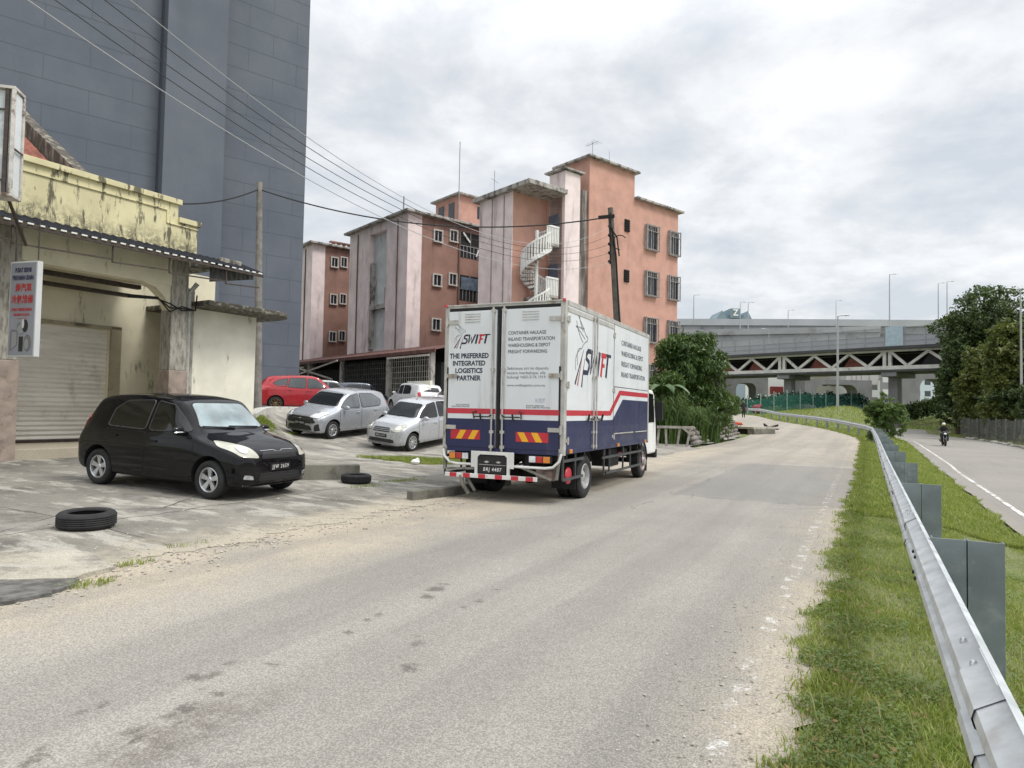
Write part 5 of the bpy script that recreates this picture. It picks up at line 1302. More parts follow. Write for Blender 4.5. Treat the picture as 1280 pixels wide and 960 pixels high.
for d, y, sgn in ((dl, CY + .10, 1), (dr, CY - .10, -1)):
    m = MB(); m.tube([(-.045, y, ZB - .02), (-.045, y, ZT - .06)], .017, 8)
    for z in (ZB + .05, ZB + .30, 1.42, 2.2, ZT - .12): m.mm(-.055, -.010, y - .035, y + .035, z - .025, z + .025)
    m = m.build('lock_rod', MAT_TGREY, d, smooth=True)
    h = MB(); h.tube([(-.06, y, 1.44), (-.07, y + sgn * .05, 1.41), (-.07, y + sgn * .33, 1.41)], .013, 6); h.tube([(-.05, y + sgn * .20, 1.36), (-.075, y + sgn * .20, 1.46)], .018, 6); h.tube([(-.03, y + sgn * .34, 1.38), (-.06, y + sgn * .35, 1.48), (-.03, y + sgn * .30, 1.50)], .012, 6); h.build('door_handle', MAT_CHASS, m, smooth=True)
    e = Hw - .05 if sgn > 0 else -Hw + .05
    for z in (1.22, 2.10, 3.03):
        g = MB(); g.mm(-.035, -.011, min(e, e - sgn * .22), max(e, e - sgn * .22), z - .035, z + .035); g.tube([(-.03, e, z - .07), (-.03, e, z + .07)], .022, 8); g.build('hinge', MAT_TGREY, d, smooth=True)
# hazard panels
def hazard(y0, y1, z0, z1, par, flip):
    p = MB(); p.mm(-.019, -.014, y0, y1, z0, z1); p = p.build('hazard_panel', MAT_TRED, par)
    s_ = MB(); h = z1 - z0; w = (y1 - y0)
    for q in (.18, .60):
        a = y0 + w * q if flip else y1 - w * q
        k = 1 if flip else -1
        pl = [(a, z0 + .004), (a + k * w * .2, z0 + .004), (a + k * (w * .2) - k * -h * .55 * 1, z1 - .004), (a + k * h * .55, z1 - .004)]
        pl = [(min(max(u, y0 + .004), y1 - .004), v) for u, v in pl]
        s_.prism(pl, lambda u, v, q_: (q_, u, v), -.0215, -.0185)
    s_.build('yellow_stripe', MAT_YSTR, p)
hazard(Hw - .74, Hw - .17, 1.02, 1.18, dl, False); hazard(-Hw + .26, -Hw + .84, 1.01, 1.17, dr, True)
# rear lettering
YL = (CY + .10 + Hw - .085) / 2 + .04
def swift(par, org, face, size, w, shear=.25):
    """the word in its logo form, with the bird's wing strokes sweeping into the S"""
    ox, oy, oz = org
    Bm = Matrix(BASIS[face]).transposed()
    def at(u, v, n=0.0): return tuple(Vector(org) + Bm @ Vector((u, v, n)))
    h = size
    g = MB(); gr = MB()
    def stroke(mb, pts, ws, n0=.0012):
        P = [Vector((p[0] * w, p[1] * h)) for p in pts]; L_, R_ = [], []
        for i, p in enumerate(P):
            d = (P[min(i + 1, len(P) - 1)] - P[max(i - 1, 0)]).normalized(); q = Vector((-d.y, d.x)) * ws[i] * h
            L_.append(p + q); R_.append(p - q)
        vs = [at(q.x, q.y, n0) for q in L_] + [at(q.x, q.y, n0) for q in R_]; k = len(P)
        mb.add(vs, [(i, i + 1, k + i + 1, k + i) for i in range(k - 1)])
    S = shear
    def sl(u, v): return (u + S * (v - .5) * h / w, v)
    # letters drawn as thick strokes, slanted
    t_ = .095
    stroke(g, [sl(.20, .93), sl(.10, .93), sl(.055, .82), sl(.06, .62), sl(.17, .50), sl(.19, .30), sl(.16, .08), sl(.0, .07)], [t_] * 8)
    stroke(g, [sl(.235, 1.0), sl(.265, .05), sl(.335, .72), sl(.375, .05), sl(.455, 1.0)], [t_ * .9] * 5)
    stroke(g, [sl(.535, 1.0), sl(.535, 0)], [t_ * 1.15] * 2)
    stroke(g, [sl(.80, .94), sl(1.0, .94)], [.065, .065])
    stroke(g, [sl(.87, .9), sl(.87, 0)], [t_ * 1.15] * 2)
    stroke(gr, [sl(.665, .86), sl(.665, 0)], [t_ * 1.1] * 2, .0016); stroke(gr, [sl(.60, .90), sl(.80, .90)], [.10, .10], .0016); stroke(gr, [sl(.66, .48), sl(.77, .48)], [t_ * .8] * 2, .0016)
    # wing feathers
    th = MB(); tr = MB()
    for i, (a, b_, c_) in enumerate((((-.02, .95), (-.16, .30), (-.30, -.42)), ((-.06, .80), (-.14, .10), (-.22, -.46)), ((.02, .62), (-.05, .0), (-.08, -.50)))):
        pts = [((1 - t)**2 * a[0] + 2 * t * (1 - t) * b_[0] + t * t * c_[0], (1 - t)**2 * a[1] + 2 * t * (1 - t) * b_[1] + t * t * c_[1]) for t in np.linspace(0, 1, 9)]
        stroke(tr if i == 1 else g, pts, [.012 + .05 * t for t in np.linspace(0, 1, 9)])
    for a, b_, c_ in (((-.10, .95), (-.30, 1.00), (-.22, .30)), ((-.15, .9), (-.34, .7), (-.28, .1)), ((-.05, 1.2), (-.22, 1.5), (-.28, 1.95)), ((.02, 1.35), (-.14, 1.6), (-.30, 1.75)), ((.05, 1.5), (-.05, 1.8), (-.24, 2.2)), ((.05, 1.5), (.15, 1.45), (.09, 1.3)), ((.09, 1.3), (-.0, 1.25), (-.10, .95)), ((-.05, 1.62), (-.16, 1.9), (-.2, 2.3))):
        pts = [((1 - t)**2 * a[0] + 2 * t * (1 - t) * b_[0] + t * t * c_[0], (1 - t)**2 * a[1] + 2 * t * (1 - t) * b_[1] + t * t * c_[1]) for t in np.linspace(0, 1, 8)]
        stroke(th, pts, [.016] * 8)
    lg = g.build('logo', MAT_NINK, par); gr.build('red_letter', MAT_RINK, lg); th.build('bird_outline', MAT_GINK, lg); tr.build('red_feather', M('faded_red', (.45, .16, .17), .5, var=0), lg)
    return lg
swift(dl, (-.0135, Hw - .36, 2.65), 'rear', .16, .52)
for i, tx in enumerate(('THE PREFERRED', 'INTEGRATED', 'LOGISTICS', 'PARTNER')):
    lettering('lettering', tx, .12, MAT_NINK, dl, (-.0135, YL - .01, 2.44 - i * .127), 'rear', width=(.76, .63, .53, .46)[i], height=.088, align='CENTER', bold=.004)
for i, tx in enumerate(('CONTAINER HAULAGE', 'INLAND TRANSPORTATION', 'WAREHOUSING & DEPOT', 'FREIGHT FORWARDING')):
    lettering('lettering', tx, .08, MAT_NINK, dr, (-.0135, CY - .17, 2.81 - i * .104), 'rear', width=(.68, .83, .76, .70)[i], height=.058, align='LEFT', bold=.0005)
for i, tx in enumerate(('Sekiranya siri ini dipandu', 'secara merbahaya, sila', 'hubungi +603-3176 1919', 'www.swiftlogistics.com.my')):
    lettering('lettering', tx, .08, MAT_GINK, dr, (-.0135, CY - .16, (2.22, 2.145, 2.075, 1.94)[i]), 'rear', width=(.74, .69, .69, .69)[i], height=(.062, .062, .062, .05)[i], align='LEFT')
m = MB(); m.mm(-.0145, -.011, CY - .85, CY - .68, 1.66, 1.73); m.build('notice_label', M('lilac_label', (.55, .55, .62), .5, var=.2, vs=20), dr)
for par, y0, wd in ((dl, Hw - .18, .34), (dr, CY - .52, .42)):
    lettering('lettering', 'B.D.M 4250 KG', .03, MAT_NINK, par, (-.0135, y0 - (.08 if par is dl else 0), 1.605), 'rear', width=wd * .75, height=.022, align='LEFT'); lettering('lettering', 'B.G.K 7500 KG MUATAN', .03, MAT_NINK, par, (-.0135, y0, 1.575), 'rear', width=wd, height=.022, align='LEFT')

# right side skin
YS = -Hw
sd_ = MB(); sd_.mm(.10, TL - .06, YS - .002, YS + .025, ZB + .05, ZT - .07); sd_ = sd_.build('side_panel', MAT_TWHITE, tk)
def sidepoly(name, poly, mat, lift): s_ = MB(); s_.prism(poly, lambda u, v, q: (u, q, v), YS - lift, YS - .001); return s_.build(name, mat, sd_)
zt2 = 1.865
e0, e1 = .10, TL - .06
sidepoly('navy_band', [(e0, ZB + .05), (e1, ZB + .05), (e1, zt2 - .085), (3.32, zt2 - .085), (2.62, zw0), (e0, zw0)], MAT_TNAVY, .0045)
sidepoly('red_band', [(e0, zr0), (2.50, zr0), (3.16, zt2), (e1, zt2), (e1, zt2 + .095), (3.08, zt2 + .095), (2.42, zr1), (e0, zr1)], MAT_TRED, .005)
for sg in (1,):
    o_ = MB(); o_.mm(.10, TL - .06, Hw - .025, Hw + .002, ZB + .05, ZT - .07); o_.build('side_panel', MAT_TWHITE, tk)
sm = MB()
for x in (1.46, 2.68): sm.mm(x - .008, x + .008, YS - .0065, YS - .002, ZB + .02, ZT - .07)
sm.mm(2.68, e1, YS - .0065, YS - .002, 2.02, 2.03); sm.build('panel_gap', MAT_RUBS, sd_)
dd = MB(); dd.mm(.10, 2.70, YS - .012, YS - .002, ZT - .17, ZT - .10); dd.build('door_head', MAT_TGREY, sd_)
rd = MB()
for x in (1.38, 1.54): rd.tube([(x, YS - .035, ZB), (x, YS - .035, ZT - .08)], .014, 8); 
for x in (1.38, 1.54):
    for z in (ZB + .05, ZB + .3, 1.42, 2.15, ZT - .12): rd.mm(x - .03, x + .03, YS - .045, YS - .002, z - .022, z + .022)
rd = rd.build('lock_rod', MAT_TGREY, sd_, smooth=True)
h = MB()
for x, sg in ((1.38, -1), (1.54, 1)): h.tube([(x, YS - .05, 1.44), (x + sg * .03, YS - .055, 1.39), (x + sg * .30, YS - .055, 1.40)], .013, 6); h.tube([(x + sg * .3, YS - .03, 1.36), (x + sg * .3, YS - .06, 1.48)], .02, 6)
h.build('door_handle', MAT_CHASS, rd, smooth=True)
for x in (.13, 2.68):
    for z in (1.05, 1.95, 3.02):
        hg = MB(); hg.tube([(x, YS - .02, z - .06), (x, YS - .02, z + .06)], .018, 8); hg.mm(x - .08, x + .08, YS - .012, YS - .002, z - .03, z + .03); hg.build('hinge', MAT_TGREY, sd_, smooth=True)
gd = MB(); gd.tube([(2.72, YS - .02, 1.10), (4.1, YS - .02, 1.10)], .012, 6); gd.tube([(4.25, YS - .02, 1.10), (5.25, YS - .02, 1.10)], .012, 6); gd.build('grab_rail', MAT_TGREY, sd_)
swift(sd_, (.92, YS - .004, 2.17), 'side', .45, 1.50, shear=.28)
for i, tx in enumerate(('CONTAINER HAULAGE', 'WAREHOUSING & DEPOT', 'FREIGHT FORWARDING', 'INLAND TRANSPORTATION')):
    lettering('lettering', tx, .12, MAT_NINK, sd_, (3.18, YS - .004, 2.93 - i * .215), 'side', width=(1.55, 1.75, 1.65, 1.9)[i], height=.105, align='LEFT', bold=.0005)
lettering('lettering', 'B.D.M 4250 KG', .03, MAT_GINK, sd_, (.5, YS - .004, 2.95), 'side', width=.4, height=.03)
# marker lamps along the bottom edge
for x in (.28, 3.0, 5.15):
    m = MB(); m.mm(x - .06, x + .06, YS - .03, YS + .0, ZB - .02, ZB + .045); m.build('marker_lamp', MAT_AMBER, tk, bevel=.008)
# ladder frame, axle, fuel tank, spare wheel
c_ = MB()
for y in (-.42, .42): c_.mm(.15, 7.1, y - .04, y + .04, .55, .80)
for x in (.3, 1.2, 2.4, 3.6, 4.8): c_.mm(x, x + .08, -1.05, 1.05, .70, .86)
c_.mm(.2, TL, -1.0, 1.0, .80, .855); c_.build('chassis', MAT_CHASS, tk)
a_ = MB(); a_.tube([(1.25, -.9, .385), (1.25, .9, .385)], .075, 10); a_.ball((1.25, 0, .385), (.19, .2, .19)); a_.tube([(5.75, -.85, .385), (5.75, .85, .385)], .06, 8); a_.tube([(1.25, 0, .42), (4.5, 0, .55)], .05, 8)
for y in (-.5, .5): a_.tube([(.55, y, .60), (1.0, y, .46), (1.25, y, .44), (1.5, y, .46), (2.0, y, .60)], .045, 6)
a_.build('axle', MAT_CHASS, tk, smooth=True)
t_ = MB(); t_.lathe([(0, 0), (.22, 0), (.24, .02), (.24, 1.0), (.22, 1.02), (0, 1.02)], 20, (2.7, .62, .55), 'X'); t_.mm(3.9, 4.6, .45, .95, .40, .75); t_.build('fuel_tank', MAT_CHASS, tk, smooth=True)
rt = MB(); rt.lathe([(0, 0), (.10, 0), (.10, .30), (0, .30)], 14, (4.1, -.72, .62), 'X'); rt.build('air_tank', MAT_TRED, tk, smooth=True)
bt = MB(); bt.mm(3.1, 3.7, -.95, -.55, .42, .78); bt.build('battery_box', MAT_CHASS, tk, bevel=.02)
def truck_wheel(x, y, side, dual):
    e = part_empty('wheel', tk, (x, y, .385), 0 if side < 0 else math.pi)
    r, ri = .385, .225
    t = MB()
    for k_ in range(2 if dual else 1):
        c = k_ * .24; h = .10
        prof = [(ri, c - h * .9), (ri + .02, c - h * 1.02), (.31, c - h * 1.06), (r - .03, c - h * .96), (r - .006, c - h * .8)]
        for i, q in enumerate(np.linspace(-.7, .7, 11)): prof.append((r if i % 2 == 0 else r - .012, c + h * q))
        prof += [(r - .006, c + h * .8), (r - .03, c + h * .96), (.31, c + h * 1.06), (ri + .02, c + h * 1.02), (ri, c + h * .9)]
        t.lathe(prof, 44)
    t.build('tyre', MAT_RUBBER, e, smooth=True, angle=45)
    m = MB()
    if dual: m.lathe([(ri, .09), (ri, -.095), (ri - .015, -.105), (ri - .02, -.09), (ri - .035, .0), (.11, .06), (.11, .03), (.10, -.05), (.07, -.07), (0, -.07)], 36)
    else: m.lathe([(ri, .09), (ri, -.095), (ri - .015, -.105), (ri - .03, -.06), (.16, -.075), (.11, -.10), (.09, -.16), (0, -.16)], 36)
    for i in range(6):
        a = i * math.pi / 3; m.tube([(.135 * math.cos(a), .05 if dual else -.06, .135 * math.sin(a)), (.135 * math.cos(a), .02 if dual else -.10, .135 * math.sin(a))], .016, 6)
    m.build('rim', M('steel_truck_rim', (.45, .45, .45), .45, metal=.5, var=.2, vs=6) if dual else M('pinkish_steel_rim', (.42, .36, .36), .5, metal=.4, var=.3, vs=6), e, smooth=True)
for sg in (-1, 1):
    truck_wheel(1.25, sg * (Hw - .16), sg, True); truck_wheel(5.75 - .2, sg * (Hw - .24), sg, False)
for sg in (-1, 1):
    f = MB(); f.grid(lambda u, v: (1.25 + .45 * math.cos(u), sg * (Hw - .06 - .42 * v), .42 + .45 * math.sin(u) * .9), np.linspace(.5, 2.64, 16).tolist(), [0, 1]); f.build('mudguard', MAT_CHASS, tk)
    m = MB(); m.mm(.74, .75, min(sg * (Hw - .06), sg * (Hw - .5)), max(sg * (Hw - .06), sg * (Hw - .5)), .20, .62); m.build('mud_flap', MAT_RUBS, tk)
# side under-run guards
for sg in (-1, 1):
    g = MB(); y = sg * (Hw - .03)
    for (x0, x1, z) in ((.05, 1.05, .72), (.05, 1.0, .42), (2.1, 5.05, .66), (2.35, 5.0, .36)): g.bar((x0, y, z), (x1, y, z), .025, .045)
    for x in (.05, .62, 2.2, 2.55, 3.5, 4.05, 5.0): g.bar((x, y, .34 if x > .8 else .42), (x, y, ZB), .03, .03, up=(0, 1, 0))
    g.build('side_guard', M('guard_steel', (.07, .075, .075), .6, metal=.2, var=.2, vs=8), tk)
rl_ = MB(); rl_.lathe([(0, -.02), (.13, -.02), (.14, .0), (.13, .01), (0, .01)], 20, (.42, YS + .08, .46), 'Y'); rl_.build('red_reflector', MAT_TRED, tk, smooth=True)
sl_ = MB(); sl_.tube([(.34, -.55, .50), (.34, -.85, .48)], .12, 14); sl_.build('exhaust', M('rusty_exhaust', (.28, .21, .18), .5, metal=.5, var=.3, vs=8), tk, smooth=True)
# rear white tube bumper, plate surround, striped bar
b = MB()
for sg in (-1, 1): b.tube([(-.02, sg * (Hw - .03), ZB - .02), (-.03, sg * (Hw - .06), .72), (-.03, sg * (Hw - .17), .62), (-.03, sg * (Hw - .30), .60), (-.03, sg * .30 + .1, .60)], .022, 8)
b.build('tube_bumper', MAT_TRUSTW, tk, smooth=True)
PYC = .12
b = MB(); hw_ = .40
fn = lambda u, v, q: (q, PYC + u, v)
b.prism([(-hw_, .56), (-hw_ + .11, .56), (-hw_ + .11, .72), (-hw_ + .17, .775), (hw_ - .17, .775), (hw_ - .11, .72), (hw_ - .11, .56), (hw_, .56), (hw_, .83), (-hw_, .83)], fn, -.07, -.055)
b.build('plate_surround', MAT_TRUSTW, tk, bevel=.004)
b = MB()
for sg in (-1, 1): b.bar((-.06, PYC + sg * (hw_ - .10), .80), (-.06, PYC + sg * (hw_ - .10), .42), .035, .045, up=(0, 1, 0))
b.build('bumper_leg', MAT_TRUSTW, tk)
b = MB(); b.mm(-.05, -.02, PYC - .28, PYC + .28, .44, .76); b.build('plate_backing', MAT_CHASS, tk)
p = MB(); p.mm(-.062, -.05, PYC - .24, PYC + .24, .47, .60); p = p.build('number_plate', MAT_PLATE, tk, bevel=.004)
lettering('lettering', 'BRJ 4487', .1, MAT_PLTXT, p, (-.064, PYC, .53), 'rear', width=.34, height=.08, align='CENTER', bold=.001, spacing=1.2, shear=.12)
s_ = MB(); 
for y in (PYC - .11, PYC + .11): s_.prism([(y - .05, .655), (y, .635), (y + .05, .655), (y, .675)], lambda u, v, q: (q, u, v), -.054, -.05)
s_.mm(-.064, -.05, PYC - .25, PYC + .25, .605, .612); s_.build('plate_lamp', MAT_TGREY, tk)
bar = MB(); y0, y1 = Hw - .12, -Hw + .42
zl = .415
bar.mm(-.10, -.06, y1, y0, zl - .035, zl + .035); bar = bar.build('underrun_bar', MAT_TRUSTW, tk, bevel=.006)
for i in range(6):
    a = y1 + (y0 - y1) * (i + .22 + .08 * math.sin(i * 5)) / 6; c2 = a + .13
    m = MB(); m.mm(-.103, -.099, a, c2, zl - .0355, zl + .0355); m.build('red_stripe', MAT_TRED, bar)
MAT_STAY = M('dented_stay', (.22, .21, .19), .6, metal=.2, var=.3, vs=8)
MB().tube([(-.08, Hw - .42, zl), (-.05, Hw - .45, .25), (.02, Hw - .52, .10)], .035, 8).tube([(.0, Hw - .46, zl), (.1, Hw - .60, .14)], .03, 8).build('support_leg', MAT_STAY, tk)
b = MB(); b.bar((0, Hw - .06, ZB), (0, Hw - .06, .50), .05, .05, up=(0, 1, 0)); b.bar((0, Hw - .06, .50), (0, Hw - .8, .54), .04, .04); b.build('bumper_stay', MAT_STAY, tk)
b = MB(); b.bar((0, -Hw + .06, ZB), (.02, -Hw + .12, .42), .04, .04, up=(0, 1, 0)); b.bar((0, -Hw + .2, .42), (0, -.3, .62), .04, .04); b.build('bumper_stay', MAT_STAY, tk)
for sg in (-1, 1):
    yc = sg * .72 + (.06 if sg > 0 else 0)
    h = MB(); h.mm(-.03, .04, yc - .20, yc + .20, .675, .795); h = h.build('tail_lamp', MAT_CHASS, tk, bevel=.01)
    for i, mt in enumerate((MAT_LAMPC, MAT_TAIL, MAT_AMBER)):
        yy = yc + (i - 1) * .125 * sg
        m = MB(); m.mm(-.042, -.028, yy - .058, yy + .058, .685, .785); m.build('lens', mt, h, bevel=.008)
# cab in front of the box
cab = MB()
prof = [(TL + .10, .50), (7.05, .50), (7.12, .62), (7.10, 1.10), (6.88, 1.98), (6.70, 2.08), (TL + .12, 2.12), (TL + .10, 1.2)]
cab.prism(prof, lambda u, v, q: (u, q, v), -.93, .93)
cab = cab.build('cab', MAT_WHITEP, tk, bevel=.05, seg=3)
m = MB(); m.prism([(5.68, 1.28), (6.88, 1.28), (6.72, 1.98), (5.68, 2.02)], lambda u, v, q: (u, q, v), -.938, -.932); m.prism([(5.68, 1.28), (6.88, 1.28), (6.72, 1.98), (5.68, 2.02)], lambda u, v, q: (u, q, v), .932, .938); m.build('side_window', MAT_TINT, cab)
m = MB(); m.bar((7.09, 0, 1.28), (6.93, 0, 1.90), 1.6, .02, up=(1, 0, .3)); m.build('windscreen', MAT_TINT, cab)
m = MB()
for sg in (-1, 1):
    m.tube([(6.80, sg * .93, 1.85), (6.86, sg * 1.03, 1.88), (6.86, sg * 1.05, 1.3)], .014, 6); m.mm(6.82, 6.90, min(sg * .98, sg * 1.15), max(sg * .98, sg * 1.15), 1.33, 1.80)
m.build('wing_mirror', MAT_TRIM, cab, bevel=.02)
m = MB()
for sg in (-1, 1): m.grid(lambda u, v: (5.55 + .47 * math.cos(u), sg * (.72 + .26 * v), .40 + .47 * math.sin(u)), np.linspace(.0, 3.14, 18).tolist(), [0, 1])
m.build('wheel_arch', MAT_CHASS, cab)
m = MB(); m.mm(7.02, 7.16, -.95, .95, .38, .60); m.build('front_bumper', MAT_TRIM, cab, bevel=.03)
m = MB(); m.mm(6.08, 6.09, -.95, -.70, .12, .46); m.build('mud_flap', MAT_RUBS, cab)
# ================================================================== TREES, SHRUBS
MAT_BARK = M('bark', (.085, .068, .05), .9, var=.3, vs=6, bump=.5, bs=20)
MAT_MANGO = mat_leaf('mango_leaves', (.026, .062, .016), (.048, .10, .022), (.13, .20, .045), 1.1, .22, .42)
MAT_BUSH = mat_leaf('bush_leaves', (.055, .105, .026), (.085, .15, .038), (.14, .20, .06), .8, .3, .5)
MAT_GRASSY = mat_leaf('tall_grass_leaves', (.055, .11, .028), (.09, .16, .045), (.16, .22, .08), .9, .3, .5)
MAT_DARKT = mat_leaf('dark_tree_leaves', (.034, .062, .021), (.056, .092, .030), (.105, .145, .05), .35, .18, .5)
MAT_OLIVE = mat_leaf('olive_tree_leaves', (.068, .098, .026), (.11, .142, .036), (.22, .21, .06), .35, .25, .5)
MAT_HEDGE = mat_leaf('hedge_leaves', (.030, .065, .025), (.05, .095, .035), (.08, .13, .05), .6, .25, .5)
def leaves(name, blobs, n, size, mat, parent, aspect=.4, shell=.55, droop=.3, flat=.5, seed=1, clump=0, clump_r=.3):
    """blobs: (x, y, z, rx, ry, rz) lobes; many leaf-shaped faces spread through their outer volume"""
    g = np.random.default_rng(seed); B = np.array(blobs, float)
    vol = (B[:, 3] * B[:, 4] * B[:, 5]) ** .75; pick = g.choice(len(B), n, p=vol / vol.sum())
    d = g.normal(size=(n, 3)); d /= np.linalg.norm(d, axis=1)[:, None]
    r = shell + (1.03 - shell) * g.uniform(0, 1, n) ** .6
    if clump:
        cb = g.choice(len(B), clump, p=vol / vol.sum()); cd = g.normal(size=(clump, 3)); cd /= np.linalg.norm(cd, axis=1)[:, None]; cr = .55 + .5 * g.uniform(0, 1, clump) ** .7
        cc = B[cb, :3] + cd * cr[:, None] * B[cb, 3:]
        k = g.integers(0, clump, n); u = g.normal(size=(n, 3)); u /= np.linalg.norm(u, axis=1)[:, None]
        C = cc[k] + u * (g.uniform(0, 1, n) ** .5)[:, None] * clump_r * np.array([1, 1, .75]); d = .5 * u + .5 * cd[k]; d /= np.linalg.norm(d, axis=1)[:, None] + 1e-6
    else:
        C = B[pick, :3] + d * r[:, None] * B[pick, 3:]
    ax = d * .6 + g.normal(size=(n, 3)) * .55; ax[:, 2] -= droop; ax /= np.linalg.norm(ax, axis=1)[:, None]
    nr = d * flat + g.normal(size=(n, 3)) * .5; nr[:, 2] += .35
    sd_ = np.cross(ax, nr); sd_ /= np.linalg.norm(sd_, axis=1)[:, None] + 1e-6
    L_ = (size * g.uniform(.6, 1.35, n))[:, None]; w = L_ * aspect
    co = np.stack([C - ax * L_ / 2, C + sd_ * w / 2, C + ax * L_ / 2, C - sd_ * w / 2], 1).reshape(-1, 3)
    me = bpy.data.meshes.new(name); me.vertices.add(4 * n); me.vertices.foreach_set('co', co.astype(np.float32).ravel())
    me.loops.add(4 * n); me.loops.foreach_set('vertex_index', np.arange(4 * n, dtype=np.int32)); me.polygons.add(n); me.polygons.foreach_set('loop_start', (np.arange(n) * 4).astype(np.int32))
    me.update(calc_edges=True); me.validate()
    return link(name, me, mat, parent)
def trunk(parent, h, r, tips, seed=0, name='trunk', lean=(0, 0)):
    m = MB(); rr = random.Random(seed)
    m.tube([(0, 0, -.2), (lean[0] * .4, lean[1] * .4, h * .5), (lean[0], lean[1], h)], [r, r * .8, r * .62], 10)
    for (x, y, z) in tips:
        a = (lean[0], lean[1], h * rr.uniform(.75, 1)); mid = ((a[0] + x) / 2 + rr.uniform(-.2, .2), (a[1] + y) / 2 + rr.uniform(-.2, .2), (a[2] + z) / 2 + .1 * h)
        m.tube([a, mid, (x, y, z)], [r * .5, r * .3, r * .1], 7)
    return m.build(name, MAT_BARK, parent, smooth=True)
def lobes(seed, n, c, R_, r0, r1, squash=.8):
    g = random.Random(seed); out = []
    for i in range(n):
        a = g.uniform(0, 6.283); q = g.uniform(-1, 1); rr = (1 - q * q) ** .5; k = g.uniform(.35, .8)
        r = g.uniform(r0, r1); out.append((c[0] + R_[0] * k * rr * math.cos(a), c[1] + R_[1] * k * rr * math.sin(a), c[2] + R_[2] * k * q, r, r, r * squash))
    return out
# mango tree
mx, my = W(862, 520, 36).x, 36.0
mg = thing('mango_tree', 'dark leafy mango tree rising over the bank left of the road', 'tree', (mx, my, H(mx, my)))
zc = W(862, 452, 36).z - mg.location.z
lb_ = lobes(3, 16, (0, 0, zc), (2.1, 1.6, 1.25), .6, 1.0, .8) + [(-1.3, 0, zc - 1.2, .8, .9, .7), (1.0, 0, zc - .9, .9, .9, .8), (.2, 0, zc - 2.0, 1.3, 1.2, 1.1), (1.5, .1, zc - 2.4, .8, .9, .9), (-.6, .2, zc + .7, 1.0, 1.0, .6)]
leaves('crown', lb_, 26000, .26, MAT_MANGO, mg, .27, .3, .75, .4, 3, clump=900, clump_r=.30)
trunk(mg, 1.6, .17, [(q[0] * .7, q[1] * .7, q[2]) for q in lb_[:9]], 2)
# overgrown bank: shrubs and tall grasses, each its own plant
def shrub(name, label, px, py, d, rx, ry, rz, n, size, mat, seed, cat='shrub', asp=.35, droop=.3, group=None, clump=0):
    p = W(px, py, d); gz = H(p.x, d)
    o = thing(name, label, cat, (p.x, d, gz), 0, group)
    c = p.z - gz
    lb2 = lobes(seed, 9, (0, 0, c), (rx * .8, ry * .8, rz * .75), min(rx, rz) * .35, min(rx, rz) * .6, .9) + [(0, 0, c * .55, rx * .75, ry * .75, max(.3, c * .6))]
    leaves('foliage', lb2, n, size, mat, o, asp, .4, droop, .4, seed, clump=clump, clump_r=.22)
    m = MB(); rr = random.Random(seed)
    for i in range(6): a = rr.uniform(0, 6.28); m.tube([(0.1 * math.cos(a), .1 * math.sin(a), -.1), (rx * .4 * math.cos(a), ry * .4 * math.sin(a), c)], [.04, .015], 5)
    m.build('stem', MAT_BARK, o); return o
shrub('shrub', 'broad shrub spilling down the bank under the mango tree', 862, 492, 36.0, 1.9, 1.4, 1.5, 9000, .20, MAT_BUSH, 11, clump=500)
shrub('shrub', 'rounded shrub at the right foot of the bank above the rubble wall', 893, 505, 37.5, 1.3, 1.3, 1.2, 6500, .18, MAT_BUSH, 12, clump=400)
shrub('shrub', 'dark shrub beside the lorry cab under the broad leaves', 828, 492, 33.5, 1.3, 1.3, 1.4, 6000, .20, MAT_MANGO, 13, clump=350)
shrub('shrub', 'dense low shrub behind the broken timber fence', 848, 522, 33.6, 1.15, .8, 1.0, 5000, .18, MAT_BUSH, 14, clump=300)
shrub('shrub', 'small bright bush where the road bends out of sight', 914, 505, 74, 1.6, 1.4, 1.2, 4000, .22, MAT_BUSH, 15)
shrub('shrub', 'rounded green bush growing between the two roads', 1110, 511, 55, 2.1, 1.8, 1.4, 11000, .22, MAT_BUSH, 16, clump=420)
shrub('shrub', 'low creeping bush at the end of the guardrail', 1098, 541, 40, .9, .7, .30, 1800, .14, MAT_BUSH, 17)
def reed(label, px, py, d, h, n, seed):
    x = W(px, py, d).x; gz = H(x, d); o = thing('tall_grass', label, 'plant', (x, d, gz), 0, 'grass clumps on the bank'); g = np.random.default_rng(seed)
    m = MB()
    for i in range(n):
        a, r = g.uniform(0, 6.28), .75 * g.uniform(0, 1) ** .5; bx, by = r * math.cos(a), r * math.sin(a); b_ = g.uniform(0, 6.28); L_ = h * g.uniform(.6, 1.15); o2 = .55 * L_ * g.uniform(.3, 1)
        P = [(bx, by, -.05), (bx + o2 * .25 * math.cos(b_), by + o2 * .25 * math.sin(b_), L_ * .55), (bx + o2 * .7 * math.cos(b_), by + o2 * .7 * math.sin(b_), L_ * .85), (bx + o2 * 1.2 * math.cos(b_), by + o2 * 1.2 * math.sin(b_), L_ * .72)]
        w = .022; px_, py_ = -math.sin(b_) * w, math.cos(b_) * w; k = len(m.v)
        vs = []
        for j, p in enumerate(P): f = (1, .9, .6, .05)[j]; vs += [(p[0] - px_ * f, p[1] - py_ * f, p[2]), (p[0] + px_ * f, p[1] + py_ * f, p[2])]
        m.add(vs, [(2 * j, 2 * j + 1, 2 * j + 3, 2 * j + 2) for j in range(3)])
    m.build('blades', MAT_GRASSY, o); return o
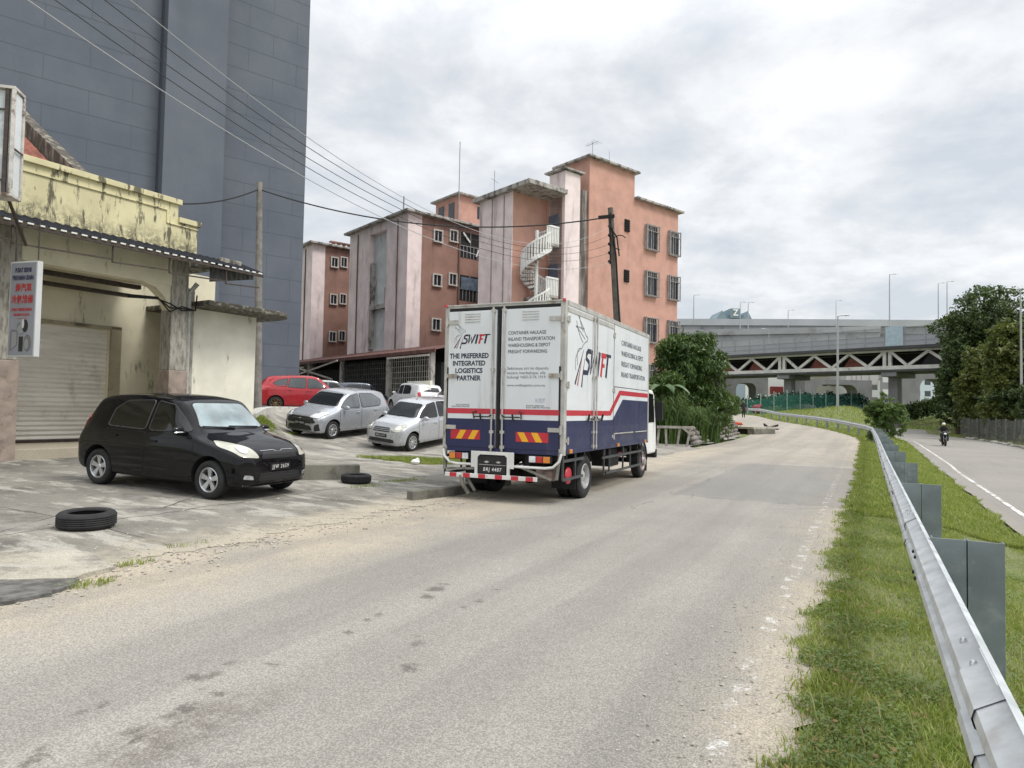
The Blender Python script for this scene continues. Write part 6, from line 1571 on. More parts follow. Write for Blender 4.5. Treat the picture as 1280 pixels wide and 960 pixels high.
reed('tall arching grass just behind the timber fence rails', 838, 545, 33.0, 1.9, 700, 21); reed('tall arching grass at the right end of the timber fence', 864, 540, 34.0, 1.9, 700, 22); reed('tall arching grass on the bank beside the lorry cab', 826, 530, 32.4, 2.4, 700, 23); reed('tall arching grass above the rubble wall', 882, 528, 36.0, 1.7, 600, 24)
# banana-like broad leaves by the cab
bx_ = W(826, 470, 32.0).x; bn = thing('banana_plant', 'broad leaved plant arching beside the lorry cab', 'plant', (bx_, 32.0, H(bx_, 32.0)))
m = MB(); m.tube([(0, 0, -.1), (.1, 0, 2.4)], [.10, .06], 8); m.build('stem', M('green_stem', (.10, .14, .04), .6), bn, smooth=True)
for i in range(7):
    a = i * .9 + .4; lm = MB(); L_ = 1.5; nst = 9
    def lf(u, v):
        t = u; x = .1 + math.cos(a) * L_ * t * .85; y = math.sin(a) * L_ * t * .85; z = 2.35 + .55 * math.sin(t * 2.4) - .35 * t * t
        wd = .24 * math.sin(min(1, t * 1.02 + .05) * math.pi) ** .6 * (v); return (x - math.sin(a) * wd, y + math.cos(a) * wd, z - abs(v) * .08)
    lm.grid(lf, np.linspace(0, 1, nst).tolist(), [-1, 0, 1]); lm.build('leaf', M('banana_leaf', (.05, .10, .025), .4, var=.25, vs=3), bn, smooth=True)
# big trees on the right
def big_tree(label, px, d, top_py, half_px, seed, mat, n, size, base_drop=0, name='tree'):
    x = W(px, 500, d).x; gz = H(x, d); top = W(px, top_py, d).z - gz; hw_ = half_px * d / FPX
    o = thing(name, label, 'tree', (x, d, gz), 0)
    c = (0, 0, top * .56)
    lb2 = lobes(seed, 22, c, (hw_ * 1.0, hw_ * .85, top * .40), hw_ * .26, hw_ * .42, .85) + [(0, 0, top * .78, hw_ * .6, hw_ * .6, top * .2), (0, 0, top * .5, hw_ * .7, hw_ * .6, top * .34), (-hw_ * .35, 0, top * .25, hw_ * .55, hw_ * .5, top * .2), (hw_ * .4, 0, top * .28, hw_ * .55, hw_ * .5, top * .2)]
    leaves('crown', lb2, n, size, mat, o, .5, .45, .2, .5, seed, clump=1000, clump_r=hw_ * .115)
    trunk(o, top * .4, .32, [(q[0] * .7, q[1] * .7, q[2]) for q in lb2[:10]], seed)
    return o
big_tree('tall dense dark tree rising highest right of the overpass', 1236, 78, 354, 72, 31, MAT_DARKT, 42000, .40)
big_tree('yellowish green tree in front of the dark tree by the right edge', 1268, 63, 394, 46, 32, MAT_OLIVE, 30000, .34)
big_tree('olive tree with yellow tips below the tall dark tree', 1226, 70, 426, 32, 33, MAT_OLIVE, 15000, .32)
big_tree('lower dark tree hanging over the left end of the mesh fence', 1198, 76, 416, 27, 34, MAT_DARKT, 15000, .34)
big_tree('dark tree filling the gap behind the mesh fence at right', 1310, 70, 378, 50, 35, MAT_DARKT, 20000, .40)
for i, (px, d, w_, hpx) in enumerate(((1212, 73, 1.9, 505), (1236, 67, 1.9, 503), (1262, 62, 1.9, 500), (1290, 58, 1.8, 496))):
    shrub('shrub', ['dark undergrowth at the left end of the mesh fence', 'dark undergrowth behind the mesh fence, left of its middle', 'dark undergrowth behind the mesh fence, right of its middle', 'dark undergrowth behind the mesh fence by the right photo edge'][i], px, hpx, d, w_, 1.5, 1.9, 4500, .32, MAT_DARKT, 41 + i, clump=250)
shrub('shrub', 'little plant sprouting from the flats wall beside the spiral stair', 606, 366, 38.6, .35, .3, .4, 900, .14, MAT_BUSH, 51) if False else None
# ================================================================== GUARDRAIL
MAT_GALV = M('galvanised_steel', (.58, .61, .62), .40, metal=.55, var=.16, vs=7, stain=((.42, .40, .36), 3, .55, .75))
MAT_GALVD = M('dull_galvanised_post', (.20, .235, .245), .55, metal=.35, var=.15, vs=4, stain=((.30, .33, .34), 6, .5, .7))
gp = []                                                       # path of the rail in (s, t)
for s in np.concatenate([np.arange(-1.5, 40, 1.0), np.arange(40, 100, 1.5)]): gp.append((float(s), float(edgeE(s)) + .615 + .05 * float(ss(s, 10, 30))))
grl = thing('guardrail', 'long galvanised steel guardrail along the grass verge', 'guardrail', (0, 0, 0), -TH)
RTOP = .85
wprof = [(-.005, .0), (.012, -.008), (.018, -.03), (-.055, -.075), (-.062, -.10), (-.055, -.125), (.010, -.155), (.010, -.165), (-.055, -.195), (-.062, -.22), (-.055, -.245), (.018, -.285), (.012, -.307), (-.005, -.315)]
m = MB(); vs = []; k = len(wprof)
fine = []
for i in range(len(gp) - 1):
    for q in (0, .5): fine.append((gp[i][0] + (gp[i + 1][0] - gp[i][0]) * q, gp[i][1] + (gp[i + 1][1] - gp[i][1]) * q))
for i, (s, t) in enumerate(fine):
    a, b_ = fine[max(0, i - 1)], fine[min(len(fine) - 1, i + 1)]; dx, dy = b_[1] - a[1], b_[0] - a[0]; L_ = math.hypot(dx, dy); nx, ny = dy / L_, -dx / L_   # normal to the right
    z = float(Hst(s, min(t, float(edgeE(s)) + .2)) * 1.0) + RTOP
    for lay in (0, 1):
        for (o_, dz) in wprof: vs.append((t + nx * (o_ + lay * .006), s + ny * (o_ + lay * .006), z + dz))
fs = []
for i in range(len(fine) - 1):
    for lay in (0, 1):
        for j in range(k - 1):
            a = i * 2 * k + lay * k + j; q = (a, a + 1, a + 2 * k + 1, a + 2 * k); fs.append(q if lay == 0 else q[::-1])
    for j in (0, k - 1): a = i * 2 * k + j; fs.append((a, a + k, a + 3 * k, a + 2 * k))
m.add(vs, fs); 
lapv = []
for s0 in np.arange(2.2, 46, 3.55):                             # lapped joints between beam lengths
    sec = [(q, float(np.interp(q, [p[0] for p in gp], [p[1] for p in gp]))) for q in (s0, s0 + .32)]
    o0 = len(m.v); vv = []
    for (q, t) in sec:
        z = float(Hst(q, float(edgeE(q)) + .2)) + RTOP
        vv += [(t + o_ - .005, q, z + dz + .001) for (o_, dz) in wprof]
    m.add(vv, [(j, j + 1, k + j + 1, k + j) for j in range(k - 1)])
beam = m.build('rail_beam', MAT_GALV, grl, smooth=True, angle=28)
sl = MB(); bl = MB()
s = 1.05; posts = []
def gt(q): return float(np.interp(q, [p[0] for p in gp], [p[1] for p in gp]))
while s < 97:
    posts.append(s); s += 3.55 if s < 40 else 3.0
for s in posts:
    t = gt(s); s2 = s + .3; dtds = (gt(s + .3) - gt(s - .3)) / .6; an = -math.atan(dtds)
    gz = float(Hst(s, t + .4)); zr = float(Hst(s, float(edgeE(s)) + .2)) + RTOP
    Rm = Matrix.Rotation(an, 3, 'Z'); p = MB(); org = Vector((t, s, 0))
    def bx(x0, x1, y0, y1, z0, z1, mb): mb.box(org + Rm @ Vector(((x0 + x1) / 2, (y0 + y1) / 2, (z0 + z1) / 2)), (x1 - x0, y1 - y0, z1 - z0), Rm)
    if s < 42:
        bx(.02, .187, 0, .006, zr - .44, zr + .01, p); bx(.02, .026, .006, .08, zr - .44, zr + .01, p); bx(.181, .187, .006, .08, zr - .44, zr + .01, p)
        sp_ = p; p = MB()
        bx(.193, .365, 0, .006, gz - .2, zr + .01, p); bx(.193, .199, .006, .08, gz - .2, zr + .01, p); bx(.359, .365, .006, .08, gz - .2, zr + .01, p)
        po = p.build('post', MAT_GALVD, grl, bevel=.002); sp_.build('spacer_block', MAT_GALVD, po, bevel=.002)
    else:
        bx(.02, .16, 0, .12, gz - .2, zr + .0, p); p.build('post', MAT_GALVD, grl)
    for dz in (-.10, -.22):
        for ds in (-.09, .09): bl.tube([(t - .068 - .0, s + ds, zr + dz), (t - .064, s + ds + .05, zr + dz)], .007, 5)
bl.build('slot_holes', MAT_DARK, beam)
bh = MB()
for s in posts[:14]:
    t = gt(s); z = float(Hst(s, float(edgeE(s)) + .2)) + RTOP
    bh.ball((t + .006, s + .04, z - .16), (.012, .02, .02), 8, 5)
    for ds in (-.12, .12):
        for dz in (-.055, -.265): bh.ball((t - .022, s + 1.6 + ds, z + dz), (.012, .016, .016), 8, 5)
bh.build('bolt_heads', MAT_GALV, beam, smooth=True)

# ================================================================== BROKEN FENCE, RUBBLE WALL, CULVERT
fx = lambda px, py, d: W(px, py, d)
MAT_TIMBER = M('weathered_timber', (.30, .28, .25), .9, var=.25, vs=6, bump=.3)
fo = W(840, 558, 30.2); tf = thing('timber_fence', 'broken grey timber rail fence before the tall grass', 'fence', (fo.x, fo.y, H(fo.x, fo.y)))
rel = lambda px, py, d=30.2: tuple(W(px, py, d) - tf.location)
m = MB()
for (a, b_) in (((821, 560), (824, 533)), ((846, 560), (850, 534)), ((858, 560), (863, 535)), ((833, 557), (832, 536))): m.bar(rel(*a), rel(*b_), .09, .08, up=(0, 1, 0))
m.build('post', MAT_TIMBER, tf); m = MB(); m.bar(rel(821, 533.5, 30.1), rel(864, 534.5, 30.1), .07, .11, up=(0, 0, 1)); m.bar(rel(852, 534, 30.05), rel(861, 541, 30.05), .06, .08); m.build('rail', MAT_TIMBER, tf)
# rubble wall
rw = MB(); rr = random.Random(5)
pts = [PG(866, 557), PG(885, 552), PG(905, 547), PG(922, 543)]
for i in range(len(pts) - 1):
    a, b_ = Vector(pts[i] + (0,)), Vector(pts[i + 1] + (0,)); n_ = max(6, int((b_ - a).length / .22))
    for j in range(n_):
        for h_ in range(4):
            p = a.lerp(b_, (j + rr.random()) / n_); r = rr.uniform(.11, .2); z0 = H(p.x, p.y)
            rw.ball((p.x - .05 * h_ + rr.uniform(-.06, .06), p.y + .12 * h_ + rr.uniform(-.06, .06), z0 + .08 + h_ * .22), (r, r * rr.uniform(.7, 1), r * rr.uniform(.6, .9)), 7, 5)
tag(rw.build('rubble_wall', M('grey_rubble', (.20, .185, .165), .9, var=.4, vs=2.5, bump=.5, bs=12), None), 'low rubble stone wall along the foot of the planted bank', 'wall')
# concrete slab bridging the drain
cx_, cy_ = PG(931, 541); cs = thing('culvert_slab', 'concrete slab bridging the roadside drain below the pedestrian', 'slab', (cx_, cy_, H(cx_, cy_)), -TH - .5)
m = MB(); m.mm(-1.6, 1.6, -1.2, 1.2, .30, .46); m.build('deck', MAT_PALE, cs, bevel=.02); m = MB(); m.mm(-1.6, -1.1, -1.15, 1.15, -.3, .30); m.mm(1.1, 1.6, -1.15, 1.15, -.3, .30); m.build('abutment', MAT_KERB, cs); m = MB(); m.mm(-1.1, 1.1, -1.0, 1.0, -.25, .28); m.build('drain_mouth', MAT_DARK, cs)
ox, oy = PG(916, 531); ot = MB(); ot.prism([(-.9, 0), (.7, 0), (.55, .22), (-.6, .28)], lambda u, v, q: (u, q, v), -.4, .4); o = ot.build('tarpaulin', M('orange_tarpaulin', (.50, .10, .045), .6, var=.2, vs=3), None, bevel=.06); o.location = (ox, oy, H(ox, oy) + .25); tag(o, 'crumpled orange tarpaulin beside the culvert slab', 'tarpaulin')
p_ = W(945.5, 511, 86); o = MB().ball((0, 0, .55), (.62, .45, .6), 12, 9).ball((.45, .1, .9), (.3, .3, .3), 8, 6).build('sack', M('dark_red_sack', (.16, .03, .035), .7, var=.4, vs=2), None, smooth=True); o.location = (p_.x, p_.y, p_.z - .6); tag(o, 'dark red bundle behind the far guardrail', 'bundle')
px_, py_ = PG(957, 540); m = MB(); m.tube([(0, 0, 0), (.1, 0, .35), (-.1, .1, .6)], [.25, .18, .05], 8); m.tube([(-.9, .1, .28), (.9, -.1, .22)], .05, 6); m.tube([(.2, 0, .3), (.9, 0, .5)], .08, 6)
o = m.build('broken_branch', MAT_DARK, None, smooth=True); o.location = (px_, py_, H(px_, py_)); tag(o, 'dark broken branch lying at the road edge by the culvert', 'branch')
for i, (px, py, s_, lb) in enumerate(((807, 565, .16, 'white litter bag beside the lorry front wheel'), (519, 581, .12, 'white crumpled cup on the grass tuft behind the lorry'))):
    x, y = PG(px, py); m = MB(); m.ball((0, 0, s_ * .6), (s_, s_ * .8, s_ * .6), 9, 6); m.ball((s_ * .4, 0, s_), (s_ * .5, s_ * .4, s_ * .5), 7, 5); o = m.build('litter', MAT_WHITEP, None, smooth=True); o.location = (x, y, H(x, y)); tag(o, lb, 'litter')

# ================================================================== MESH FENCE ON THE RIGHT
mf = thing('mesh_fence', 'dark grey mesh fence on posts along the right side of the far road', 'fence', (0, 0, 0), -TH)
m = MB(); rr = random.Random(9); ps = MB()
for i, s in enumerate(np.arange(38, 84, .26)):
    t = float(edgeG(s)) + .9; t2 = float(edgeG(s + .26)) + .9; z = float(Hst(s, t)); h_ = 1.95 + .06 * math.sin(s)
    m.add([(t, s, z - .1), (t2, s + .26, z - .1), (t2 + rr.uniform(-.02, .02), s + .26, z + h_), (t + rr.uniform(-.02, .02), s, z + h_)], [(0, 1, 2, 3)])
k = NT('dark_mesh'); k.col(k.mix(k.noise(.6, 6), (.06, .062, .06), (.15, .148, .14))); k.p.inputs['Roughness'].default_value = .9
w3 = k.voro(9, k.map((1, 1, 1)), 'DISTANCE_TO_EDGE'); al = k.rng(w3, .06, .12, 1, .35); k.L.new(al, k.p.inputs['Alpha'])
m.build('mesh_panel', k.m, mf)
for s in np.arange(38, 84, 2.9):
    t = float(edgeG(s)) + .86; z = float(Hst(s, t)); p = MB(); p.bar((t, s, z - .2), (t + rr.uniform(-.12, .12), s + rr.uniform(-.15, .15), z + 2.05), .09, .09, up=(0, 1, 0)); p.build('post', M('mossy_post', (.17, .165, .15), .9, var=.3, vs=5), mf)
rb = MB()
for i in range(120):
    s = rr.uniform(38, 80); t = float(edgeG(s)) + rr.uniform(.0, .7); r = rr.uniform(.08, .28); rb.ball((t, s, float(Hst(s, t)) + r * .2), (r, r * .8, r * .5), 6, 4)
o = in_road(rb.build('rubble', M('pale_rubble', (.30, .285, .26), .9, var=.3), None)); tag(o, 'broken stone rubble along the foot of the mesh fence', 'rubble', kind='stuff')

# ================================================================== GREEN FENCE AND HEDGE AT THE TOP OF THE BANK
gf = thing('green_fence', 'long green mesh fence along the top of the grass bank', 'fence', (0, 0, 0))
k = NT('green_mesh'); k.col(k.mix(k.noise(.7, 5), (.015, .11, .085), (.03, .17, .13))); k.p.inputs['Roughness'].default_value = .7; k.p.inputs['Alpha'].default_value = .62
m = MB(); p = MB(); F0, F1 = W(900, 508, 96), W(1215, 515, 104)
nseg = 60
def gfp(u): x = F0.x + (F1.x - F0.x) * u; y = F0.y + (F1.y - F0.y) * u; return x, y, H(x, y) - .05
for i in range(nseg):
    a, b_ = gfp(i / nseg), gfp((i + 1) / nseg); m.add([a, b_, (b_[0], b_[1], b_[2] + 2.25), (a[0], a[1], a[2] + 2.25)], [(0, 1, 2, 3)])
m.build('mesh_panel', k.m, gf)
for i in range(0, nseg + 1, 3):
    a = gfp(i / nseg); q = MB(); q.bar((a[0], a[1] - .05, a[2]), (a[0], a[1] - .05, a[2] + 3.0), .10, .10, up=(0, 1, 0)); q.build('post', M('pale_green_post', (.28, .38, .34), .6, var=.1), gf)
def hedge(label, px0, px1, d0, d1, h0, h1, n, mat, seed, size=.3, flowers=0):
    a, b_ = W(px0, 508, d0), W(px1, 508, d1); o = thing('hedge', label, 'hedge', (a.x, a.y, H(a.x, a.y)))
    bl_ = []; kk = 26; g = random.Random(seed)
    for i in range(kk):
        q = i / (kk - 1); x, y = a.x + (b_.x - a.x) * q, a.y + (b_.y - a.y) * q; bl_.append((x - a.x, y - a.y, H(x, y) - o.location.z + (h0 + h1) / 2 + g.uniform(-.2, .2), 1.0, .7, (h1 - h0) / 2 * g.uniform(.8, 1.15)))
    f = leaves('foliage', bl_, n, size, mat, o, .6, .3, .1, .4, seed)
    if flowers: leaves('blossom', bl_, flowers, .22, M('white_blossom', (.62, .64, .62), .8, var=0), o, .9, .9, 0, .8, seed + 1)
    return o
hedge('dark hedge flecked with white behind the green fence', 905, 1085, 98, 101, .6, 2.6, 9000, mat_leaf('dark_hedge', (.012, .045, .035), (.02, .065, .05), (.035, .09, .06), .4, .15), 61, .35, 700)
hedge('green creeper hedge along the fence right of the round bush', 1136, 1210, 96, 99, .5, 3.0, 7000, MAT_HEDGE, 62, .35, 60)

# ================================================================== TRUSS BRIDGE
BA, BB = Vector((35.0, 112.0, 0)), Vector((54.9, 88.0, 0)); BL = (BB - BA).length
bang = math.atan2(BB.y - BA.y, BB.x - BA.x)
br = thing('truss_bridge', 'white truss footbridge with screened deck crossing above the road', 'bridge', (BA.x, BA.y, 0), bang)
MAT_TRUSS = M('bridge_white_steel', (.58, .57, .55), .6, var=.15, vs=.8, stain=((.25, .23, .21), 1.5, .55, .75))
MAT_BCON = M('bridge_concrete', (.20, .20, .205), .85, var=.15, vs=.4)
MAT_BDARK = M('bridge_dark_steel', (.05, .052, .055), .7, var=.2, vs=.5)
L0, L1, DEP = -38.0, 68.0, 7.0
m = MB(); m.mm(L0, L1, -.25, .25, 7.85, 8.35); m.mm(L0, L1, -.3, DEP, 7.55, 7.84, 1); m.build('bottom_chord', [MAT_TRUSS, MAT_BDARK], br)
m = MB(); m.mm(L0, L1, -.9, DEP + .9, 10.55, 10.95); m.mm(L0, L1, -.25, .25, 10.25, 10.54, 1); m.build('deck', [MAT_BDARK, MAT_TRUSS], br)
SPN = 15.2; v0 = 10.1
kk = int((L0 - v0) / SPN) - 1
x = v0 + kk * SPN; cnt = 0
while x < L1:
    if x + SPN > L0 and x > L0 - 2:
        t_ = MB(); q = SPN / 6
        for e in (.35, -.35): t_.bar((x + e, 0, 8.3), (x + e, 0, 10.3), .42, .4, up=(0, 1, 0))
        zz2 = [(x + .5, 10.2), (x + q, 8.3), (x + 2 * q, 10.2), (x + 3 * q, 8.3), (x + 4 * q, 10.2), (x + 5 * q, 8.3), (x + SPN - .5, 10.2)]
        for i in range(6): t_.bar((zz2[i][0], 0, zz2[i][1]), (zz2[i + 1][0], 0, zz2[i + 1][1]), .36, .36, up=(0, 1, 0))
        t_.build('truss_frame', MAT_TRUSS, br)
        t_ = MB()
        for e in (2 * q, 4 * q): t_.prism([(x + e - 1.45, 8.35), (x + e + 1.45, 8.35), (x + e + .2, 10.1), (x + e - .2, 10.1)], lambda u, v, w_: (u, w_, v), 1.2, 1.3)
        t_.build('red_panel', M('red_brown_panel', (.30, .11, .085), .8, var=.2), br) if 0 < x < 22 or x < 0 else t_.build('dark_panel', MAT_BDARK, br)
    x += SPN
m = MB(); m.mm(L0, L1, DEP - .2, DEP, 8.3, 10.5); m.build('far_side', MAT_BDARK, br)
m = MB(); k = NT('screen_mesh'); k.col((.30, .31, .33)); k.p.inputs['Roughness'].default_value = .6; k.p.inputs['Alpha'].default_value = .42
m.add([(L0, -.8, 11.0), (L1, -.8, 11.0), (L1, -.8, 13.35), (L0, -.8, 13.35)], [(0, 1, 2, 3)]); m.build('screen', k.m, br)
m = MB()
for x in np.arange(L0, L1, 2.53): m.bar((x, -.85, 10.95), (x, -.85, 13.5), .10, .10, up=(0, 1, 0))
for z in (11.6, 12.3, 13.4): m.bar((L0, -.85, z), (L1, -.85, z), .06, .06)
m.build('screen_post', M('screen_steel', (.24, .25, .26), .6, var=0), br)
m = MB(); m.mm(25.4, 27.6, -.95, -.88, 11.0, 13.6); m.build('blue_panel', M('pale_blue_panel', (.38, .48, .55), .6, var=.1), br)
m = MB(); m.mm(L0, L1, DEP + .6, DEP + .8, 10.95, 13.2); m.build('far_screen', M('far_screen', (.36, .37, .39), .7, var=.1, vs=.2), br)
for x in (-4.9, 10.3, 25.5, 41.0):
    m = MB(); m.mm(x - .62, x + .62, 1.2, 2.6, 0, 6.9); m.mm(x - 1.0, x + 1.0, -.2, 6.5, 6.9, 7.55); m.build('pier', MAT_BCON, br, bevel=.08)
# ================================================================== ELEVATED ROADS BEHIND
MAT_CONC = M('viaduct_concrete', (.30, .31, .325), .85, var=.10, vs=.12, stain=((.18, .18, .185), .3, .5, .7))
MAT_CONL = M('pale_viaduct_parapet', (.42, .44, .46), .85, var=.08, vs=.15)
def deck_line(name, label, pts, h, depth, mat, par_mat, piers, pw, soffit):
    o = thing(name, label, 'viaduct', tuple(pts[0]))
    b_ = Vector(pts[0]); m = MB(); m2 = MB()
    for i in range(len(pts) - 1):
        a, c = Vector(pts[i]) - b_, Vector(pts[i + 1]) - b_
        m.add([a, c, c + Vector((0, 0, -soffit)), a + Vector((0, 0, -soffit)), a + Vector((0, depth, 0)), c + Vector((0, depth, 0)), c + Vector((0, depth, -soffit)), a + Vector((0, depth, -soffit))], [(0, 1, 2, 3), (4, 7, 6, 5), (0, 4, 5, 1), (3, 2, 6, 7), (0, 3, 7, 4), (1, 5, 6, 2)])
        m2.add([a + Vector((0, -.3, h)), c + Vector((0, -.3, h)), c + Vector((0, -.3, -.3)), a + Vector((0, -.3, -.3)), a + Vector((0, .1, h)), c + Vector((0, .1, h)), c + Vector((0, .1, -.3)), a + Vector((0, .1, -.3))], [(0, 1, 2, 3), (4, 7, 6, 5), (0, 4, 5, 1), (3, 2, 6, 7), (0, 3, 7, 4), (1, 5, 6, 2)])
    m.build('deck', mat, o); m2.build('parapet', par_mat, o)
    for (px, d, top) in piers:
        x = W(px, 500, d).x - b_.x; y = d - b_.y + depth * .5; m = MB(); m.mm(x - pw, x + pw, y - 1.2, y + 1.2, -b_.z - 1, -soffit + .1); m.mm(x - pw * 2.6, x + pw * 2.6, y - 1.6, y + 1.6, -soffit - 1.6, -soffit); m.build('pier', mat, o)
    return o
deck_line('flyover', 'highest pale grey flyover running behind the truss bridge', [W(700, 403, 158), W(850, 405, 158), W(1000, 405.5, 155), W(1180, 407, 150), W(1500, 412, 142)], 1.2, 12, MAT_CONC, MAT_CONL, [(905, 156, 0), (1215, 150, 0)], 1.6, 1.9)
deck_line('flyover', 'lower grey flyover ramp tapering behind the bridge screen', [W(640, 424, 136), W(850, 418, 136), W(1020, 415, 138), W(1100, 413, 140)], .9, 10, MAT_CONC, MAT_CONC, [(870, 136, 0)], 1.5, 3.6)
# portal piers with rounded openings under the flyovers
def portal(label, px0, px1, pyt, pyo, op0, op1, d, mat):
    a = W(px0, pyt, d); base = W(px0, 520, d).z - 3
    o = thing('portal_pier', label, 'pier', (a.x, d, base)); X = lambda px: W(px, 500, d).x - a.x; Zt = a.z - base; zo = W(px0, pyo, d).z - base; x0, x1 = X(op0), X(op1); r = min(1.6, (x1 - x0) * .3)
    arch = [(x0, 0), (x0, zo - r)] + [(x0 + r - r * math.cos(q), zo - r + r * math.sin(q)) for q in np.linspace(.2, 1.57, 6)] + [(x1 - r + r * math.sin(q), zo - r + r * math.cos(q)) for q in np.linspace(0, 1.37, 6)] + [(x1, zo - r), (x1, 0)]
    poly = [(0, 0), (0, Zt), (X(px1), Zt), (X(px1), 0)] + arch[::-1]
    m = MB(); m.prism(poly, lambda u, v, q: (u, q, v), 0, 4); m.build('frame', mat, o); return o
portal('grey portal pier with rounded opening left of the lamp post', 1006, 1090, 474, 480, 1020, 1072, 128, MAT_BCON)
portal('big dark portal pier with rounded opening by the right trees', 1128, 1210, 460, 473, 1150, 1186, 120, MAT_BCON)
portal('low dark portal pier half hidden behind the bank', 896, 960, 466, 478, 920, 945, 124, MAT_BCON)
m = MB(); a = W(1058, 463, 130); b_ = W(1098, 481, 130); m.mm(a.x, b_.x, 130, 138, b_.z, a.z)
for px in (1066, 1072, 1078, 1088): x = W(px, 470, 130).x; m.mm(x - .12, x + .12, 129.85, 130, b_.z + .2, a.z - .2)
o = m.build('cross_beam', M('pale_cross_beam', (.50, .49, .47), .85, var=.1, vs=.5), None); tag(o, 'pale concrete cross beam between the bridge and portal pier', 'beam')

# ================================================================== FAR BUILDINGS
def far_block(name, label, px0, px1, pyt, d, mat, rows, cols, wmat, depth=12, roof=None):
    a = W(px0, pyt, d); c = W(px1, pyt, d); base = -1.0; o = thing(name, label, 'building', (a.x, d, base)); wd = c.x - a.x; h = a.z - base
    m = MB(); m.mm(0, wd, 0, depth, 0, h); m.build('wall', mat, o)
    for r_ in range(rows):
        for q in range(cols):
            x0 = wd * (q + .22) / cols; x1 = wd * (q + .78) / cols; z0 = h - (r_ + .75) * 3.2; 
            if z0 < 1: continue
            m = MB(); m.mm(x0, x1, -.03, .02, z0, z0 + 1.5); m.build('window', wmat, o)
    m = MB(); m.mm(-.2, wd + .2, -.2, depth, h, h + .25); m.build('roof', roof or MAT_CONC, o); return o
MAT_FWHITE = M('far_white_wall', (.85, .86, .87), .8, var=.04, vs=.1); MAT_FCREAM = M('far_cream_wall', (.58, .55, .50), .8, var=.08, vs=.1); MAT_FBLUE = M('far_bluish_sheet', (.55, .62, .68), .6, var=.06, vs=.1); MAT_FWIN = M('far_dark_glass', (.06, .07, .08), .3, var=0)
far_block('warehouse', 'plain white warehouse wall under the truss bridge', 952, 1012, 463, 175, MAT_FWHITE, 0, 1, MAT_FWIN)
ol = MB(); p = W(971, 488, 174); ol.mm(-1.7, 1.7, 0, .2, -1, 1); o = ol.build('sign_board', M('dull_red_board', (.22, .03, .03), .6, var=.1), None, bevel=.05); o.location = p; tag(o, 'dark red sign board before the white warehouse', 'sign')
far_block('shop_row', 'cream building with strips of dark windows under the bridge', 1016, 1056, 470, 165, MAT_FCREAM, 3, 4, MAT_FWIN)
far_block('shop_row', 'grey white building with sign boards right of the cream one', 1056, 1100, 474, 160, MAT_FWHITE, 2, 3, M('far_sign', (.25, .24, .24), .6, var=.3, vs=.5))
far_block('shop_row', 'grey building with white bands between the bridge piers', 1100, 1130, 466, 170, M('far_grey_wall', (.33, .34, .36), .8, var=.1, vs=.2), 2, 2, MAT_FWHITE)
far_block('warehouse', 'bluish white factory seen through the big portal pier', 1140, 1192, 470, 190, MAT_FBLUE, 2, 4, MAT_FWIN)
p = W(1071, 472, 158); m = MB(); m.mm(-.9, .9, 0, .3, -2.2, 1.4); m.mm(-.5, .5, -.05, 0, -1.6, -.4, 1); o = m.build('signboard', [M('yellow_board', (.62, .42, .05), .6, var=.1), MAT_FWIN], None); o.location = (p.x, p.y, p.z - 1.2); tag(o, 'tall yellow signboard among the buildings under the bridge', 'sign')
# distant roofed building with its letter
zb_ = W(893, 401, 240); zo = thing('hotel_building', 'distant bluish gabled building top with a big letter Z', 'building', (zb_.x, 240, 0)); k2 = 240 / FPX
MZ = M('far_bluish_roof', (.20, .27, .31), .7, var=.15, vs=.1); MZ2 = M('far_bluish_wall', (.26, .32, .37), .7, var=.1, vs=.1)
m = MB(); m.mm(-1, 50 * k2, 0, 15, 0, zb_.z - .3); m.build('wall', MZ2, zo)
m = MB()
for x0, w_, h_ in ((0, 17, 13), (33, 15, 13)): m.prism([(x0 * k2, zb_.z), ((x0 + w_) * k2, zb_.z), ((x0 + w_ * .55) * k2, zb_.z + h_ * k2)], lambda u, v, q: (u, q, v), -.5, 12)
m.prism([(8 * k2, zb_.z), (42 * k2, zb_.z), (38 * k2, zb_.z + 8 * k2), (14 * k2, zb_.z + 8 * k2)], lambda u, v, q: (u, q, v), 1, 10); m.build('roof', MZ, zo)
m = MB(); m.mm(20 * k2, 33 * k2, 0, 8, zb_.z + 4 * k2, zb_.z + 16 * k2); m.build('lift_tower', MZ, zo)
lettering('lettering', 'Z', 3.4, MAT_FWHITE, zo, (26.5 * k2, -.15, zb_.z + 10.5 * k2), 'side', width=2.0, height=2.3, align='CENTER', bold=.1)
# ================================================================== LAMP POSTS
MAT_LPOST = M('lamp_post_grey', (.40, .41, .42), .5, metal=.3, var=.05)
def lamp(label, px, pyt, pyb, d, r=.10, arm=1, double=False):
    a, b_ = W(px, pyb, d), W(px, pyt, d); o = thing('street_lamp', label, 'street lamp', (a.x, d, a.z), 0, 'street lamps along the elevated roads'); h = b_.z - a.z
    m = MB(); m.tube([(0, 0, 0), (0, 0, h * .9), (.02 * arm, 0, h)], [r * 1.0, r * .62, r * .45], 8); m.build('pole', MAT_LPOST, o, smooth=True)
    for sg in ((1, -1) if double else (arm,)):
        m = MB(); m.tube([(0, 0, h - .05), (sg * .3, 0, h + .06), (sg * .8, 0, h + .1)], r * .45, 6); m.build('arm', MAT_LPOST, o)
        m = MB(); m.ball((sg * 1.05, 0, h + .1), (.38, .14, .09), 10, 6); m.build('lamp_head', M('lamp_head_grey', (.5, .51, .52), .5, var=0), o, smooth=True)
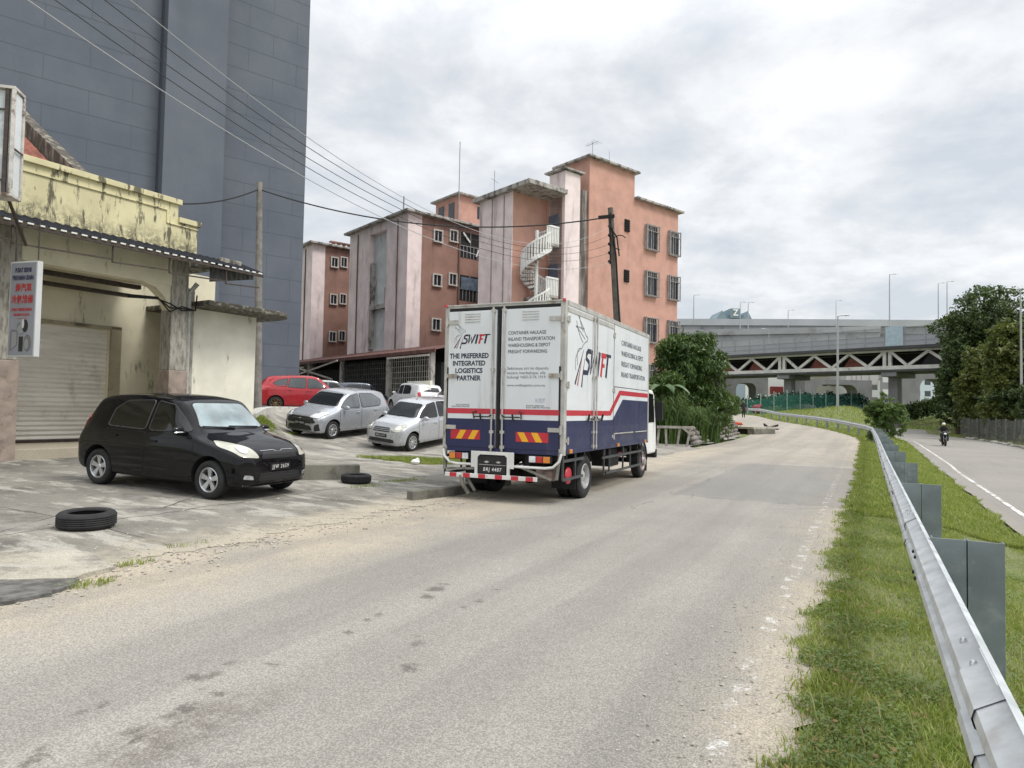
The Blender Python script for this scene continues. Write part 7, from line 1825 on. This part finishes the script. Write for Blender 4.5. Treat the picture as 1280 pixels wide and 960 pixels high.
LA = [('tall slim street lamp standing on the grass bank before the bridge', 1047, 395, 522, 80, .17, 1), ('tallest street lamp beside the pale blue bridge panel', 1112, 343, 440, 135, .16, 1), ('street lamp just left of the dark right tree', 1173, 354, 420, 135, .13, 1), ('street lamp half against the dark right tree top', 1184, 352, 420, 135, .13, 1), ('street lamp over the flyover nearest the terracotta flats', 867, 369, 405, 155, .15, 1), ('street lamp left of the gabled building letter', 925, 378, 430, 150, .13, 1), ('street lamp right of the gabled building letter', 935, 378, 430, 150, .13, 1), ('street lamp midway between gabled building and slim lamp', 985, 388, 440, 145, .13, 1), ('plain mast rising just behind the slim lamp', 1045, 376, 410, 150, .10, 1), ('short street lamp low against the grey ramp', 961, 412, 440, 125, .10, -1)]
LA.append(('street lamp at the far right edge beside the dark trees', 1277, 362, 520, 60, .11, -1))
for a in LA: lamp(*a)
# ================================================================== PEOPLE AND MOTORCYCLE
def skin_person(name, joints, edges, radii, mat, parent=None):
    me = bpy.data.meshes.new(name); me.from_pydata(joints, edges, []); o = bpy.data.objects.new(name, me); COL.objects.link(o)
    sk = o.modifiers.new('s', 'SKIN'); sb = o.modifiers.new('b', 'SUBSURF'); sb.levels = 2; sb.render_levels = 2
    if not me.skin_vertices: me.skin_vertices.new() if hasattr(me.skin_vertices, 'new') else None
    if not me.skin_vertices:
        bm = bmesh.new(); bm.from_mesh(me); bm.verts.layers.skin.verify(); bm.to_mesh(me); bm.free()
    for i, r in enumerate(radii): me.skin_vertices[0].data[i].radius = (r, r) if not isinstance(r, tuple) else r
    me.skin_vertices[0].data[0].use_root = True
    bpy.context.view_layer.update(); nm = bpy.data.meshes.new_from_object(o.evaluated_get(bpy.context.evaluated_depsgraph_get()))
    bpy.data.objects.remove(o); nm.materials.clear(); return link(name, nm, mat, parent, smooth=True, angle=60)
MAT_SKIN = M('skin', (.30, .17, .11), .6, var=.05); MAT_CLOTH = M('black_clothing', (.018, .017, .019), .9, var=.2, vs=6); MAT_HAIR = M('black_hair', (.010, .009, .009), .6, var=0); MAT_HELM = M('pale_helmet', (.62, .60, .50), .3, var=.1, coat=.5)
def hand(mb, c, d, s=1.0):
    c = Vector(c); d = Vector(d).normalized(); sd = d.cross(Vector((0, 0, 1))); sd = sd.normalized() if sd.length > .1 else Vector((1, 0, 0)); up = sd.cross(d)
    mb.tube([c, c + d * .05 * s, c + d * .09 * s], [.026 * s, .036 * s, .032 * s], 8)
    for i, L_ in enumerate((.065, .078, .072, .056)):
        q = c + d * .085 * s + sd * (i - 1.5) * .018 * s; mb.tube([q, q + d * L_ * .55 * s - up * .008, q + d * L_ * s - up * .03 * s], [.009, .008, .006], 6)
    q = c + d * .03 * s + sd * .03 * s; mb.tube([q, q + (d * .6 + sd * .7) * .04 * s, q + (d + sd * .35) * .07 * s], [.011, .010, .007], 6)
def face(mb, c, r, fwd):
    f = Vector(fwd).normalized(); s_ = Vector((f.y, -f.x, 0)); c = Vector(c)
    for sg in (-1, 1): mb.ball(c + f * r * .93 + s_ * sg * r * .38, (.014, .014, .009), 6, 4, 1); mb.ball(c + s_ * sg * r * 1.02, (.018, .018, .03), 6, 4, 0)
    mb.bar(c + f * r * .95 + Vector((0, 0, .02)), c + f * r * 1.18 + Vector((0, 0, -.035)), .028, .028); mb.ball(c + f * r * .94 - Vector((0, 0, .06)), (.028, .028, .008), 8, 4, 2)
MAT_EYE = M('dark_eye', (.01, .008, .007), .3, var=0); MAT_LIP = M('lips', (.25, .09, .08), .6, var=0)
pp_ = W(929.5, 531.5, 68); gz = H(pp_.x, 68)
pd = thing('person', 'pedestrian in black clothes with a shoulder bag on the culvert', 'person', (pp_.x, 68, max(gz, pp_.z - .02)))
J = [(0, 0, .90), (0, 0, 1.10), (0, 0, 1.32), (0, .01, 1.44), (0, .02, 1.55), (-.10, 0, .86), (-.11, -.06, .48), (-.11, .02, .08), (-.11, -.14, .04), (.10, 0, .86), (.11, .08, .48), (.12, .14, .09), (.12, .0, .04), (-.19, 0, 1.36), (-.25, .03, 1.08), (-.22, -.10, .86), (.19, 0, 1.36), (.25, .05, 1.08), (.20, -.10, .90), (0, -.0, 1.64)]
E = [(0, 1), (1, 2), (2, 3), (3, 4), (4, 19), (0, 5), (5, 6), (6, 7), (7, 8), (0, 9), (9, 10), (10, 11), (11, 12), (2, 13), (13, 14), (14, 15), (2, 16), (16, 17), (17, 18)]
Rr = [.145, .13, .145, .06, .085, .095, .07, .045, .04, .095, .07, .045, .04, .065, .048, .034, .065, .048, .034, .07]
body = skin_person('body', J, E, Rr, MAT_CLOTH, pd)
m = MB(); m.ball((0, 0, 1.575), (.078, .095, .112), 16, 12); face(m, (0, 0, 1.57), .088, (0, -1, 0)); hand(m, (-.22, -.10, .86), (0, -.3, -1)); hand(m, (.20, -.10, .90), (0, -.3, -1)); m.build('head_and_hands', [MAT_SKIN, MAT_EYE, MAT_LIP], pd, smooth=True)
m = MB(); m.ball((0, .035, 1.61), (.095, .095, .11), 14, 10); m.ball((0, .09, 1.48), (.085, .05, .16), 12, 8); m.build('hair', MAT_HAIR, pd, smooth=True)
m = MB(); m.prism([(-.36, .0), (.36, .0), (.30, .55), (-.30, .55)], lambda u, v, q: (u * .5, q, v + .45), -.13, .13); m.build('skirt', MAT_CLOTH, pd, bevel=.05)
o = MB(); o.prism([(-.14, 0), (.14, 0), (.11, .26), (-.11, .26)], lambda u, v, q: (u, q, v), -.06, .06); o.tube([(-.08, 0, .25), (-.04, 0, .62), (.04, 0, .62), (.08, 0, .25)], .012, 5); o = o.build('shoulder_bag', M('brown_grey_bag', (.16, .13, .12), .7, var=.2), None, bevel=.02); o.location = (pp_.x + .27, 67.95, pd.location.z + .74); tag(o, 'brown grey bag hanging at the side of the black dressed pedestrian', 'bag')
# motorcycle
mp = W(1180, 556.5, 49.5); bk = thing('motorcycle', 'dark motorcycle riding towards the camera on the far road', 'motorcycle', (mp.x, mp.y, H(mp.x, mp.y) + .01), R(-90 - 25))
# local +x is forward
def mwheel(x):
    e = part_empty('wheel', bk, (x, 0, .30)); t = MB(); t.lathe([(.22, -.045), (.27, -.055), (.30, -.02), (.30, .02), (.27, .055), (.22, .045)], 28); t.build('tyre', MAT_RUBBER, e, smooth=True); q = MB(); q.lathe([(.22, -.04), (.225, 0), (.22, .04), (.20, 0)], 24)
    for i in range(5): a = i * 1.2566; q.bar((0, 0, 0), (.21 * math.cos(a), 0, .21 * math.sin(a)), .03, .02, up=(0, 1, 0))
    q.build('rim', MAT_RIMD, e, smooth=True)
mwheel(.62); mwheel(-.62)
MAT_BIKE = car_paint('black_bike_paint', (.02, .02, .022), 0, .3)
m = MB(); m.tube([(-.45, 0, .72), (-.1, 0, .66), (.15, 0, .74), (.38, 0, .82)], [.08, .12, .14, .08], 10); m.tube([(-.75, 0, .82), (-.4, 0, .76)], [.05, .11], 8); m.build('body', MAT_BIKE, bk, smooth=True)
m = MB(); m.ball((-.28, 0, .80), (.38, .13, .05), 12, 7); m.build('seat', MAT_TRIM, bk, smooth=True)
m = MB(); m.mm(-.22, .22, -.14, .14, .28, .58); m.tube([(-.62, -.1, .30), (-.1, -.1, .34)], .03, 6); m.tube([(-.62, .1, .30), (-.1, .1, .34)], .03, 6); m.tube([(-.2, -.17, .30), (-.75, -.2, .42)], .045, 8); m.build('engine', MAT_CHASS, bk, bevel=.03)
m = MB(); 
for sg in (-1, 1): m.tube([(.62, sg * .09, .30), (.42, sg * .09, .92)], .025, 6)
m.tube([(.36, -.36, 1.02), (.42, -.12, .96), (.42, .12, .96), (.36, .36, 1.02)], .016, 6); m.build('fork', MAT_GREYM, bk, smooth=True)
m = MB(); m.prism([(.35, .70), (.62, .78), (.55, 1.02), (.44, 1.10), (.36, .95)], lambda u, v, q: (u, q, v), -.15, .15); m.prism([(-.05, .34), (.40, .36), (.50, .80), (.25, .72)], lambda u, v, q: (u, q, v), -.24, .24); m.build('fairing', MAT_BIKE, bk, bevel=.03)
m = MB(); m.ball((.60, 0, .88), (.05, .10, .075), 12, 8); m.build('headlight', MAT_LAMPC, bk, smooth=True)
m = MB(); m.grid(lambda u, v: (.62 + .34 * math.cos(u), v, .30 + .34 * math.sin(u)), np.linspace(.5, 2.2, 10).tolist(), [-.07, .07]); m.build('mudguard', MAT_BIKE, bk)
m = MB()
for sg in (-1, 1): m.tube([(.36, sg * .28, 1.02), (.38, sg * .38, 1.20)], .01, 5); m.ball((.38, sg * .40, 1.22), (.02, .075, .05), 8, 6)
m.build('mirror', MAT_TRIM, bk, smooth=True)
rd_ = thing('person', 'rider in dark clothes and pale helmet on the motorcycle', 'person', tuple(bk.location), R(-90 - 25))
J = [(-.22, 0, .92), (-.19, 0, 1.10), (-.12, 0, 1.28), (-.09, 0, 1.38), (-.06, 0, 1.45), (-.16, .11, .90), (.16, .19, .82), (.0, .19, .44), (.14, .19, .38), (-.16, -.11, .90), (.16, -.19, .82), (.0, -.19, .44), (.14, -.19, .38), (-.10, .20, 1.32), (.08, .30, 1.12), (.32, .32, 1.05), (-.10, -.20, 1.32), (.08, -.30, 1.12), (.32, -.32, 1.05)]
E = [(0, 1), (1, 2), (2, 3), (3, 4), (0, 5), (5, 6), (6, 7), (7, 8), (0, 9), (9, 10), (10, 11), (11, 12), (2, 13), (13, 14), (14, 15), (2, 16), (16, 17), (17, 18)]
skin_person('body', J, E, [.15, .145, .155, .065, .06, .10, .075, .05, .045, .10, .075, .05, .045, .07, .05, .036, .07, .05, .036], MAT_CLOTH, rd_)
m = MB(); m.ball((-.04, 0, 1.52), (.095, .078, .112), 16, 12); face(m, (-.04, 0, 1.52), .09, (1, 0, 0)); hand(m, (.30, .32, 1.05), (1, .1, -.2)); hand(m, (.30, -.32, 1.05), (1, -.1, -.2)); m.build('head_and_hands', [MAT_SKIN, MAT_EYE, MAT_LIP], rd_, smooth=True)
m = MB(); m.ball((-.06, 0, 1.57), (.135, .125, .12), 18, 12); m.bar((.0, 0, 1.58), (.13, 0, 1.56), .18, .015); m.build('helmet', MAT_HELM, rd_, smooth=True)
